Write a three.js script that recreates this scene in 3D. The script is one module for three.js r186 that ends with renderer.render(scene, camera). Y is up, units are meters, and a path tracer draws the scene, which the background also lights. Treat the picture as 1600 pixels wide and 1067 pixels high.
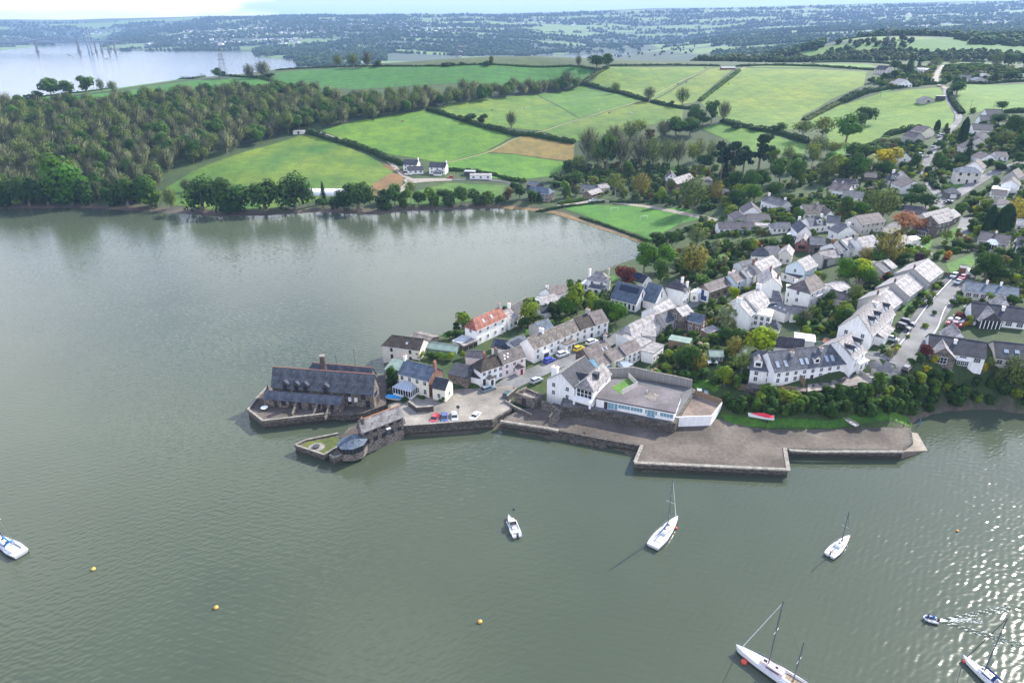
import * as THREE from 'three';
import { mergeGeometries } from 'three/addons/utils/BufferGeometryUtils.js';
// ---------- camera, sun, sky, exposure ----------
const W0 = 1600, H0 = 1067, F0 = 1067, PITCH = Math.atan((533.5 - 42) / 1067), EYE = 100;
const scene = new THREE.Scene();
const camera = new THREE.PerspectiveCamera(2 * Math.atan(533.5 / F0) * 180 / Math.PI, W0 / H0, 1, 30000);
camera.position.set(0, EYE, 0);
camera.rotation.x = -PITCH;
scene.add(camera);
const renderer = new THREE.WebGLRenderer({ antialias: true });
renderer.toneMapping = THREE.LinearToneMapping;
renderer.toneMappingExposure = 1.75;
renderer.shadowMap.enabled = true;
const SUN_AZ = 51 * Math.PI / 180, SUN_EL = 38 * Math.PI / 180;
const sunDir = new THREE.Vector3(Math.sin(SUN_AZ) * Math.cos(SUN_EL), Math.sin(SUN_EL), -Math.cos(SUN_AZ) * Math.cos(SUN_EL));
const sun = new THREE.DirectionalLight(new THREE.Color(1.0, 0.95, 0.86), 5.0);
sun.name = 'sun';
sun.position.copy(sunDir).multiplyScalar(1500).add(new THREE.Vector3(0, 0, -400));
sun.target.position.set(0, 0, -400);
sun.castShadow = true;
Object.assign(sun.shadow.camera, { left: -700, right: 700, top: 700, bottom: -700, near: 10, far: 4000 });
sun.shadow.mapSize.set(4096, 4096);
sun.shadow.radius = 1.5;
scene.add(sun, sun.target);
scene.fog = new THREE.FogExp2(new THREE.Color(0.38, 0.61, 1.0), 0.00009);
// ---------- random numbers and noise ----------
function rng(seed) { let a = seed >>> 0; return () => { a = (a + 0x6D2B79F5) | 0; let t = Math.imul(a ^ (a >>> 15), 1 | a); t = (t + Math.imul(t ^ (t >>> 7), 61 | t)) ^ t; return ((t ^ (t >>> 14)) >>> 0) / 4294967296; }; }
const R = rng(7);
const sm = (t) => t * t * (3 - 2 * t), clamp = (x, a, b) => Math.min(b, Math.max(a, x)), lerp = (a, b, t) => a + (b - a) * t;
const sstep = (a, b, x) => sm(clamp((x - a) / (b - a), 0, 1));
function hash2(x, y, s) { let h = Math.imul(x, 374761393) + Math.imul(y, 668265263) + Math.imul(s, 2246822519); h = Math.imul(h ^ (h >>> 13), 1274126177); return ((h ^ (h >>> 16)) >>> 0) / 4294967296; }
function vn(x, y, s, p = 0) {
const ix = Math.floor(x), iy = Math.floor(y), fx = sm(x - ix), fy = sm(y - iy), w = p ? (n) => ((n % p) + p) % p : (n) => n;
return lerp(lerp(hash2(w(ix), w(iy), s), hash2(w(ix + 1), w(iy), s), fx), lerp(hash2(w(ix), w(iy + 1), s), hash2(w(ix + 1), w(iy + 1), s), fx), fy);
}
function fbm(x, y, s, oct = 4, p = 0) { let a = 0.5, t = 0, n = 0; for (let i = 0; i < oct; i++) { t += a * vn(x, y, s + i * 17, p); n += a; a *= 0.5; x *= 2; y *= 2; p *= 2; } return t / n; }
{
const W = 2048, H = 1024, data = new Float32Array(W * H * 4);
for (let r = 0; r < H; r++) {
const el = ((r + 0.5) / H - 0.5) * Math.PI, y = Math.sin(el), ce = Math.cos(el);
for (let c = 0; c < W; c++) {
const az = ((c + 0.5) / W - 0.5) * 2 * Math.PI, x = Math.cos(az) * ce, z = Math.sin(az) * ce, i = (r * W + c) * 4;
const e = Math.max(y, 0);
const k = Math.pow(1 - e, 2.2);
let cr = lerp(0.09, 0.03, k), cg = lerp(0.22, 0.14, k), cb = lerp(0.62, 0.60, k);
const mu = Math.max(0, x * sunDir.x + y * sunDir.y + z * sunDir.z), glow = Math.pow(mu, 12) * 0.9 + Math.pow(mu, 3) * 0.18;
cr += glow; cg += glow * 0.97; cb += glow * 0.9;
if (y > -0.02) {
const d = 1 / (e + 0.07), cx = x * d * 1.5, cz = z * d * 1.5;
const n = fbm(cx + 11.3, cz + 4.7, 5, 5), m = sstep(0.36, 0.60, n + 0.24 - 0.30 * sstep(0.1, 0.75, e)) * sstep(0.035, 0.13, e);
const band = e > 0.13 ? 0 : fbm(az * 7.5 + 1.7, 3.1 + el * 40, 23, 5), left = sstep(-0.36, -0.62, Math.atan2(x, -z)) * 0.34;
const cum = sstep(0.55, 0.66, band + left + 0.09 * sstep(0.016, 0, el) - 0.3 * sstep(0.03, 0.12, el) + 0.10 * sstep(-0.15, -0.34, Math.atan2(x, -z)) - 0.22 * sstep(-0.3, -0.2, Math.atan2(x, -z)));
const a = Math.max(m * 0.92, cum * 0.97), lit = 1.15 + 0.5 * (n - 0.5) + 0.5 * Math.pow(mu, 4);
cr = lerp(cr, 1.12 * lit, a); cg = lerp(cg, 1.14 * lit, a); cb = lerp(cb, 1.2 * lit, a);
}
data[i] = cr; data[i + 1] = cg; data[i + 2] = cb; data[i + 3] = 1;
}
}
const t = new THREE.DataTexture(data, W, H, THREE.RGBAFormat, THREE.FloatType);
t.mapping = THREE.EquirectangularReflectionMapping; t.magFilter = THREE.LinearFilter; t.minFilter = THREE.LinearFilter; t.needsUpdate = true;
scene.background = t; scene.environment = t;
}
// ---------- lens geometry used to survey where things stand ----------
const cP = Math.cos(PITCH), sP = Math.sin(PITCH);
function rayDir(px, py) { const dx = (px - 800) / F0, dy = -(py - 533.5) / F0; return [dx, -sP + dy * cP, -cP - dy * sP]; }
function onPlane(px, py, h) { const d = rayDir(px, py), t = (h - EYE) / d[1]; return [d[0] * t, h, d[2] * t]; }
function atDepth(px, py, D) { const d = rayDir(px, py), t = D / -d[2]; return [d[0] * t, EYE + d[1] * t, -D]; }
function toPixel(x, y, z) { const yy = y - EYE, f = -z * cP - yy * sP, u = yy * cP - z * sP; return [800 + x / f * F0, 533.5 - u / f * F0, f]; }
// ---------- the lie of the land ----------
const SURVEY = [
[640,640,2.3],[700,640,2.3],[760,625,2.7],[850,575,3.4],[960,525,4.4],[1060,475,6.5],[1180,425,10],[1300,372,15],[1400,335,19],[1480,312,22],[1560,285,27],
[1440,272,24],[1450,235,30],[1495,190,38],[1470,150,47],[1465,117,56],[1400,128,53],[1580,132,52],[1590,200,39],[1590,350,22],[1640,280,30],[1680,200,45],[1700,420,24],
[1100,605,4.2],[1230,602,8.6],[1350,592,10.2],[1430,545,12.6],[1490,450,17.5],[1590,455,18.5],[1590,565,12.5],[1500,575,12],[1430,590,10.5],[1700,560,13],
[1150,655,2.6],[1300,668,2.4],[1420,668,2.0],[1380,430,16.2],[1300,480,12.2],[1200,520,9],[1130,545,7],[1040,560,5],[900,455,4.6],[830,485,3.6],[740,505,3],[1000,435,6.4],[1050,405,6],[1100,372,8],
[950,330,2.4],[1040,350,3],[880,322,2.4],[1000,310,4],[1100,322,8],[850,305,3],[930,300,4],[1050,282,9],[1120,272,14],[1200,292,16],[1250,302,17],
[660,270,8],[700,276,7],[640,287,6],[550,302,4],[480,302,4],[400,270,10],[470,215,21],[285,290,5],[600,220,20],[700,230,17],[800,240,14],[880,252,10.5],[660,175,33],[720,190,29],[800,205,24],[880,218,20],[500,207,24],
[500,170,35],[700,155,39],[880,135,43],[620,150,41],[440,108,55],[600,105,60],[760,103,62],[890,105,60],[950,101,61],[600,130,48],[430,130,47],
[0,165,35],[100,150,40],[200,138,44],[300,122,50],[390,118,52],[100,200,28],[100,250,16],[250,200,27],[0,250,15],[300,180,32],[0,305,4],[150,305,4],[-150,170,30],[-150,250,14],[-300,190,22],
[830,165,34],[900,180,30],[960,150,40],[1000,200,26],[1050,150,40],[1100,120,52],[1130,104,58],[1300,104,60],[1380,111,58],[1200,150,42],[1150,200,28],[1250,190,31],[1100,210,23],[1200,232,22],[1300,170,36],[1330,200,30],[1400,170,38],[1350,232,25],[1380,212,29],[1010,240,16],[1120,240,18],
[1520,115,56],[1600,118,57],[1700,120,58],[1340,98,60],
];
const SURVEY_FAR = [
[0,70,4300],[0,60,4700],[0,50,5200],[0,33,6200],[100,60,5400],[100,45,5800],[100,32,6300],[-300,60,4500],[-300,35,6200],[-600,45,5500],
[250,72,3700],[250,60,4200],[250,45,5200],[250,28,6300],[400,75,3400],[400,60,3900],[400,45,4600],[400,30,5500],[400,24.5,6300],
[550,90,2500],[550,75,3000],[550,60,3600],[550,45,4300],[550,29,5400],[550,23,6300],[700,88,2700],[700,75,3100],[700,60,3600],[700,45,4300],[700,30,5400],[700,22,6300],
[850,78,3200],[850,60,3700],[850,40,4700],[850,27,5500],[850,20.5,6300],[1000,70,3900],[1000,60,4200],[1000,40,4900],[1000,25,5600],[1000,14.5,6300],
[1150,88,1700],[1150,74,2500],[1150,55,3500],[1150,32,4900],[1150,12,6300],[1150,96,1150],[1250,92,1150],[1250,84,1250],[1300,78,1300],[1400,65,1380],[1500,58.5,1420],[1600,56,1420],[1700,54,1420],[1450,88,1080],[1600,88,1080],[1400,96,1000],[1560,100,960],[1700,90,1080],
[1300,74,1900],[1500,66,1900],[1650,64,1900],[1300,58,2700],[1300,42,3900],[1300,22,5300],[1300,8,6300],[1500,48,2700],[1500,32,3900],[1500,15,5300],[1500,3,6300],[1700,45,2700],[1700,20,4500],[1700,-2,6300],[2000,30,4500],[2000,-5,6300],
];
const ctl = [];
const addCtl = (x, y, z) => ctl.push([x / -z, Math.log(-z), y]);
for (const [a, b, h] of SURVEY) addCtl(...onPlane(a, b, h));
for (const [a, b, D] of SURVEY_FAR) addCtl(...atDepth(a, b, D));
for (const [x, y, z] of [[-600,6,-900],[-350,12,-1000],[-100,22,-1150],[100,30,-1200],[300,30,-1250],[-500,2,-1500],[0,2,-1700],[300,3,-1800],[120,8,-1500],[350,8,-1600],[0,6,-1400],[500,6,-2000],[250,5,-2300],[0,3,-2000],[-900,2,-2200],[500,22,-1300],[-400,0,-300],[-150,0,-250],[0,1.5,-170],[-60,1.8,-180],[120,1,-150],[200,0,-140],[-300,1,-150],[0,-1,-100],[150,-1,-100],[-100,-1,-100]]) addCtl(x, y, z);
const tps = (() => {
const n = ctl.length, N = n + 3, A = [], phi = (r2) => r2 < 1e-12 ? 0 : 0.5 * r2 * Math.log(r2);
for (let i = 0; i < N; i++) A.push(new Float64Array(N + 1));
for (let i = 0; i < n; i++) {
for (let j = 0; j < n; j++) A[i][j] = phi((ctl[i][0] - ctl[j][0]) ** 2 + (ctl[i][1] - ctl[j][1]) ** 2);
A[i][i] += 2e-5;
A[i][n] = A[n][i] = 1; A[i][n + 1] = A[n + 1][i] = ctl[i][0]; A[i][n + 2] = A[n + 2][i] = ctl[i][1]; A[i][N] = ctl[i][2];
}
for (let c = 0; c < N; c++) {
let p = c; for (let r = c + 1; r < N; r++) if (Math.abs(A[r][c]) > Math.abs(A[p][c])) p = r;
[A[c], A[p]] = [A[p], A[c]];
for (let r = c + 1; r < N; r++) { const f = A[r][c] / A[c][c]; if (f) for (let k = c; k <= N; k++) A[r][k] -= f * A[c][k]; }
}
const w = new Float64Array(N);
for (let r = N - 1; r >= 0; r--) { let s = A[r][N]; for (let k = r + 1; k < N; k++) s -= A[r][k] * w[k]; w[r] = s / A[r][r]; }
const full = (u, v) => { let s = w[n] + w[n + 1] * u + w[n + 2] * v; for (let i = 0; i < n; i++) s += w[i] * phi((u - ctl[i][0]) ** 2 + (v - ctl[i][1]) ** 2); return s; };
const NU = 200, NV = 240, U0 = -1.3, V0 = Math.log(90), du = 2.6 / NU, dv = (Math.log(7000) - V0) / NV, tab = new Float32Array((NU + 1) * (NV + 1));
for (let j = 0; j <= NV; j++) for (let i = 0; i <= NU; i++) tab[j * (NU + 1) + i] = full(U0 + i * du, V0 + j * dv);
return (x, z) => {
const zf = clamp(-z, 90, 6990), fu = clamp((x / zf - U0) / du, 0, NU - 1e-3), fv = clamp((Math.log(zf) - V0) / dv, 0, NV - 1e-3), i = Math.floor(fu), j = Math.floor(fv), a = fu - i, b = fv - j, k = j * (NU + 1) + i;
return lerp(lerp(tab[k], tab[k + 1], a), lerp(tab[k + NU + 1], tab[k + NU + 2], a), b);
};
})();
const w0 = (a) => a.map(([x, y]) => { const p = onPlane(x, y, 0); return [p[0], p[2]]; });
const SHORE = [
...w0([[-700,318],[-300,322],[0,327],[120,325],[230,331],[300,336],[340,339],[420,337],[500,332],[545,335],[590,336],[640,330],[700,328],[760,326],[800,327],[830,329],[868,335],[900,346],[950,363],[1000,379],[1015,390],[1002,400],[960,414],[930,427],[880,452],[830,472],[780,492],[725,508],[690,523],[650,528],[632,534],[600,545],[598,570],[600,600],[590,640],[620,685],[700,681],[780,672],[860,688],[945,700],[990,715],[994,738],[1225,745],[1228,712],[1410,718],[1452,702],[1432,680],[1420,664],[1440,652],[1480,641],[1560,640],[1620,648],[1800,655],[2300,650]]),
[1200,-180],[3000,-400],[9500,-3000],[9500,-6600],[-9500,-6600],
...w0([[-900,84],[-300,81],[0,79],[45,74.5],[60,72],[95,71.6],[62,69.4],[72,67],[160,66.2],[163,70],[150,77],[180,80],[260,80.5],[330,80],[390,79.5],[396,88],[455,93],[463,104],[505,107],[560,103.5],[640,98.5],[720,95],[780,92.5],[860,85.5],[960,81.5],[1085,75.6],[1085,77.5],[1000,88.5],[870,98],[720,101]]),
[-120,-1270],[-280,-1110],[-480,-960],[-700,-860],[-1000,-800],[-1400,-700],[-1400,-430],
];
function inPoly(x, z, P) { let c = false; for (let i = 0, j = P.length - 1; i < P.length; j = i++) { const a = P[i], b = P[j]; if ((a[1] > z) !== (b[1] > z) && x < (b[0] - a[0]) * (z - a[1]) / (b[1] - a[1]) + a[0]) c = !c; } return c; }
function distPoly(x, z, P, closed = true) { let m = 1e18; for (let i = closed ? 0 : 1, j = closed ? P.length - 1 : 0; i < P.length; j = i++) { const ax = P[j][0], az = P[j][1], bx = P[i][0] - ax, bz = P[i][1] - az, t = clamp(((x - ax) * bx + (z - az) * bz) / (bx * bx + bz * bz || 1), 0, 1), dx = x - ax - t * bx, dz = z - az - t * bz, d = dx * dx + dz * dz; if (d < m) m = d; } return Math.sqrt(m); }
const FLAT = [];
function rawHeight(x, z) {
const d = distPoly(x, z, SHORE), zf = Math.max(-z, 100);
if (!inPoly(x, z, SHORE)) return -Math.min(3, 0.3 + d * 0.25);
let h = Math.max(1.2, tps(x, z)) * Math.pow(sstep(0, 7 + zf * 0.012, d + 0.4), 0.8);
if (zf > 950) h += (fbm(x / 420, z / 420, 91, 3) - 0.5) * 14 * sstep(950, 1500, zf) * sstep(0, 250, d);
else h += (fbm(x / 26, z / 26, 92, 3) - 0.5) * 0.5 * sstep(2, 12, d);
for (const [P, y] of FLAT) if (inPoly(x, z, P)) h = Math.min(h, y - 0.45);
return h;
}
const flatPoly = (px, h) => px.map(([x, y]) => { const p = onPlane(x, y, h); return [p[0], p[2]]; });
const PATIO = [[[[1165,606],[1262,612],[1264,600],[1212,606],[1174,598],[1168,598]],8.3],[[[1261,613],[1296,608],[1303,596],[1262,600]],8.6],[[[1297,608],[1396,594],[1400,586],[1366,580],[1338,584],[1300,592]],9.2],[[[1056,656],[1112,655],[1129,634],[1084,616]],2.4]];
for (const [p, h] of PATIO) FLAT.push([flatPoly(p, h), h]);
const QUAY = {
terrace: [[[387,642],[411,660],[516,648],[538,650],[566,646],[603,632],[604,585],[560,590],[480,590],[418,606],[396,630]], 2.2],
lawn: [[[461,697],[506,712],[527,700],[536,688],[527,679],[478,689]], 1.9],
cottage: [[[514,713],[521,718],[570,699],[633,673],[630,648],[585,652],[545,668],[527,688]], 1.9],
parking: [[[631,669],[704,664],[770,659],[778,652],[800,640],[806,600],[720,606],[640,622],[606,632],[606,655],[628,656]], 2.4],
hard: [[[784,659],[857,670],[945,687],[1003,697],[992,723],[1232,734],[1227,702],[1412,705],[1428,690],[1424,668],[1300,668],[1180,669],[1128,655],[1085,655],[980,640],[876,628],[812,640],[790,652]], 2.2],
pub: [[[874,637],[896,637],[922,641],[959,646],[980,650],[1030,659],[1056,662],[1086,613],[1084,606],[1010,594],[960,590],[920,600],[880,620]], 5.0],
};
for (const k in QUAY) FLAT.push([QUAY[k].world = flatPoly(QUAY[k][0], QUAY[k][1]), QUAY[k][1]]);
const NX0 = -760, NX1 = 960, NZ0 = -1190, NZ1 = -130, NS = 2.5;
const NCX = Math.round((NX1 - NX0) / NS), NCZ = Math.round((NZ1 - NZ0) / NS), NH = new Float32Array((NCX + 1) * (NCZ + 1));
{
for (let j = 0; j <= NCZ; j++) for (let i = 0; i <= NCX; i++) NH[j * (NCX + 1) + i] = rawHeight(NX0 + i * NS, NZ0 + j * NS);
}
function ground(x, z) {
if (x <= NX0 || x >= NX1 || z <= NZ0 || z >= NZ1) return rawHeight(x, z);
const fx = (x - NX0) / NS, fz = (z - NZ0) / NS, i = Math.floor(fx), j = Math.floor(fz), a = fx - i, b = fz - j, k = j * (NCX + 1) + i;
const h00 = NH[k], h10 = NH[k + 1], h01 = NH[k + NCX + 1], h11 = NH[k + NCX + 2];
return a + b <= 1 ? h00 + a * (h10 - h00) + b * (h01 - h00) : h11 + (1 - a) * (h01 - h11) + (1 - b) * (h10 - h11);
}
function G(px, py, off = 0, land = true) {
const d = rayDir(px, py);
let t0 = 60, t = 60, f0 = 1;
for (let k = 0; k < 4000; k++) {
const x = d[0] * t, y = EYE + d[1] * t, z = d[2] * t, g = Math.max(ground(x, z), 0) + off, f = y - g;
if (f <= 0 && k) { for (let q = 0; q < 18; q++) { const m = (t0 + t) / 2, g2 = Math.max(ground(d[0] * m, d[2] * m), 0) + off; if (EYE + d[1] * m - g2 > 0) t0 = m; else t = m; } return [d[0] * t, EYE + d[1] * t - off, d[2] * t]; }
t0 = t; t += clamp(f * 0.6, 0.8, 25);
if (t > 9000) break;
}
return [d[0] * 1500, 0, d[2] * 1500];
}
const mPerPx = (p) => { const q = toPixel(p[0], p[1], p[2]); return q[2] / F0; };
// ---------- naming ----------
const used = new Map();
function numbered(name) { const k = used.get(name) ?? 0; used.set(name, k + 1); return k ? name + '_' + String(k).padStart(3, '0') : name; }
function tag(o, label, category, group, kind) { if (label) o.userData.label = label; if (category) o.userData.category = category; if (group) o.userData.group = group; if (kind) o.userData.kind = kind; return o; }
function cast(o) { o.traverse((m) => { if (m.isMesh) { m.castShadow = true; m.receiveShadow = true; } }); return o; }
function thing(name, label, category, pos = [0, 0, 0], turn = 0, group) { const o = new THREE.Group(); o.name = numbered(name); o.position.set(...pos); o.rotation.y = turn; tag(o, label, category, group); scene.add(o); return o; }
function part(name, geo, mat, parent) { const m = new THREE.Mesh(geo, mat); m.name = name; m.castShadow = m.receiveShadow = true; parent.add(m); return m; }
function struct(name, geo, mat, label) { const m = new THREE.Mesh(geo, mat); m.name = numbered(name); m.castShadow = m.receiveShadow = true; tag(m, label, null, null, 'structure'); scene.add(m); return m; }
// ---------- textures: colour, grain and wear only, uv in metres ----------
function tex(size, metres, fn, srgb = true) {
const d = new Uint8Array(size * size * 4);
for (let j = 0; j < size; j++) for (let i = 0; i < size; i++) { const c = fn(i / size, j / size, i, j), k = (j * size + i) * 4; if (typeof c === 'number') d[k] = d[k + 1] = d[k + 2] = clamp(c, 0, 1) * 255; else for (let q = 0; q < 3; q++) d[k + q] = clamp(c[q], 0, 1) * 255; d[k + 3] = 255; }
const t = new THREE.DataTexture(d, size, size, THREE.RGBAFormat); t.wrapS = t.wrapT = THREE.RepeatWrapping; t.magFilter = THREE.LinearFilter; t.minFilter = THREE.LinearMipmapLinearFilter; t.generateMipmaps = true;
t.repeat.set(1 / metres, 1 / metres); if (srgb) t.colorSpace = THREE.SRGBColorSpace; t.needsUpdate = true; return t;
}
const T = {};
T.grass = tex(512, 34, (u, v) => { const n = fbm(u * 64, v * 64, 3, 3, 64), m = fbm(u * 7, v * 7, 4, 4, 7), k = 0.62 + 0.34 * n + 0.22 * (m - 0.5); return [k + 0.10 * (m - 0.45), k, k - 0.14 * (n - 0.4)]; });
T.soil = tex(256, 12, (u, v) => { const n = fbm(u * 24, v * 24, 8, 4, 24); return 0.55 + 0.5 * n; });
T.asphalt = tex(512, 26, (u, v) => { const n = fbm(u * 90, v * 90, 13, 2, 90), m = fbm(u * 5, v * 5, 14, 5, 5); return 0.58 + 0.16 * n + 0.42 * (m - 0.3); });
T.hard = tex(512, 46, (u, v) => { const n = fbm(u * 80, v * 80, 31, 3, 80), m = fbm(u * 4, v * 6, 32, 6, 2), w = fbm(u * 12, v * 12, 35, 4, 12), k = 0.50 + 0.22 * n + 0.5 * (m - 0.4) + 0.16 * (w - 0.5); return [k + 0.03, k, k - 0.03]; });
T.slate = tex(256, 5, (u, v) => { const row = Math.floor(v * 20), c = Math.floor(u * 16 + (row % 2) * 0.5), r = hash2(((c % 16) + 16) % 16, row, 41), n = fbm(u * 5, v * 5, 42, 4, 5), e = (v * 20) % 1 < 0.16 ? -0.07 : 0; const k = 0.62 + 0.2 * r + 0.5 * (n - 0.45) + e; return [k, k + 0.008, k + 0.01 + 0.03 * r]; });
T.moss = tex(256, 4, (u, v) => { const n = fbm(u * 8, v * 8, 51, 5, 8), m = fbm(u * 30, v * 30, 52, 3, 30), s = m > 0.62 ? 0.16 : 0, row = (v * 16) % 1 < 0.15 ? -0.06 : 0, k = 0.56 + 0.5 * (n - 0.45) + s + row; return [k + 0.02, k, k - 0.03]; });
T.corrug = tex(128, 3, (u, v) => { const n = fbm(u * 6, v * 6, 55, 3, 6), c = (u * 20) % 1 < 0.3 ? -0.1 : 0; return 0.78 + 0.3 * (n - 0.4) + c; });
T.render = tex(256, 9, (u, v) => { const n = fbm(u * 16, v * 4, 61, 4, 4), m = fbm(u * 40, v * 40, 62, 2, 40), k = 0.95 + 0.16 * (n - 0.45) + 0.06 * (m - 0.5); return [k, k - 0.004, k - 0.012]; });
T.stone = tex(512, 6, (u, v) => { const row = Math.floor(v * 20), o = hash2(row, 3, 71), c = Math.floor((u + o) * 12), r = hash2(((c % 12) + 12) % 12, row, 72), f = ((u + o) * 12) % 1, g = (v * 20) % 1, jt = f < 0.1 || g < 0.15 ? -0.16 : 0, n = fbm(u * 20, v * 20, 73, 3, 20), q = fbm(u * 3, v * 3, 74, 3, 3), k = 0.5 + 0.34 * (r - 0.3) + 0.26 * (n - 0.4) + 0.3 * (q - 0.5) + jt; return [k + 0.02, k, k - 0.02]; });
T.brick = tex(256, 3, (u, v) => { const row = Math.floor(v * 36), c = Math.floor(u * 13 + (row % 2) * 0.5), r = hash2(((c % 13) + 13) % 13, row, 81), f = (u * 13 + (row % 2) * 0.5) % 1, g = (v * 36) % 1, n = fbm(u * 8, v * 8, 82, 3, 8), k = 0.62 + 0.3 * (r - 0.4) + 0.3 * (n - 0.45) + (f < 0.06 || g < 0.14 ? 0.1 : 0); return k; });
T.wood = tex(128, 2, (u, v) => { const b = Math.floor(u * 14), r = hash2(b, 2, 91), n = fbm(u * 60, v * 6, 92, 3, 6), e = (u * 14) % 1 < 0.1 ? -0.2 : 0; return 0.6 + 0.2 * r + 0.25 * n + e; });
const rgb = (r, g, b) => new THREE.Color().setRGB(r, g, b);
const mat = (color, o = {}) => new THREE.MeshStandardMaterial({ color, roughness: 0.9, metalness: 0, side: THREE.DoubleSide, ...o });
// ---------- geometry helpers ----------
class MB {
constructor() { this.p = []; this.u = []; this.c = null; }
tri(a, b, c, ua, ub, uc) { this.p.push(...a, ...b, ...c); this.u.push(...ua, ...ub, ...uc); return this; }
quad(a, b, c, d) {
const l = Math.hypot(b[0] - a[0], b[1] - a[1], b[2] - a[2]) || 1, e = [(b[0] - a[0]) / l, (b[1] - a[1]) / l, (b[2] - a[2]) / l];
const f = (q) => { const w = [q[0] - a[0], q[1] - a[1], q[2] - a[2]], s = w[0] * e[0] + w[1] * e[1] + w[2] * e[2]; return [s + a[0] * 0.7, Math.sqrt(Math.max(0, w[0] ** 2 + w[1] ** 2 + w[2] ** 2 - s * s)) + a[1]]; };
const [ua, ub, uc, ud] = [a, b, c, d].map(f);
return this.tri(a, b, c, ua, ub, uc).tri(a, c, d, ua, uc, ud);
}
box(x0, x1, y0, y1, z0, z1, bottom = false) {
this.quad([x0, y0, z1], [x1, y0, z1], [x1, y1, z1], [x0, y1, z1]).quad([x1, y0, z0], [x0, y0, z0], [x0, y1, z0], [x1, y1, z0]);
this.quad([x1, y0, z1], [x1, y0, z0], [x1, y1, z0], [x1, y1, z1]).quad([x0, y0, z0], [x0, y0, z1], [x0, y1, z1], [x0, y1, z0]);
this.quad([x0, y1, z1], [x1, y1, z1], [x1, y1, z0], [x0, y1, z0]);
if (bottom) this.quad([x0, y0, z0], [x1, y0, z0], [x1, y0, z1], [x0, y0, z1]);
return this;
}
prism(poly, y0, y1) {
let P = poly, A = 0; for (let i = 0, j = P.length - 1; i < P.length; j = i++) A += P[j][0] * P[i][1] - P[i][0] * P[j][1];
if (A > 0) P = [...P].reverse();
let run = 0;
for (let i = 0; i < P.length; i++) { const a = P[i], b = P[(i + 1) % P.length], l = Math.hypot(b[0] - a[0], b[1] - a[1]); const A1 = [a[0], y0, a[1]], B1 = [b[0], y0, b[1]], C1 = [b[0], y1, b[1]], D1 = [a[0], y1, a[1]]; this.tri(A1, B1, C1, [run, y0], [run + l, y0], [run + l, y1]).tri(A1, C1, D1, [run, y0], [run + l, y1], [run, y1]); run += l; }
const v = P.map((q) => new THREE.Vector2(q[0], q[1]));
for (const [i, j, k] of THREE.ShapeUtils.triangulateShape(v, [])) { const q = (n) => [P[n][0], y1, P[n][1]], w = (n) => [P[n][0], P[n][1]], cr = (P[j][0] - P[i][0]) * (P[k][1] - P[i][1]) - (P[j][1] - P[i][1]) * (P[k][0] - P[i][0]); if (cr < 0) this.tri(q(i), q(j), q(k), w(i), w(j), w(k)); else this.tri(q(i), q(k), q(j), w(i), w(k), w(j)); }
return this;
}
bar(a, b, r0, r1 = r0, n = 6) {
const A = new THREE.Vector3(...a), B = new THREE.Vector3(...b), d = B.clone().sub(A).normalize(), s = Math.abs(d.y) < 0.9 ? new THREE.Vector3(0, 1, 0) : new THREE.Vector3(1, 0, 0), e = d.clone().cross(s).normalize(), f = d.clone().cross(e);
const ring = (C, r, i) => { const t = i / n * 2 * Math.PI, v = C.clone().addScaledVector(e, Math.cos(t) * r).addScaledVector(f, Math.sin(t) * r); return [v.x, v.y, v.z]; };
for (let i = 0; i < n; i++) this.quad(ring(A, r0, i + 1), ring(A, r0, i), ring(B, r1, i), ring(B, r1, i + 1));
return this;
}
cyl(x, z, y0, y1, r0, r1 = r0, n = 10) { this.bar([x, y0, z], [x, y1, z], r0, r1, n); for (let i = 1; i < n - 1; i++) { const q = (k) => [x + r1 * Math.cos(k / n * 6.2832), y1, z - r1 * Math.sin(k / n * 6.2832)]; this.tri(q(0), q(i), q(i + 1), [0, 0], [1, 0], [1, 1]); } return this; }
geo(smooth) {
const g = new THREE.BufferGeometry();
g.setAttribute('position', new THREE.Float32BufferAttribute(this.p, 3)); g.setAttribute('uv', new THREE.Float32BufferAttribute(this.u, 2));
g.computeVertexNormals(); return g;
}
}
function drapeGeo(P, off, maxE, tint) {
const v = P.map((q) => new THREE.Vector2(q[0], q[1])), pos = [], uv = [], col = [], idx = [], key = new Map();
const vert = (x, z) => { const k = x.toFixed(3) + ',' + z.toFixed(3); if (key.has(k)) return key.get(k); const n = pos.length / 3; pos.push(x, ground(x, z) + off, z); uv.push(x, z); if (tint) col.push(...tint(x, z)); key.set(k, n); return n; };
const rec = (a, b, c, dep) => {
const l = [[a, b, c], [b, c, a], [c, a, b]].map(([p, q, r]) => [Math.hypot(p[0] - q[0], p[1] - q[1]), p, q, r]).sort((m, n) => n[0] - m[0])[0];
if (l[0] > maxE && dep < 16) { const m = [(l[1][0] + l[2][0]) / 2, (l[1][1] + l[2][1]) / 2]; rec(l[1], m, l[3], dep + 1); rec(m, l[2], l[3], dep + 1); return; }
const cr = (b[0] - a[0]) * (c[1] - a[1]) - (b[1] - a[1]) * (c[0] - a[0]), A = vert(...a), B = vert(...b), C = vert(...c);
if (cr < 0) idx.push(A, B, C); else idx.push(A, C, B);
};
for (const t of THREE.ShapeUtils.triangulateShape(v, [])) rec(...t.map((i) => P[i]), 0);
const g = new THREE.BufferGeometry(); g.setAttribute('position', new THREE.Float32BufferAttribute(pos, 3)); g.setAttribute('uv', new THREE.Float32BufferAttribute(uv, 2));
if (tint) g.setAttribute('color', new THREE.Float32BufferAttribute(col, 3));
g.setIndex(idx); g.computeVertexNormals(); return g;
}
const gpoly = (a) => a.map(([x, y]) => { const p = G(x, y); return [p[0], p[2]]; });
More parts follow.
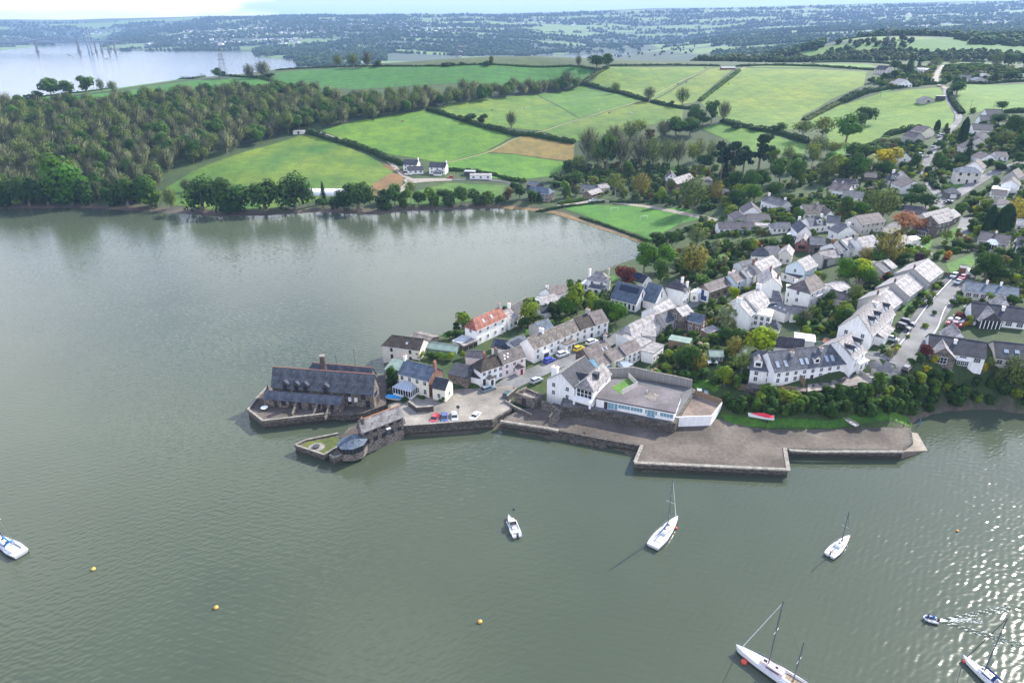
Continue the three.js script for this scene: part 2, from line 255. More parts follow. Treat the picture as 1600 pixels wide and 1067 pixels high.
const densify = (P, m) => { const o = []; for (let i = 0; i < P.length - 1; i++) { const a = P[i], b = P[i + 1], n = Math.max(1, Math.ceil(Math.hypot(b[0] - a[0], b[1] - a[1]) / m)); for (let k = 0; k < n; k++) o.push([lerp(a[0], b[0], k / n), lerp(a[1], b[1], k / n)]); } o.push(P[P.length - 1]); return o; };
function smoothLine(P) { const c = new THREE.CatmullRomCurve3(P.map((q) => new THREE.Vector3(q[0], 0, q[1])), false, 'centripetal'); return c.getSpacedPoints(Math.max(4, Math.ceil(c.getLength() / 3))).map((q) => [q.x, q.z]); }
function ribbonGeo(P, w0r, w1r, off) {
const pos = [], uv = [], idx = []; let run = 0; const K = 4;
P.forEach((q, i) => {
const a = P[Math.max(0, i - 1)], b = P[Math.min(P.length - 1, i + 1)], l = Math.hypot(b[0] - a[0], b[1] - a[1]) || 1, nx = -(b[1] - a[1]) / l, nz = (b[0] - a[0]) / l, w = lerp(w0r, w1r, i / (P.length - 1));
if (i) run += Math.hypot(q[0] - P[i - 1][0], q[1] - P[i - 1][1]);
for (let k = 0; k <= K; k++) { const s = (k / K - 0.5) * w, x = q[0] + nx * s, z = q[1] + nz * s; pos.push(x, ground(x, z) + off, z); uv.push(x, z); }
if (i) for (let k = 0; k < K; k++) { const o = (i - 1) * (K + 1) + k; idx.push(o, o + 1, o + K + 1, o + 1, o + K + 2, o + K + 1); }
});
const g = new THREE.BufferGeometry(); g.setAttribute('position', new THREE.Float32BufferAttribute(pos, 3)); g.setAttribute('uv', new THREE.Float32BufferAttribute(uv, 2)); g.setIndex(idx); g.computeVertexNormals();
if (g.attributes.normal.getY(0) < 0) { for (let i = 0; i < idx.length; i += 3) [idx[i], idx[i + 1]] = [idx[i + 1], idx[i]]; g.setIndex(idx); g.computeVertexNormals(); }
return g;
}
// ---------- ground and water ----------
{
const pos = new Float32Array((NCX + 1) * (NCZ + 1) * 3), uv = new Float32Array((NCX + 1) * (NCZ + 1) * 2), col = new Float32Array((NCX + 1) * (NCZ + 1) * 3), idx = [];
for (let j = 0; j <= NCZ; j++) for (let i = 0; i <= NCX; i++) {
const k = j * (NCX + 1) + i, x = NX0 + i * NS, z = NZ0 + j * NS, h = NH[k]; pos.set([x, h, z], k * 3); uv.set([x, z], k * 2);
const n = fbm(x / 22, z / 22, 101, 4), m = fbm(x / 7, z / 7, 102, 3), mud = sstep(1.7, 0.6, h + (n - 0.5) * 1.2);
const g = [lerp(0.03, 0.075, n), lerp(0.065, 0.125, n), lerp(0.012, 0.02, m)], s = [0.14, 0.115, 0.085];
col.set([0, 1, 2].map((q) => lerp(g[q], s[q] * (0.6 + 0.8 * m), mud)), k * 3);
}
for (let j = 0; j < NCZ; j++) for (let i = 0; i < NCX; i++) { const a = j * (NCX + 1) + i, b = a + 1, c = a + NCX + 1, d = c + 1; if (Math.max(NH[a], NH[b], NH[c], NH[d]) < -0.6) continue; idx.push(a, c, b, b, c, d); }
const g = new THREE.BufferGeometry(); g.setAttribute('position', new THREE.BufferAttribute(pos, 3)); g.setAttribute('uv', new THREE.BufferAttribute(uv, 2)); g.setAttribute('color', new THREE.BufferAttribute(col, 3)); g.setIndex(idx); g.computeVertexNormals();
struct('ground', g, mat(0xffffff, { map: T.grass, vertexColors: true }), 'green and muddy ground of the village and the shore around it');
}
{
const nu = 440, nv = 250, pos = [], col = [], uv = [], idx = [], hs = [];
for (let j = 0; j <= nv; j++) { const zf = 1150 * Math.pow(6400 / 1150, j / nv); for (let i = 0; i <= nu; i++) { const u = lerp(-1.15, 1.15, i / nu), x = u * zf, z = -zf; const h = rawHeight(x, z); hs.push(h); pos.push(x, h, z); uv.push(x, z);
const n = fbm(x / 180, z / 180, 111, 4), m = fbm(x / 60, z / 60, 112, 3), f = fbm(x / 330 + 9, z / 150, 113, 3), meadow = sstep(0.58, 0.63, f);
col.push(lerp(lerp(0.03, 0.042, n), 0.10, meadow), lerp(lerp(0.05, 0.066, m), 0.165, meadow), lerp(0.03, 0.035, meadow)); } }
for (let j = 0; j < nv; j++) for (let i = 0; i < nu; i++) { const a = j * (nu + 1) + i, b = a + 1, c = a + nu + 1, d = c + 1; if (Math.max(hs[a], hs[b], hs[c], hs[d]) < -0.6) continue; idx.push(a, b, c, b, d, c); }
const g = new THREE.BufferGeometry(); g.setAttribute('position', new THREE.Float32BufferAttribute(pos, 3)); g.setAttribute('uv', new THREE.Float32BufferAttribute(uv, 2)); g.setAttribute('color', new THREE.Float32BufferAttribute(col, 3)); g.setIndex(idx); g.computeVertexNormals();
struct('hills', g, mat(0xffffff, { vertexColors: true }), 'hazy blue green hills across the estuary under the skyline');
}
{
const N = 1024, ca = 0.83, sa = 0.56;
const hgt = (u, v) => {
let s = 0; const warp = 3.2 * fbm(u * 9, v * 9, 201, 2, 9);
for (const [a, b, w, p] of WAVES) s += w * Math.sin(2 * Math.PI * (a * u + b * v) + p + warp);
return s;
};
const wr = rng(44), WAVES = [];
for (let k = 0; k < 16; k++) { const L = 0.9 + 2.6 * wr() * wr() , th = 0.62 + (wr() - 0.5) * 1.5, f = 48 / L; WAVES.push([Math.round(Math.cos(th) * f), Math.round(Math.sin(th) * f), L * (0.6 + 0.8 * wr()), wr() * 6.28]); }
const H = new Float32Array(N * N); let lo = 1e9, hi = -1e9;
for (let j = 0; j < N; j++) for (let i = 0; i < N; i++) { const h = hgt(i / N, j / N) * (0.55 + 0.9 * fbm(i / N * 5, j / N * 5, 203, 3, 5)); H[j * N + i] = h; lo = Math.min(lo, h); hi = Math.max(hi, h); }
const bump = tex(N, 48, (u, v, i, j) => (H[j * N + i] - lo) / (hi - lo), false);
const calm = tex(512, 310, (u, v) => { const n = fbm(u * 5, v * 9, 211, 5, 1), s = fbm(u * 24, v * 24, 212, 3, 24); return 0.05 + 0.11 * n + 0.03 * s; }, false);
const tone = tex(512, 520, (u, v) => { const n = fbm(u * 6, v * 6, 221, 5, 6), s = fbm(u * 40, v * 40, 222, 2, 40), k = 0.86 + 0.16 * (n - 0.5) + 0.03 * s; return [k, k, k]; });
const m = new THREE.MeshPhysicalMaterial({ name: 'water', color: rgb(0.084, 0.104, 0.066), map: tone, roughness: 1, roughnessMap: calm, bumpMap: bump, bumpScale: 0.068, ior: 1.33 });
const g = new THREE.PlaneGeometry(26000, 16000, 1, 1); g.rotateX(-Math.PI / 2); g.translate(0, 0, -5200);
const p = g.attributes.position, u = g.attributes.uv; for (let i = 0; i < p.count; i++) u.setXY(i, p.getX(i) * ca + p.getZ(i) * sa, -p.getX(i) * sa + p.getZ(i) * ca);
struct('water', g, m, 'murky green tidal water of the creek and estuary');
}
// ---------- fields, lawns, roads ----------
const patch = (r, g, b, k = 0.5, sc = 30) => (x, z) => { const n = fbm(x / sc, z / sc, 301, 4), m = fbm(x / 9, z / 9, 302, 3), t = (n - 0.5) * 2 * k; return [r * 0.95 * (1 + t * 1.3 + 0.5 * (m - 0.5)), g * 1.32 * (1 + t * 0.5 + 0.35 * (m - 0.5)), b * 0.3 * (1 + t * 0.9)]; };
const grassMat = mat(0xffffff, { map: T.grass, vertexColors: true });
const soilMat = mat(0xffffff, { map: T.soil, vertexColors: true });
function field(name, px, tint, label, off = 0.12, edge = 6, m = grassMat) { return struct(name, drapeGeo(gpoly(px), off, edge, tint), m, label); }
field('field', [[258,294],[300,268],[400,232],[468,211],[492,213],[545,231],[580,245],[614,268],[592,296],[500,312],[420,326],[330,328],[268,320]], patch(0.115, 0.165, 0.022, 0.7, 24), 'rough yellow green field sloping down behind the shore trees');
field('field', [[502,204],[560,189],[640,175],[668,172],[720,189],[780,206],[802,213],[756,238],[690,255],[655,248],[600,239],[545,223]], patch(0.125, 0.20, 0.018, 0.35), 'bright green field above the pair of white houses');
field('field', [[690,257],[756,240],[800,241],[888,253],[898,250],[882,264],[860,276],[800,281],[760,277],[700,266]], patch(0.10, 0.195, 0.018, 0.25), 'vivid green field behind the low white outbuilding');
field('field', [[758,238],[802,219],[826,212],[898,224],[896,250],[886,251],[800,240]], patch(0.24, 0.14, 0.11, 0.35), 'dry tan paddock between two green fields');
field('field', [[682,169],[700,163],[838,148],[905,186],[845,204],[790,199],[720,187]], patch(0.14, 0.185, 0.03, 0.45), 'yellow green grazing field below the hedge of bare trees');
field('field', [[840,147],[910,133],[1004,158],[960,171],[906,185]], patch(0.10, 0.175, 0.03, 0.35), 'smooth green field under the corner of the dark hedge');
field('field', [[850,205],[908,187],[1006,159],[1068,171],[1066,186],[1040,191],[960,207],[900,221],[872,215]], patch(0.135, 0.17, 0.035, 0.5), 'patchy green and buff field above the valley wood');
field('field', [[925,128],[955,104],[1116,104],[1020,156],[950,138]], patch(0.145, 0.185, 0.045, 0.45), 'pale green field on the crest beside the round trees');
field('field', [[1022,157],[1118,106],[1150,105],[1140,113],[1085,160],[1060,164]], patch(0.16, 0.185, 0.05, 0.4), 'narrow pale field between two worn tracks');
field('field', [[1094,158],[1166,106],[1355,112],[1350,134],[1300,155],[1255,180],[1245,202],[1200,206],[1136,187],[1104,170]], patch(0.17, 0.20, 0.045, 0.4), 'broad pale green hayfield on the hillside');
field('field', [[1097,200],[1130,191],[1260,226],[1258,240],[1180,241],[1130,216]], patch(0.11, 0.185, 0.03, 0.25), 'small green field behind the dark pines');
field('field', [[1262,187],[1310,166],[1375,146],[1468,137],[1478,150],[1492,180],[1488,199],[1440,203],[1400,212],[1350,236],[1300,232],[1290,205]], patch(0.15, 0.205, 0.028, 0.35), 'curving green field with two grey barns');
field('field', [[1499,131],[1560,133],[1622,129],[1640,176],[1545,172],[1508,180],[1497,150]], patch(0.12, 0.19, 0.03, 0.3), 'green field beyond the lane above the dark roofed houses');
const rows = (r, g, b) => { const t = patch(r, g, b, 0.18, 40); return (x, z) => { const c = t(x, z), s = 1 + 0.10 * Math.sin((z + x * 0.12) * 0.55); return c.map((q) => q * s); }; };
field('crop_field', [[432,113],[520,107],[700,104],[900,105],[930,110],[905,130],[780,134],[560,139],[460,137],[425,125]], rows(0.035, 0.135, 0.018), 'dark green crop field along the crest of the hill', 0.14, 4);
field('crop_field', [[0,169],[150,147],[300,126],[395,121],[440,134],[400,141],[280,147],[160,159],[40,174],[-60,178]], rows(0.045, 0.155, 0.018), 'bright green crop field above the grey wood', 0.14, 4);
field('field', [[-60,168],[0,159],[130,142],[220,128],[290,124],[150,144],[0,165]], patch(0.07, 0.16, 0.03, 0.25), 'thin strip of green field beyond the long dark hedge');
field('field', [[1160,102],[1240,100],[1356,100],[1372,105],[1330,107],[1180,105]], patch(0.13, 0.19, 0.06, 0.2), 'pale strip of field behind the crest hedge');
field('field', [[1240,85],[1400,66],[1430,63],[1400,85],[1440,93],[1340,94]], patch(0.11, 0.17, 0.06, 0.15, 60), 'light green half of the distant rounded hill', 1.2, 30);
field('field', [[1432,63],[1500,60],[1640,57],[1660,88],[1450,92],[1404,85]], patch(0.075, 0.15, 0.06, 0.15, 60), 'blue green half of the distant rounded hill', 1.2, 30);
field('field', [[1470,99],[1530,97],[1560,100],[1500,104]], patch(0.13, 0.19, 0.05, 0.2), 'small pale field beyond the top of the lane');
field('field', [[1472,107],[1540,104],[1556,110],[1500,117],[1474,116]], patch(0.14, 0.19, 0.05, 0.2), 'small pale field behind the farm roofs');
field('lawn', [[884,327],[905,320],[1000,321],[1075,326],[1108,340],[1062,350],[1040,362],[1026,378],[1000,367],[950,350]], patch(0.068, 0.175, 0.016, 0.3, 16), 'bright green recreation ground beside the creek', 0.1, 4);
field('lawn', [[640,302],[700,286],[790,290],[782,308],[690,322],[610,318]], patch(0.085, 0.15, 0.025, 0.6, 12), 'tufty green meadow between farm track and shore bushes', 0.1, 4);
field('grass_bank', [[1128,648],[1200,656],[1300,658],[1420,652],[1431,668],[1300,670],[1200,669],[1140,664]], patch(0.075, 0.15, 0.015, 0.4, 8), 'bright strip of grass behind the boat hard', 0.1, 3);
const LAWNS = [
[[[1466,367],[1500,352],[1532,348],[1526,371],[1490,377]], 'green lawn below the stone farmhouse drive'],
[[[1478,413],[1520,397],[1524,410],[1515,424],[1486,427]], 'bright triangular lawn behind the fence at the road end'],
[[[1266,311],[1300,303],[1312,308],[1285,318]], 'lawn in front of the white sprawling bungalow'],
[[[1078,597],[1118,590],[1124,608],[1112,620],[1085,606]], 'small shaded lawn beside the long flat roofed bar'],
[[[1120,571],[1134,567],[1139,577],[1118,583]], 'tiny bright lawn by the green summerhouse'],
[[[1408,376],[1428,368],[1460,376],[1450,392],[1420,392]], 'garden lawn below the slate conservatory'],
[[[1476,288],[1498,285],[1514,289],[1506,294],[1478,291]], 'lawn strip in front of the slate hipped house'],
[[[1372,140],[1385,134],[1402,136],[1380,148]], 'lawn below the stone house on the crest'],
[[[1408,478],[1425,470],[1436,480],[1412,490]], 'front lawn beside the stepped pale roofs'],
[[[1426,462],[1446,448],[1452,456],[1434,470]], 'front lawn by the middle stepped house'],
[[[1100,402],[1140,396],[1140,412],[1104,420]], 'sunny lawn behind the stone cottage row'],
[[[683,520],[700,515],[710,519],[695,526]], 'bright lawn behind the green corrugated shed'],
[[[818,514],[840,511],[842,518],[824,522]], 'small lawn behind the long white terrace'],
[[[1530,326],[1545,313],[1558,312],[1548,332]], 'yellow green sloping lawn beside the road'],
[[[1250,505],[1275,499],[1285,505],[1262,515]], 'lawn behind the white pavilion'],
[[[1030,262],[1060,260],[1050,272],[1028,276]], 'lawn behind the white gabled house in the trees'],
[[[912,271],[935,269],[948,280],[918,285]], 'lawn above the low slate barns'],
[[[1560,420],[1590,408],[1605,420],[1570,432]], 'lawn right of the dark garden firs'],
[[[1290,232],[1330,226],[1345,232],[1310,246]], 'shaded grass under the round hillside trees'],
[[[935,437],[958,430],[966,436],[945,446]], 'patch of yellow grass left of the white creek house'],
];
for (const [p, l] of LAWNS) field('lawn', p, patch(0.085, 0.175, 0.018, 0.3, 10), l, 0.09, 3);
field('bare_earth', [[560,305],[590,283],[612,270],[630,275],[628,290],[600,300],[575,312]], patch(0.25, 0.105, 0.13, 0.4, 8), 'bank of bare brown earth beside the farm track', 0.14, 3, soilMat);
field('bare_earth', [[600,255],[617,262],[632,268],[628,272],[612,266],[598,260]], patch(0.23, 0.085, 0.13, 0.4, 8), 'strip of red brown earth behind the farm track hedge', 0.16, 3, soilMat);
field('shore', [[772,323],[800,322],[850,326],[880,332],[930,352],[1000,374],[1020,384],[1018,392],[1008,384],[950,362],[900,345],[866,334],[820,328],[790,326]], patch(0.28, 0.145, 0.26, 0.5, 6), 'curving shingle beach round the head of the creek', 0.1, 3, soilMat);
const tar = mat(rgb(0.30, 0.295, 0.285), { map: T.asphalt, roughness: 0.85 }), tarDark = mat(rgb(0.19, 0.19, 0.19), { map: T.asphalt, roughness: 0.85 }), dirt = mat(rgb(0.42, 0.37, 0.29), { map: T.soil }), path = mat(rgb(0.30, 0.31, 0.12), { map: T.soil });
const line = (px) => smoothLine(gpoly(px));
const ROADS = [];
function road(name, px, w, m, label, off = 0.16, w1 = w) { const P = line(px); ROADS.push([P, Math.max(w, w1)]); return struct(name, ribbonGeo(P, w, w1, off), m, label); }
road('road', [[716,632],[760,618],[800,601],[850,577],[900,556],[950,535],[985,517],[1010,503],[1060,484],[1105,470],[1140,456],[1165,443],[1190,432],[1215,420]], 6.2, tar, 'main village street climbing from the quay', 0.22, 4);
road('road', [[1502,434],[1486,452],[1468,474],[1448,502],[1430,530],[1412,552],[1388,566]], 8.5, tar, 'wide grey cul-de-sac between the bungalows and stepped houses');
road('pavement', [[1484,437],[1466,455],[1446,477],[1428,502],[1412,526],[1396,545],[1372,555],[1352,553]], 2.2, tarDark, 'dark pavement along the left side of the cul-de-sac', 0.3);
road('road', [[1380,366],[1402,352],[1430,340],[1468,319],[1500,301],[1540,277],[1575,262],[1620,248]], 6.5, tar, 'pale upper road past the stone house garage');
road('lane', [[1462,316],[1466,306],[1456,292],[1448,278],[1446,262],[1452,246],[1464,228],[1478,210],[1492,196],[1499,186],[1494,172],[1484,158],[1479,144],[1480,138]], 4.2, tar, 'narrow lane winding uphill between the gardens');
road('lane', [[1479,138],[1470,133],[1464,128],[1464,118],[1470,108],[1476,102]], 4.5, dirt, 'pale top of the lane curving past the hill houses', 0.18);
road('farm_track', [[488,205],[515,213],[545,223],[575,236],[598,246],[612,256],[625,270],[642,280],[662,284]], 3.6, dirt, 'stony farm track running down to the white houses');
road('farm_yard', [[632,284],[660,282],[690,281],[706,281]], 12, dirt, 'pale gravel yard in front of the white houses', 0.22, 5);
road('farm_track', [[640,288],[622,300],[606,312]], 7, dirt, 'pale track from the gravel yard to the shore', 0.2, 3);
road('farm_track', [[704,281],[740,281],[780,283],[800,287]], 3, tarDark, 'grey track past the low white outbuilding', 0.2);
road('lane', [[872,322],[905,318],[935,313],[970,318],[1010,323],[1050,330],[1090,338],[1120,345]], 4.2, dirt, 'pale lane behind the recreation ground');
road('path', [[690,256],[730,247],[770,235],[803,218],[845,206],[905,187],[950,173],[1003,157],[1050,134],[1085,118],[1114,107]], 1.8, path, 'worn path crossing the fields up to the crest', 0.2);
road('farm_track', [[1090,158],[1110,144],[1135,127],[1165,105]], 3.4, path, 'worn farm track up the edge of the hayfield', 0.2);
road('path', [[1372,408],[1356,428],[1340,446],[1318,462],[1308,478]], 3.2, dirt, 'rough brown back lane behind the stepped houses', 0.18);
road('drive', [[1512,372],[1506,362],[1508,350],[1512,340]], 4.5, tar, 'grey drive up to the stone farmhouse');
road('path', [[1434,378],[1440,388],[1452,395],[1464,402]], 2, tar, 'pale path winding through the farmhouse garden', 0.2);
struct('turning_area', drapeGeo(gpoly([[1342,562],[1362,551],[1398,549],[1428,532],[1446,540],[1434,560],[1404,590],[1366,581]]), 0.2, 3), tar, 'turning area at the bottom of the cul-de-sac');
const lineWhite = mat(rgb(0.7, 0.7, 0.66));
struct('road_marking', ribbonGeo(line([[1489,436],[1470,456],[1450,478],[1432,503],[1416,527],[1400,545],[1376,557]]), 0.25, 0.25, 0.34), lineWhite, 'pale kerb line along the left edge of the cul-de-sac');
struct('road_marking', ribbonGeo(line([[1514,446],[1496,466],[1480,478],[1472,495],[1466,512],[1452,532]]), 0.22, 0.22, 0.24), lineWhite, 'pale kerb line along the right edge of the cul-de-sac');
// ---------- quays and retaining walls ----------
const stoneM = mat(rgb(0.34, 0.31, 0.27), { map: T.stone, bumpMap: T.stone, bumpScale: 0.05 }), stoneDark = mat(rgb(0.22, 0.205, 0.18), { map: T.stone, bumpMap: T.stone, bumpScale: 0.05 }), capM = mat(rgb(0.36, 0.33, 0.275), { map: T.soil });
const hardM = mat(rgb(0.21, 0.19, 0.165), { map: T.hard }), concM = mat(rgb(0.46, 0.43, 0.38), { map: T.hard });
const weedM = mat(rgb(0.055, 0.055, 0.035), { map: T.soil });
function inset(P, d) { let A = 0; for (let i = 0, j = P.length - 1; i < P.length; j = i++) A += P[j][0] * P[i][1] - P[i][0] * P[j][1]; const s = A > 0 ? 1 : -1; return P.map((p, i) => { const a = P[(i + P.length - 1) % P.length], b = P[(i + 1) % P.length], n = (u, v) => { const l = Math.hypot(v[0] - u[0], v[1] - u[1]) || 1; return [-(v[1] - u[1]) / l * s, (v[0] - u[0]) / l * s]; }, m = n(a, p), o = n(p, b), k = Math.max(0.35, 1 + m[0] * o[0] + m[1] * o[1]); return [p[0] + (m[0] + o[0]) / k * d, p[1] + (m[1] + o[1]) / k * d]; }); }
function quay(name, key, topMat, label, topLabel, topName) {
const P = QUAY[key].world, h = QUAY[key][1];
struct(name, new MB().prism(P, -2, h).geo(), stoneDark, label);
struct('tide_band', new MB().prism(inset(P, -0.04), -2, 0.75).geo(), weedM, 'dark weedy tide band along the foot of the ' + label);
struct(topName, new MB().prism(inset(P, 0.7), h - 0.2, h + 0.03).geo(), topMat, topLabel);
}
quay('quay', 'terrace', hardM, 'stone walled quay under the slate warehouse', 'paved terrace in front of the slate warehouse', 'terrace');
quay('quay', 'lawn', mat(rgb(0.12, 0.15, 0.02), { map: T.grass }), 'small triangular stone quay pointing into the river', 'tiny triangular lawn on the pointed quay', 'lawn');
quay('quay', 'cottage', hardM, 'stone quay carrying the cottage with the round sunroom', 'narrow paving round the quay cottage', 'terrace');
quay('quay', 'parking', mat(rgb(0.40, 0.36, 0.30), { map: T.asphalt }), 'low stone quay wall below the parked cars', 'tarmac of the waterside car park', 'car_park');
quay('quay', 'hard', hardM, 'broad stepped stone quay of the boat hard', 'worn brown surface of the boat hard', 'boat_hard');
quay('retaining_wall', 'pub', tarDark, 'weathered stone retaining wall below the flat roofed bar', 'raised yard behind the retaining wall', 'yard');
function wallRun(name, px, h, y0, y1, t, m, label, cat = 'wall', cap = true) {
const P = px.map(([x, y]) => onPlane(x, y, h)), g = thing(name, label, cat, [P[0][0], 0, P[0][2]]), b = new MB(), c = new MB();
for (let i = 0; i < P.length - 1; i++) { const a = P[i], q = P[i + 1], l = Math.hypot(q[0] - a[0], q[2] - a[2]), n = [-(q[2] - a[2]) / l * t / 2, (q[0] - a[0]) / l * t / 2], e = [(q[0] - a[0]) / l * t * 0.45, (q[2] - a[2]) / l * t * 0.45], o = P[0], R4 = (k, w) => [[a[0] - o[0] - e[0] * w - n[0] * k, a[2] - o[2] - e[1] * w - n[1] * k], [q[0] - o[0] + e[0] * w - n[0] * k, q[2] - o[2] + e[1] * w - n[1] * k], [q[0] - o[0] + e[0] * w + n[0] * k, q[2] - o[2] + e[1] * w + n[1] * k], [a[0] - o[0] - e[0] * w + n[0] * k, a[2] - o[2] - e[1] * w + n[1] * k]];
const dy = 0.003 * (i % 3); b.prism(R4(1, 1), y0, y1 + dy); if (cap) c.prism(R4(1.25, 1), y1 + dy + 0.001, y1 + dy + 0.09); }
part('wall', b.geo(), m, g); if (cap) part('coping', c.geo(), capM, g); return g;
}
wallRun('parapet_wall', [[388,643],[411,661],[516,649]], 2.2, 2.0, 3.0, 0.5, stoneM, 'pale stone parapet round the warehouse terrace');
wallRun('parapet_wall', [[388,642],[397,630],[418,607]], 2.2, 2.0, 2.9, 0.5, stoneM, 'stone parapet on the far left of the warehouse terrace');
wallRun('parapet_wall', [[461,697],[506,712],[527,700]], 1.9, 1.7, 2.3, 0.45, stoneM, 'stone kerb along the front of the triangular lawn');
wallRun('parapet_wall', [[461,697],[478,689],[527,679]], 1.9, 1.7, 2.3, 0.45, stoneM, 'stone kerb along the back of the triangular lawn');
wallRun('parapet_wall', [[516,714],[522,718],[570,699]], 1.9, 1.7, 2.5, 0.5, stoneM, 'stone parapet at the nose of the cottage quay');
wallRun('parapet_wall', [[632,668],[665,666],[704,663],[768,658]], 2.4, 2.2, 3.1, 0.5, stoneDark, 'dark stone parapet in front of the parked cars');
wallRun('quay_edge', [[994,723],[1232,734],[1227,702]], 2.2, 2.0, 2.38, 1.0, capM, 'pale coping round the projecting corner of the boat hard', 'coping', false);
wallRun('quay_edge', [[1003,697],[993,721]], 2.2, 2.0, 2.36, 0.9, capM, 'pale coping on the short left side of the boat hard', 'coping', false);
wallRun('quay_edge', [[1236,704],[1272,706],[1410,706]], 2.2, 2.0, 2.4, 0.8, capM, 'pale coping on the right arm of the boat hard', 'coping', false);
wallRun('quay_edge', [[784,659],[857,670],[870,673]], 2.2, 2.0, 2.5, 0.9, capM, 'pale stone edge left of the boulders', 'coping', false);
wallRun('stone_wall', [[640,634],[652,643],[676,641]], 2.6, 1.5, 4.0, 0.6, stoneDark, 'dark low stone wall between quay cottage and car park');
wallRun('stone_wall', [[790,629],[803,637],[830,650]], 2.4, 2.0, 2.95, 0.35, stoneM, 'low stone kerb wall below the ruined shed');
wallRun('stone_wall', [[793,626],[806,615]], 2.6, 2.0, 4.3, 0.4, stoneDark, 'dark wall beside the dark green parked car');
wallRun('garden_wall', [[946,588],[990,586],[1020,593],[1055,600],[1080,606]], 5.0, 4, 7.6, 0.3, mat(rgb(0.36, 0.35, 0.34), { map: T.wood }), 'long grey panelled wall behind the flat roofed bar');
{
const a = onPlane(1411, 706, 2.2), b = onPlane(1452, 703, 0.1), c = onPlane(1436, 676, 0.15), d = onPlane(1396, 671, 2.2);
const q = (p, y) => [p[0], y, p[2]];
struct('slipway', new MB().quad(q(a, 2.24), q(b, -0.1), q(c, -0.05), q(d, 2.24)).quad(q(a, -1.5), q(b, -1.5), q(b, -0.1), q(a, 2.24)).geo(), concM, 'cracked concrete slipway at the right end of the boat hard');
}
// ---------- houses ----------
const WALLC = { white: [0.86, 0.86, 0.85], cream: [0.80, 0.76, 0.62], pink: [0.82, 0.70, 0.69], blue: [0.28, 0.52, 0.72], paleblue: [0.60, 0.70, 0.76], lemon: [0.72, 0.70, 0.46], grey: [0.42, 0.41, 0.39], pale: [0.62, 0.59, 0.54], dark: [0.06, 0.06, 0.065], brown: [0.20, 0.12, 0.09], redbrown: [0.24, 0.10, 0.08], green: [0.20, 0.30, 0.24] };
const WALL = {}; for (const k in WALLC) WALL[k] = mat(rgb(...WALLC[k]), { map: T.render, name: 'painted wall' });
WALL.stone = mat(rgb(0.40, 0.37, 0.33), { map: T.stone, bumpMap: T.stone, bumpScale: 0.04 }); WALL.tan = mat(rgb(0.55, 0.46, 0.36), { map: T.stone }); WALL.darkstone = mat(rgb(0.24, 0.225, 0.21), { map: T.stone }); WALL.brick = mat(rgb(0.42, 0.22, 0.15), { map: T.brick }); WALL.timber = mat(rgb(0.34, 0.24, 0.15), { map: T.wood });
const RC = { slate: [0.12, 0.128, 0.145], bluegrey: [0.13, 0.17, 0.215], dark: [0.05, 0.054, 0.066], purple: [0.092, 0.082, 0.09], pale: [0.40, 0.365, 0.335], paler: [0.47, 0.435, 0.405], brown: [0.19, 0.155, 0.14], red: [0.42, 0.145, 0.09], flat: [0.24, 0.215, 0.215] };  // pale and paler: sun glare on slate put into the roof colour
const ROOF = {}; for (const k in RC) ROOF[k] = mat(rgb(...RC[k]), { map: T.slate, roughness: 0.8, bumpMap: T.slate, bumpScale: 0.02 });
ROOF.moss = mat(rgb(0.12, 0.10, 0.085), { map: T.moss }); ROOF.mossgrey = mat(rgb(0.36, 0.34, 0.325), { map: T.moss }); ROOF.asb = mat(rgb(0.46, 0.43, 0.42), { map: T.moss }); ROOF.green = mat(rgb(0.26, 0.36, 0.30), { map: T.corrug, roughness: 0.6 }); ROOF.tin = mat(rgb(0.55, 0.58, 0.60), { map: T.corrug, roughness: 0.5 }); ROOF.white = mat(rgb(0.78, 0.78, 0.78), { map: T.render, roughness: 0.5 }); ROOF.felt = mat(rgb(0.25, 0.22, 0.225), { map: T.asphalt }); ROOF.stone = stoneM;
const glassM = new THREE.MeshPhysicalMaterial({ name: 'window glass', color: rgb(0.02, 0.024, 0.03), roughness: 0.08, metalness: 0, ior: 1.5 }), paleGlass = new THREE.MeshPhysicalMaterial({ name: 'roof light glass', color: rgb(0.30, 0.34, 0.38), roughness: 0.12 }), frameM = mat(rgb(0.8, 0.8, 0.8), { roughness: 0.5 }), frameDark = mat(rgb(0.06, 0.05, 0.05)), solarM = new THREE.MeshPhysicalMaterial({ name: 'solar glass', color: rgb(0.012, 0.016, 0.03), roughness: 0.2 });
const trimM = mat(rgb(0.72, 0.72, 0.70)), darkTrim = mat(rgb(0.05, 0.05, 0.055)), potM = mat(rgb(0.46, 0.20, 0.11));
const DOORM = { blue: mat(rgb(0.03, 0.06, 0.16)), red: mat(rgb(0.25, 0.02, 0.02)), dark: mat(rgb(0.04, 0.03, 0.03)), white: frameM, teal: mat(rgb(0.05, 0.35, 0.38)) };
const GEO = new Map();
const shared = (k, f) => { if (!GEO.has(k)) GEO.set(k, f()); return GEO.get(k); };
const paneGeo = (w, h) => shared('p' + w + h, () => new MB().box(-w / 2, w / 2, -h / 2, h / 2, 0, 0.035).geo());
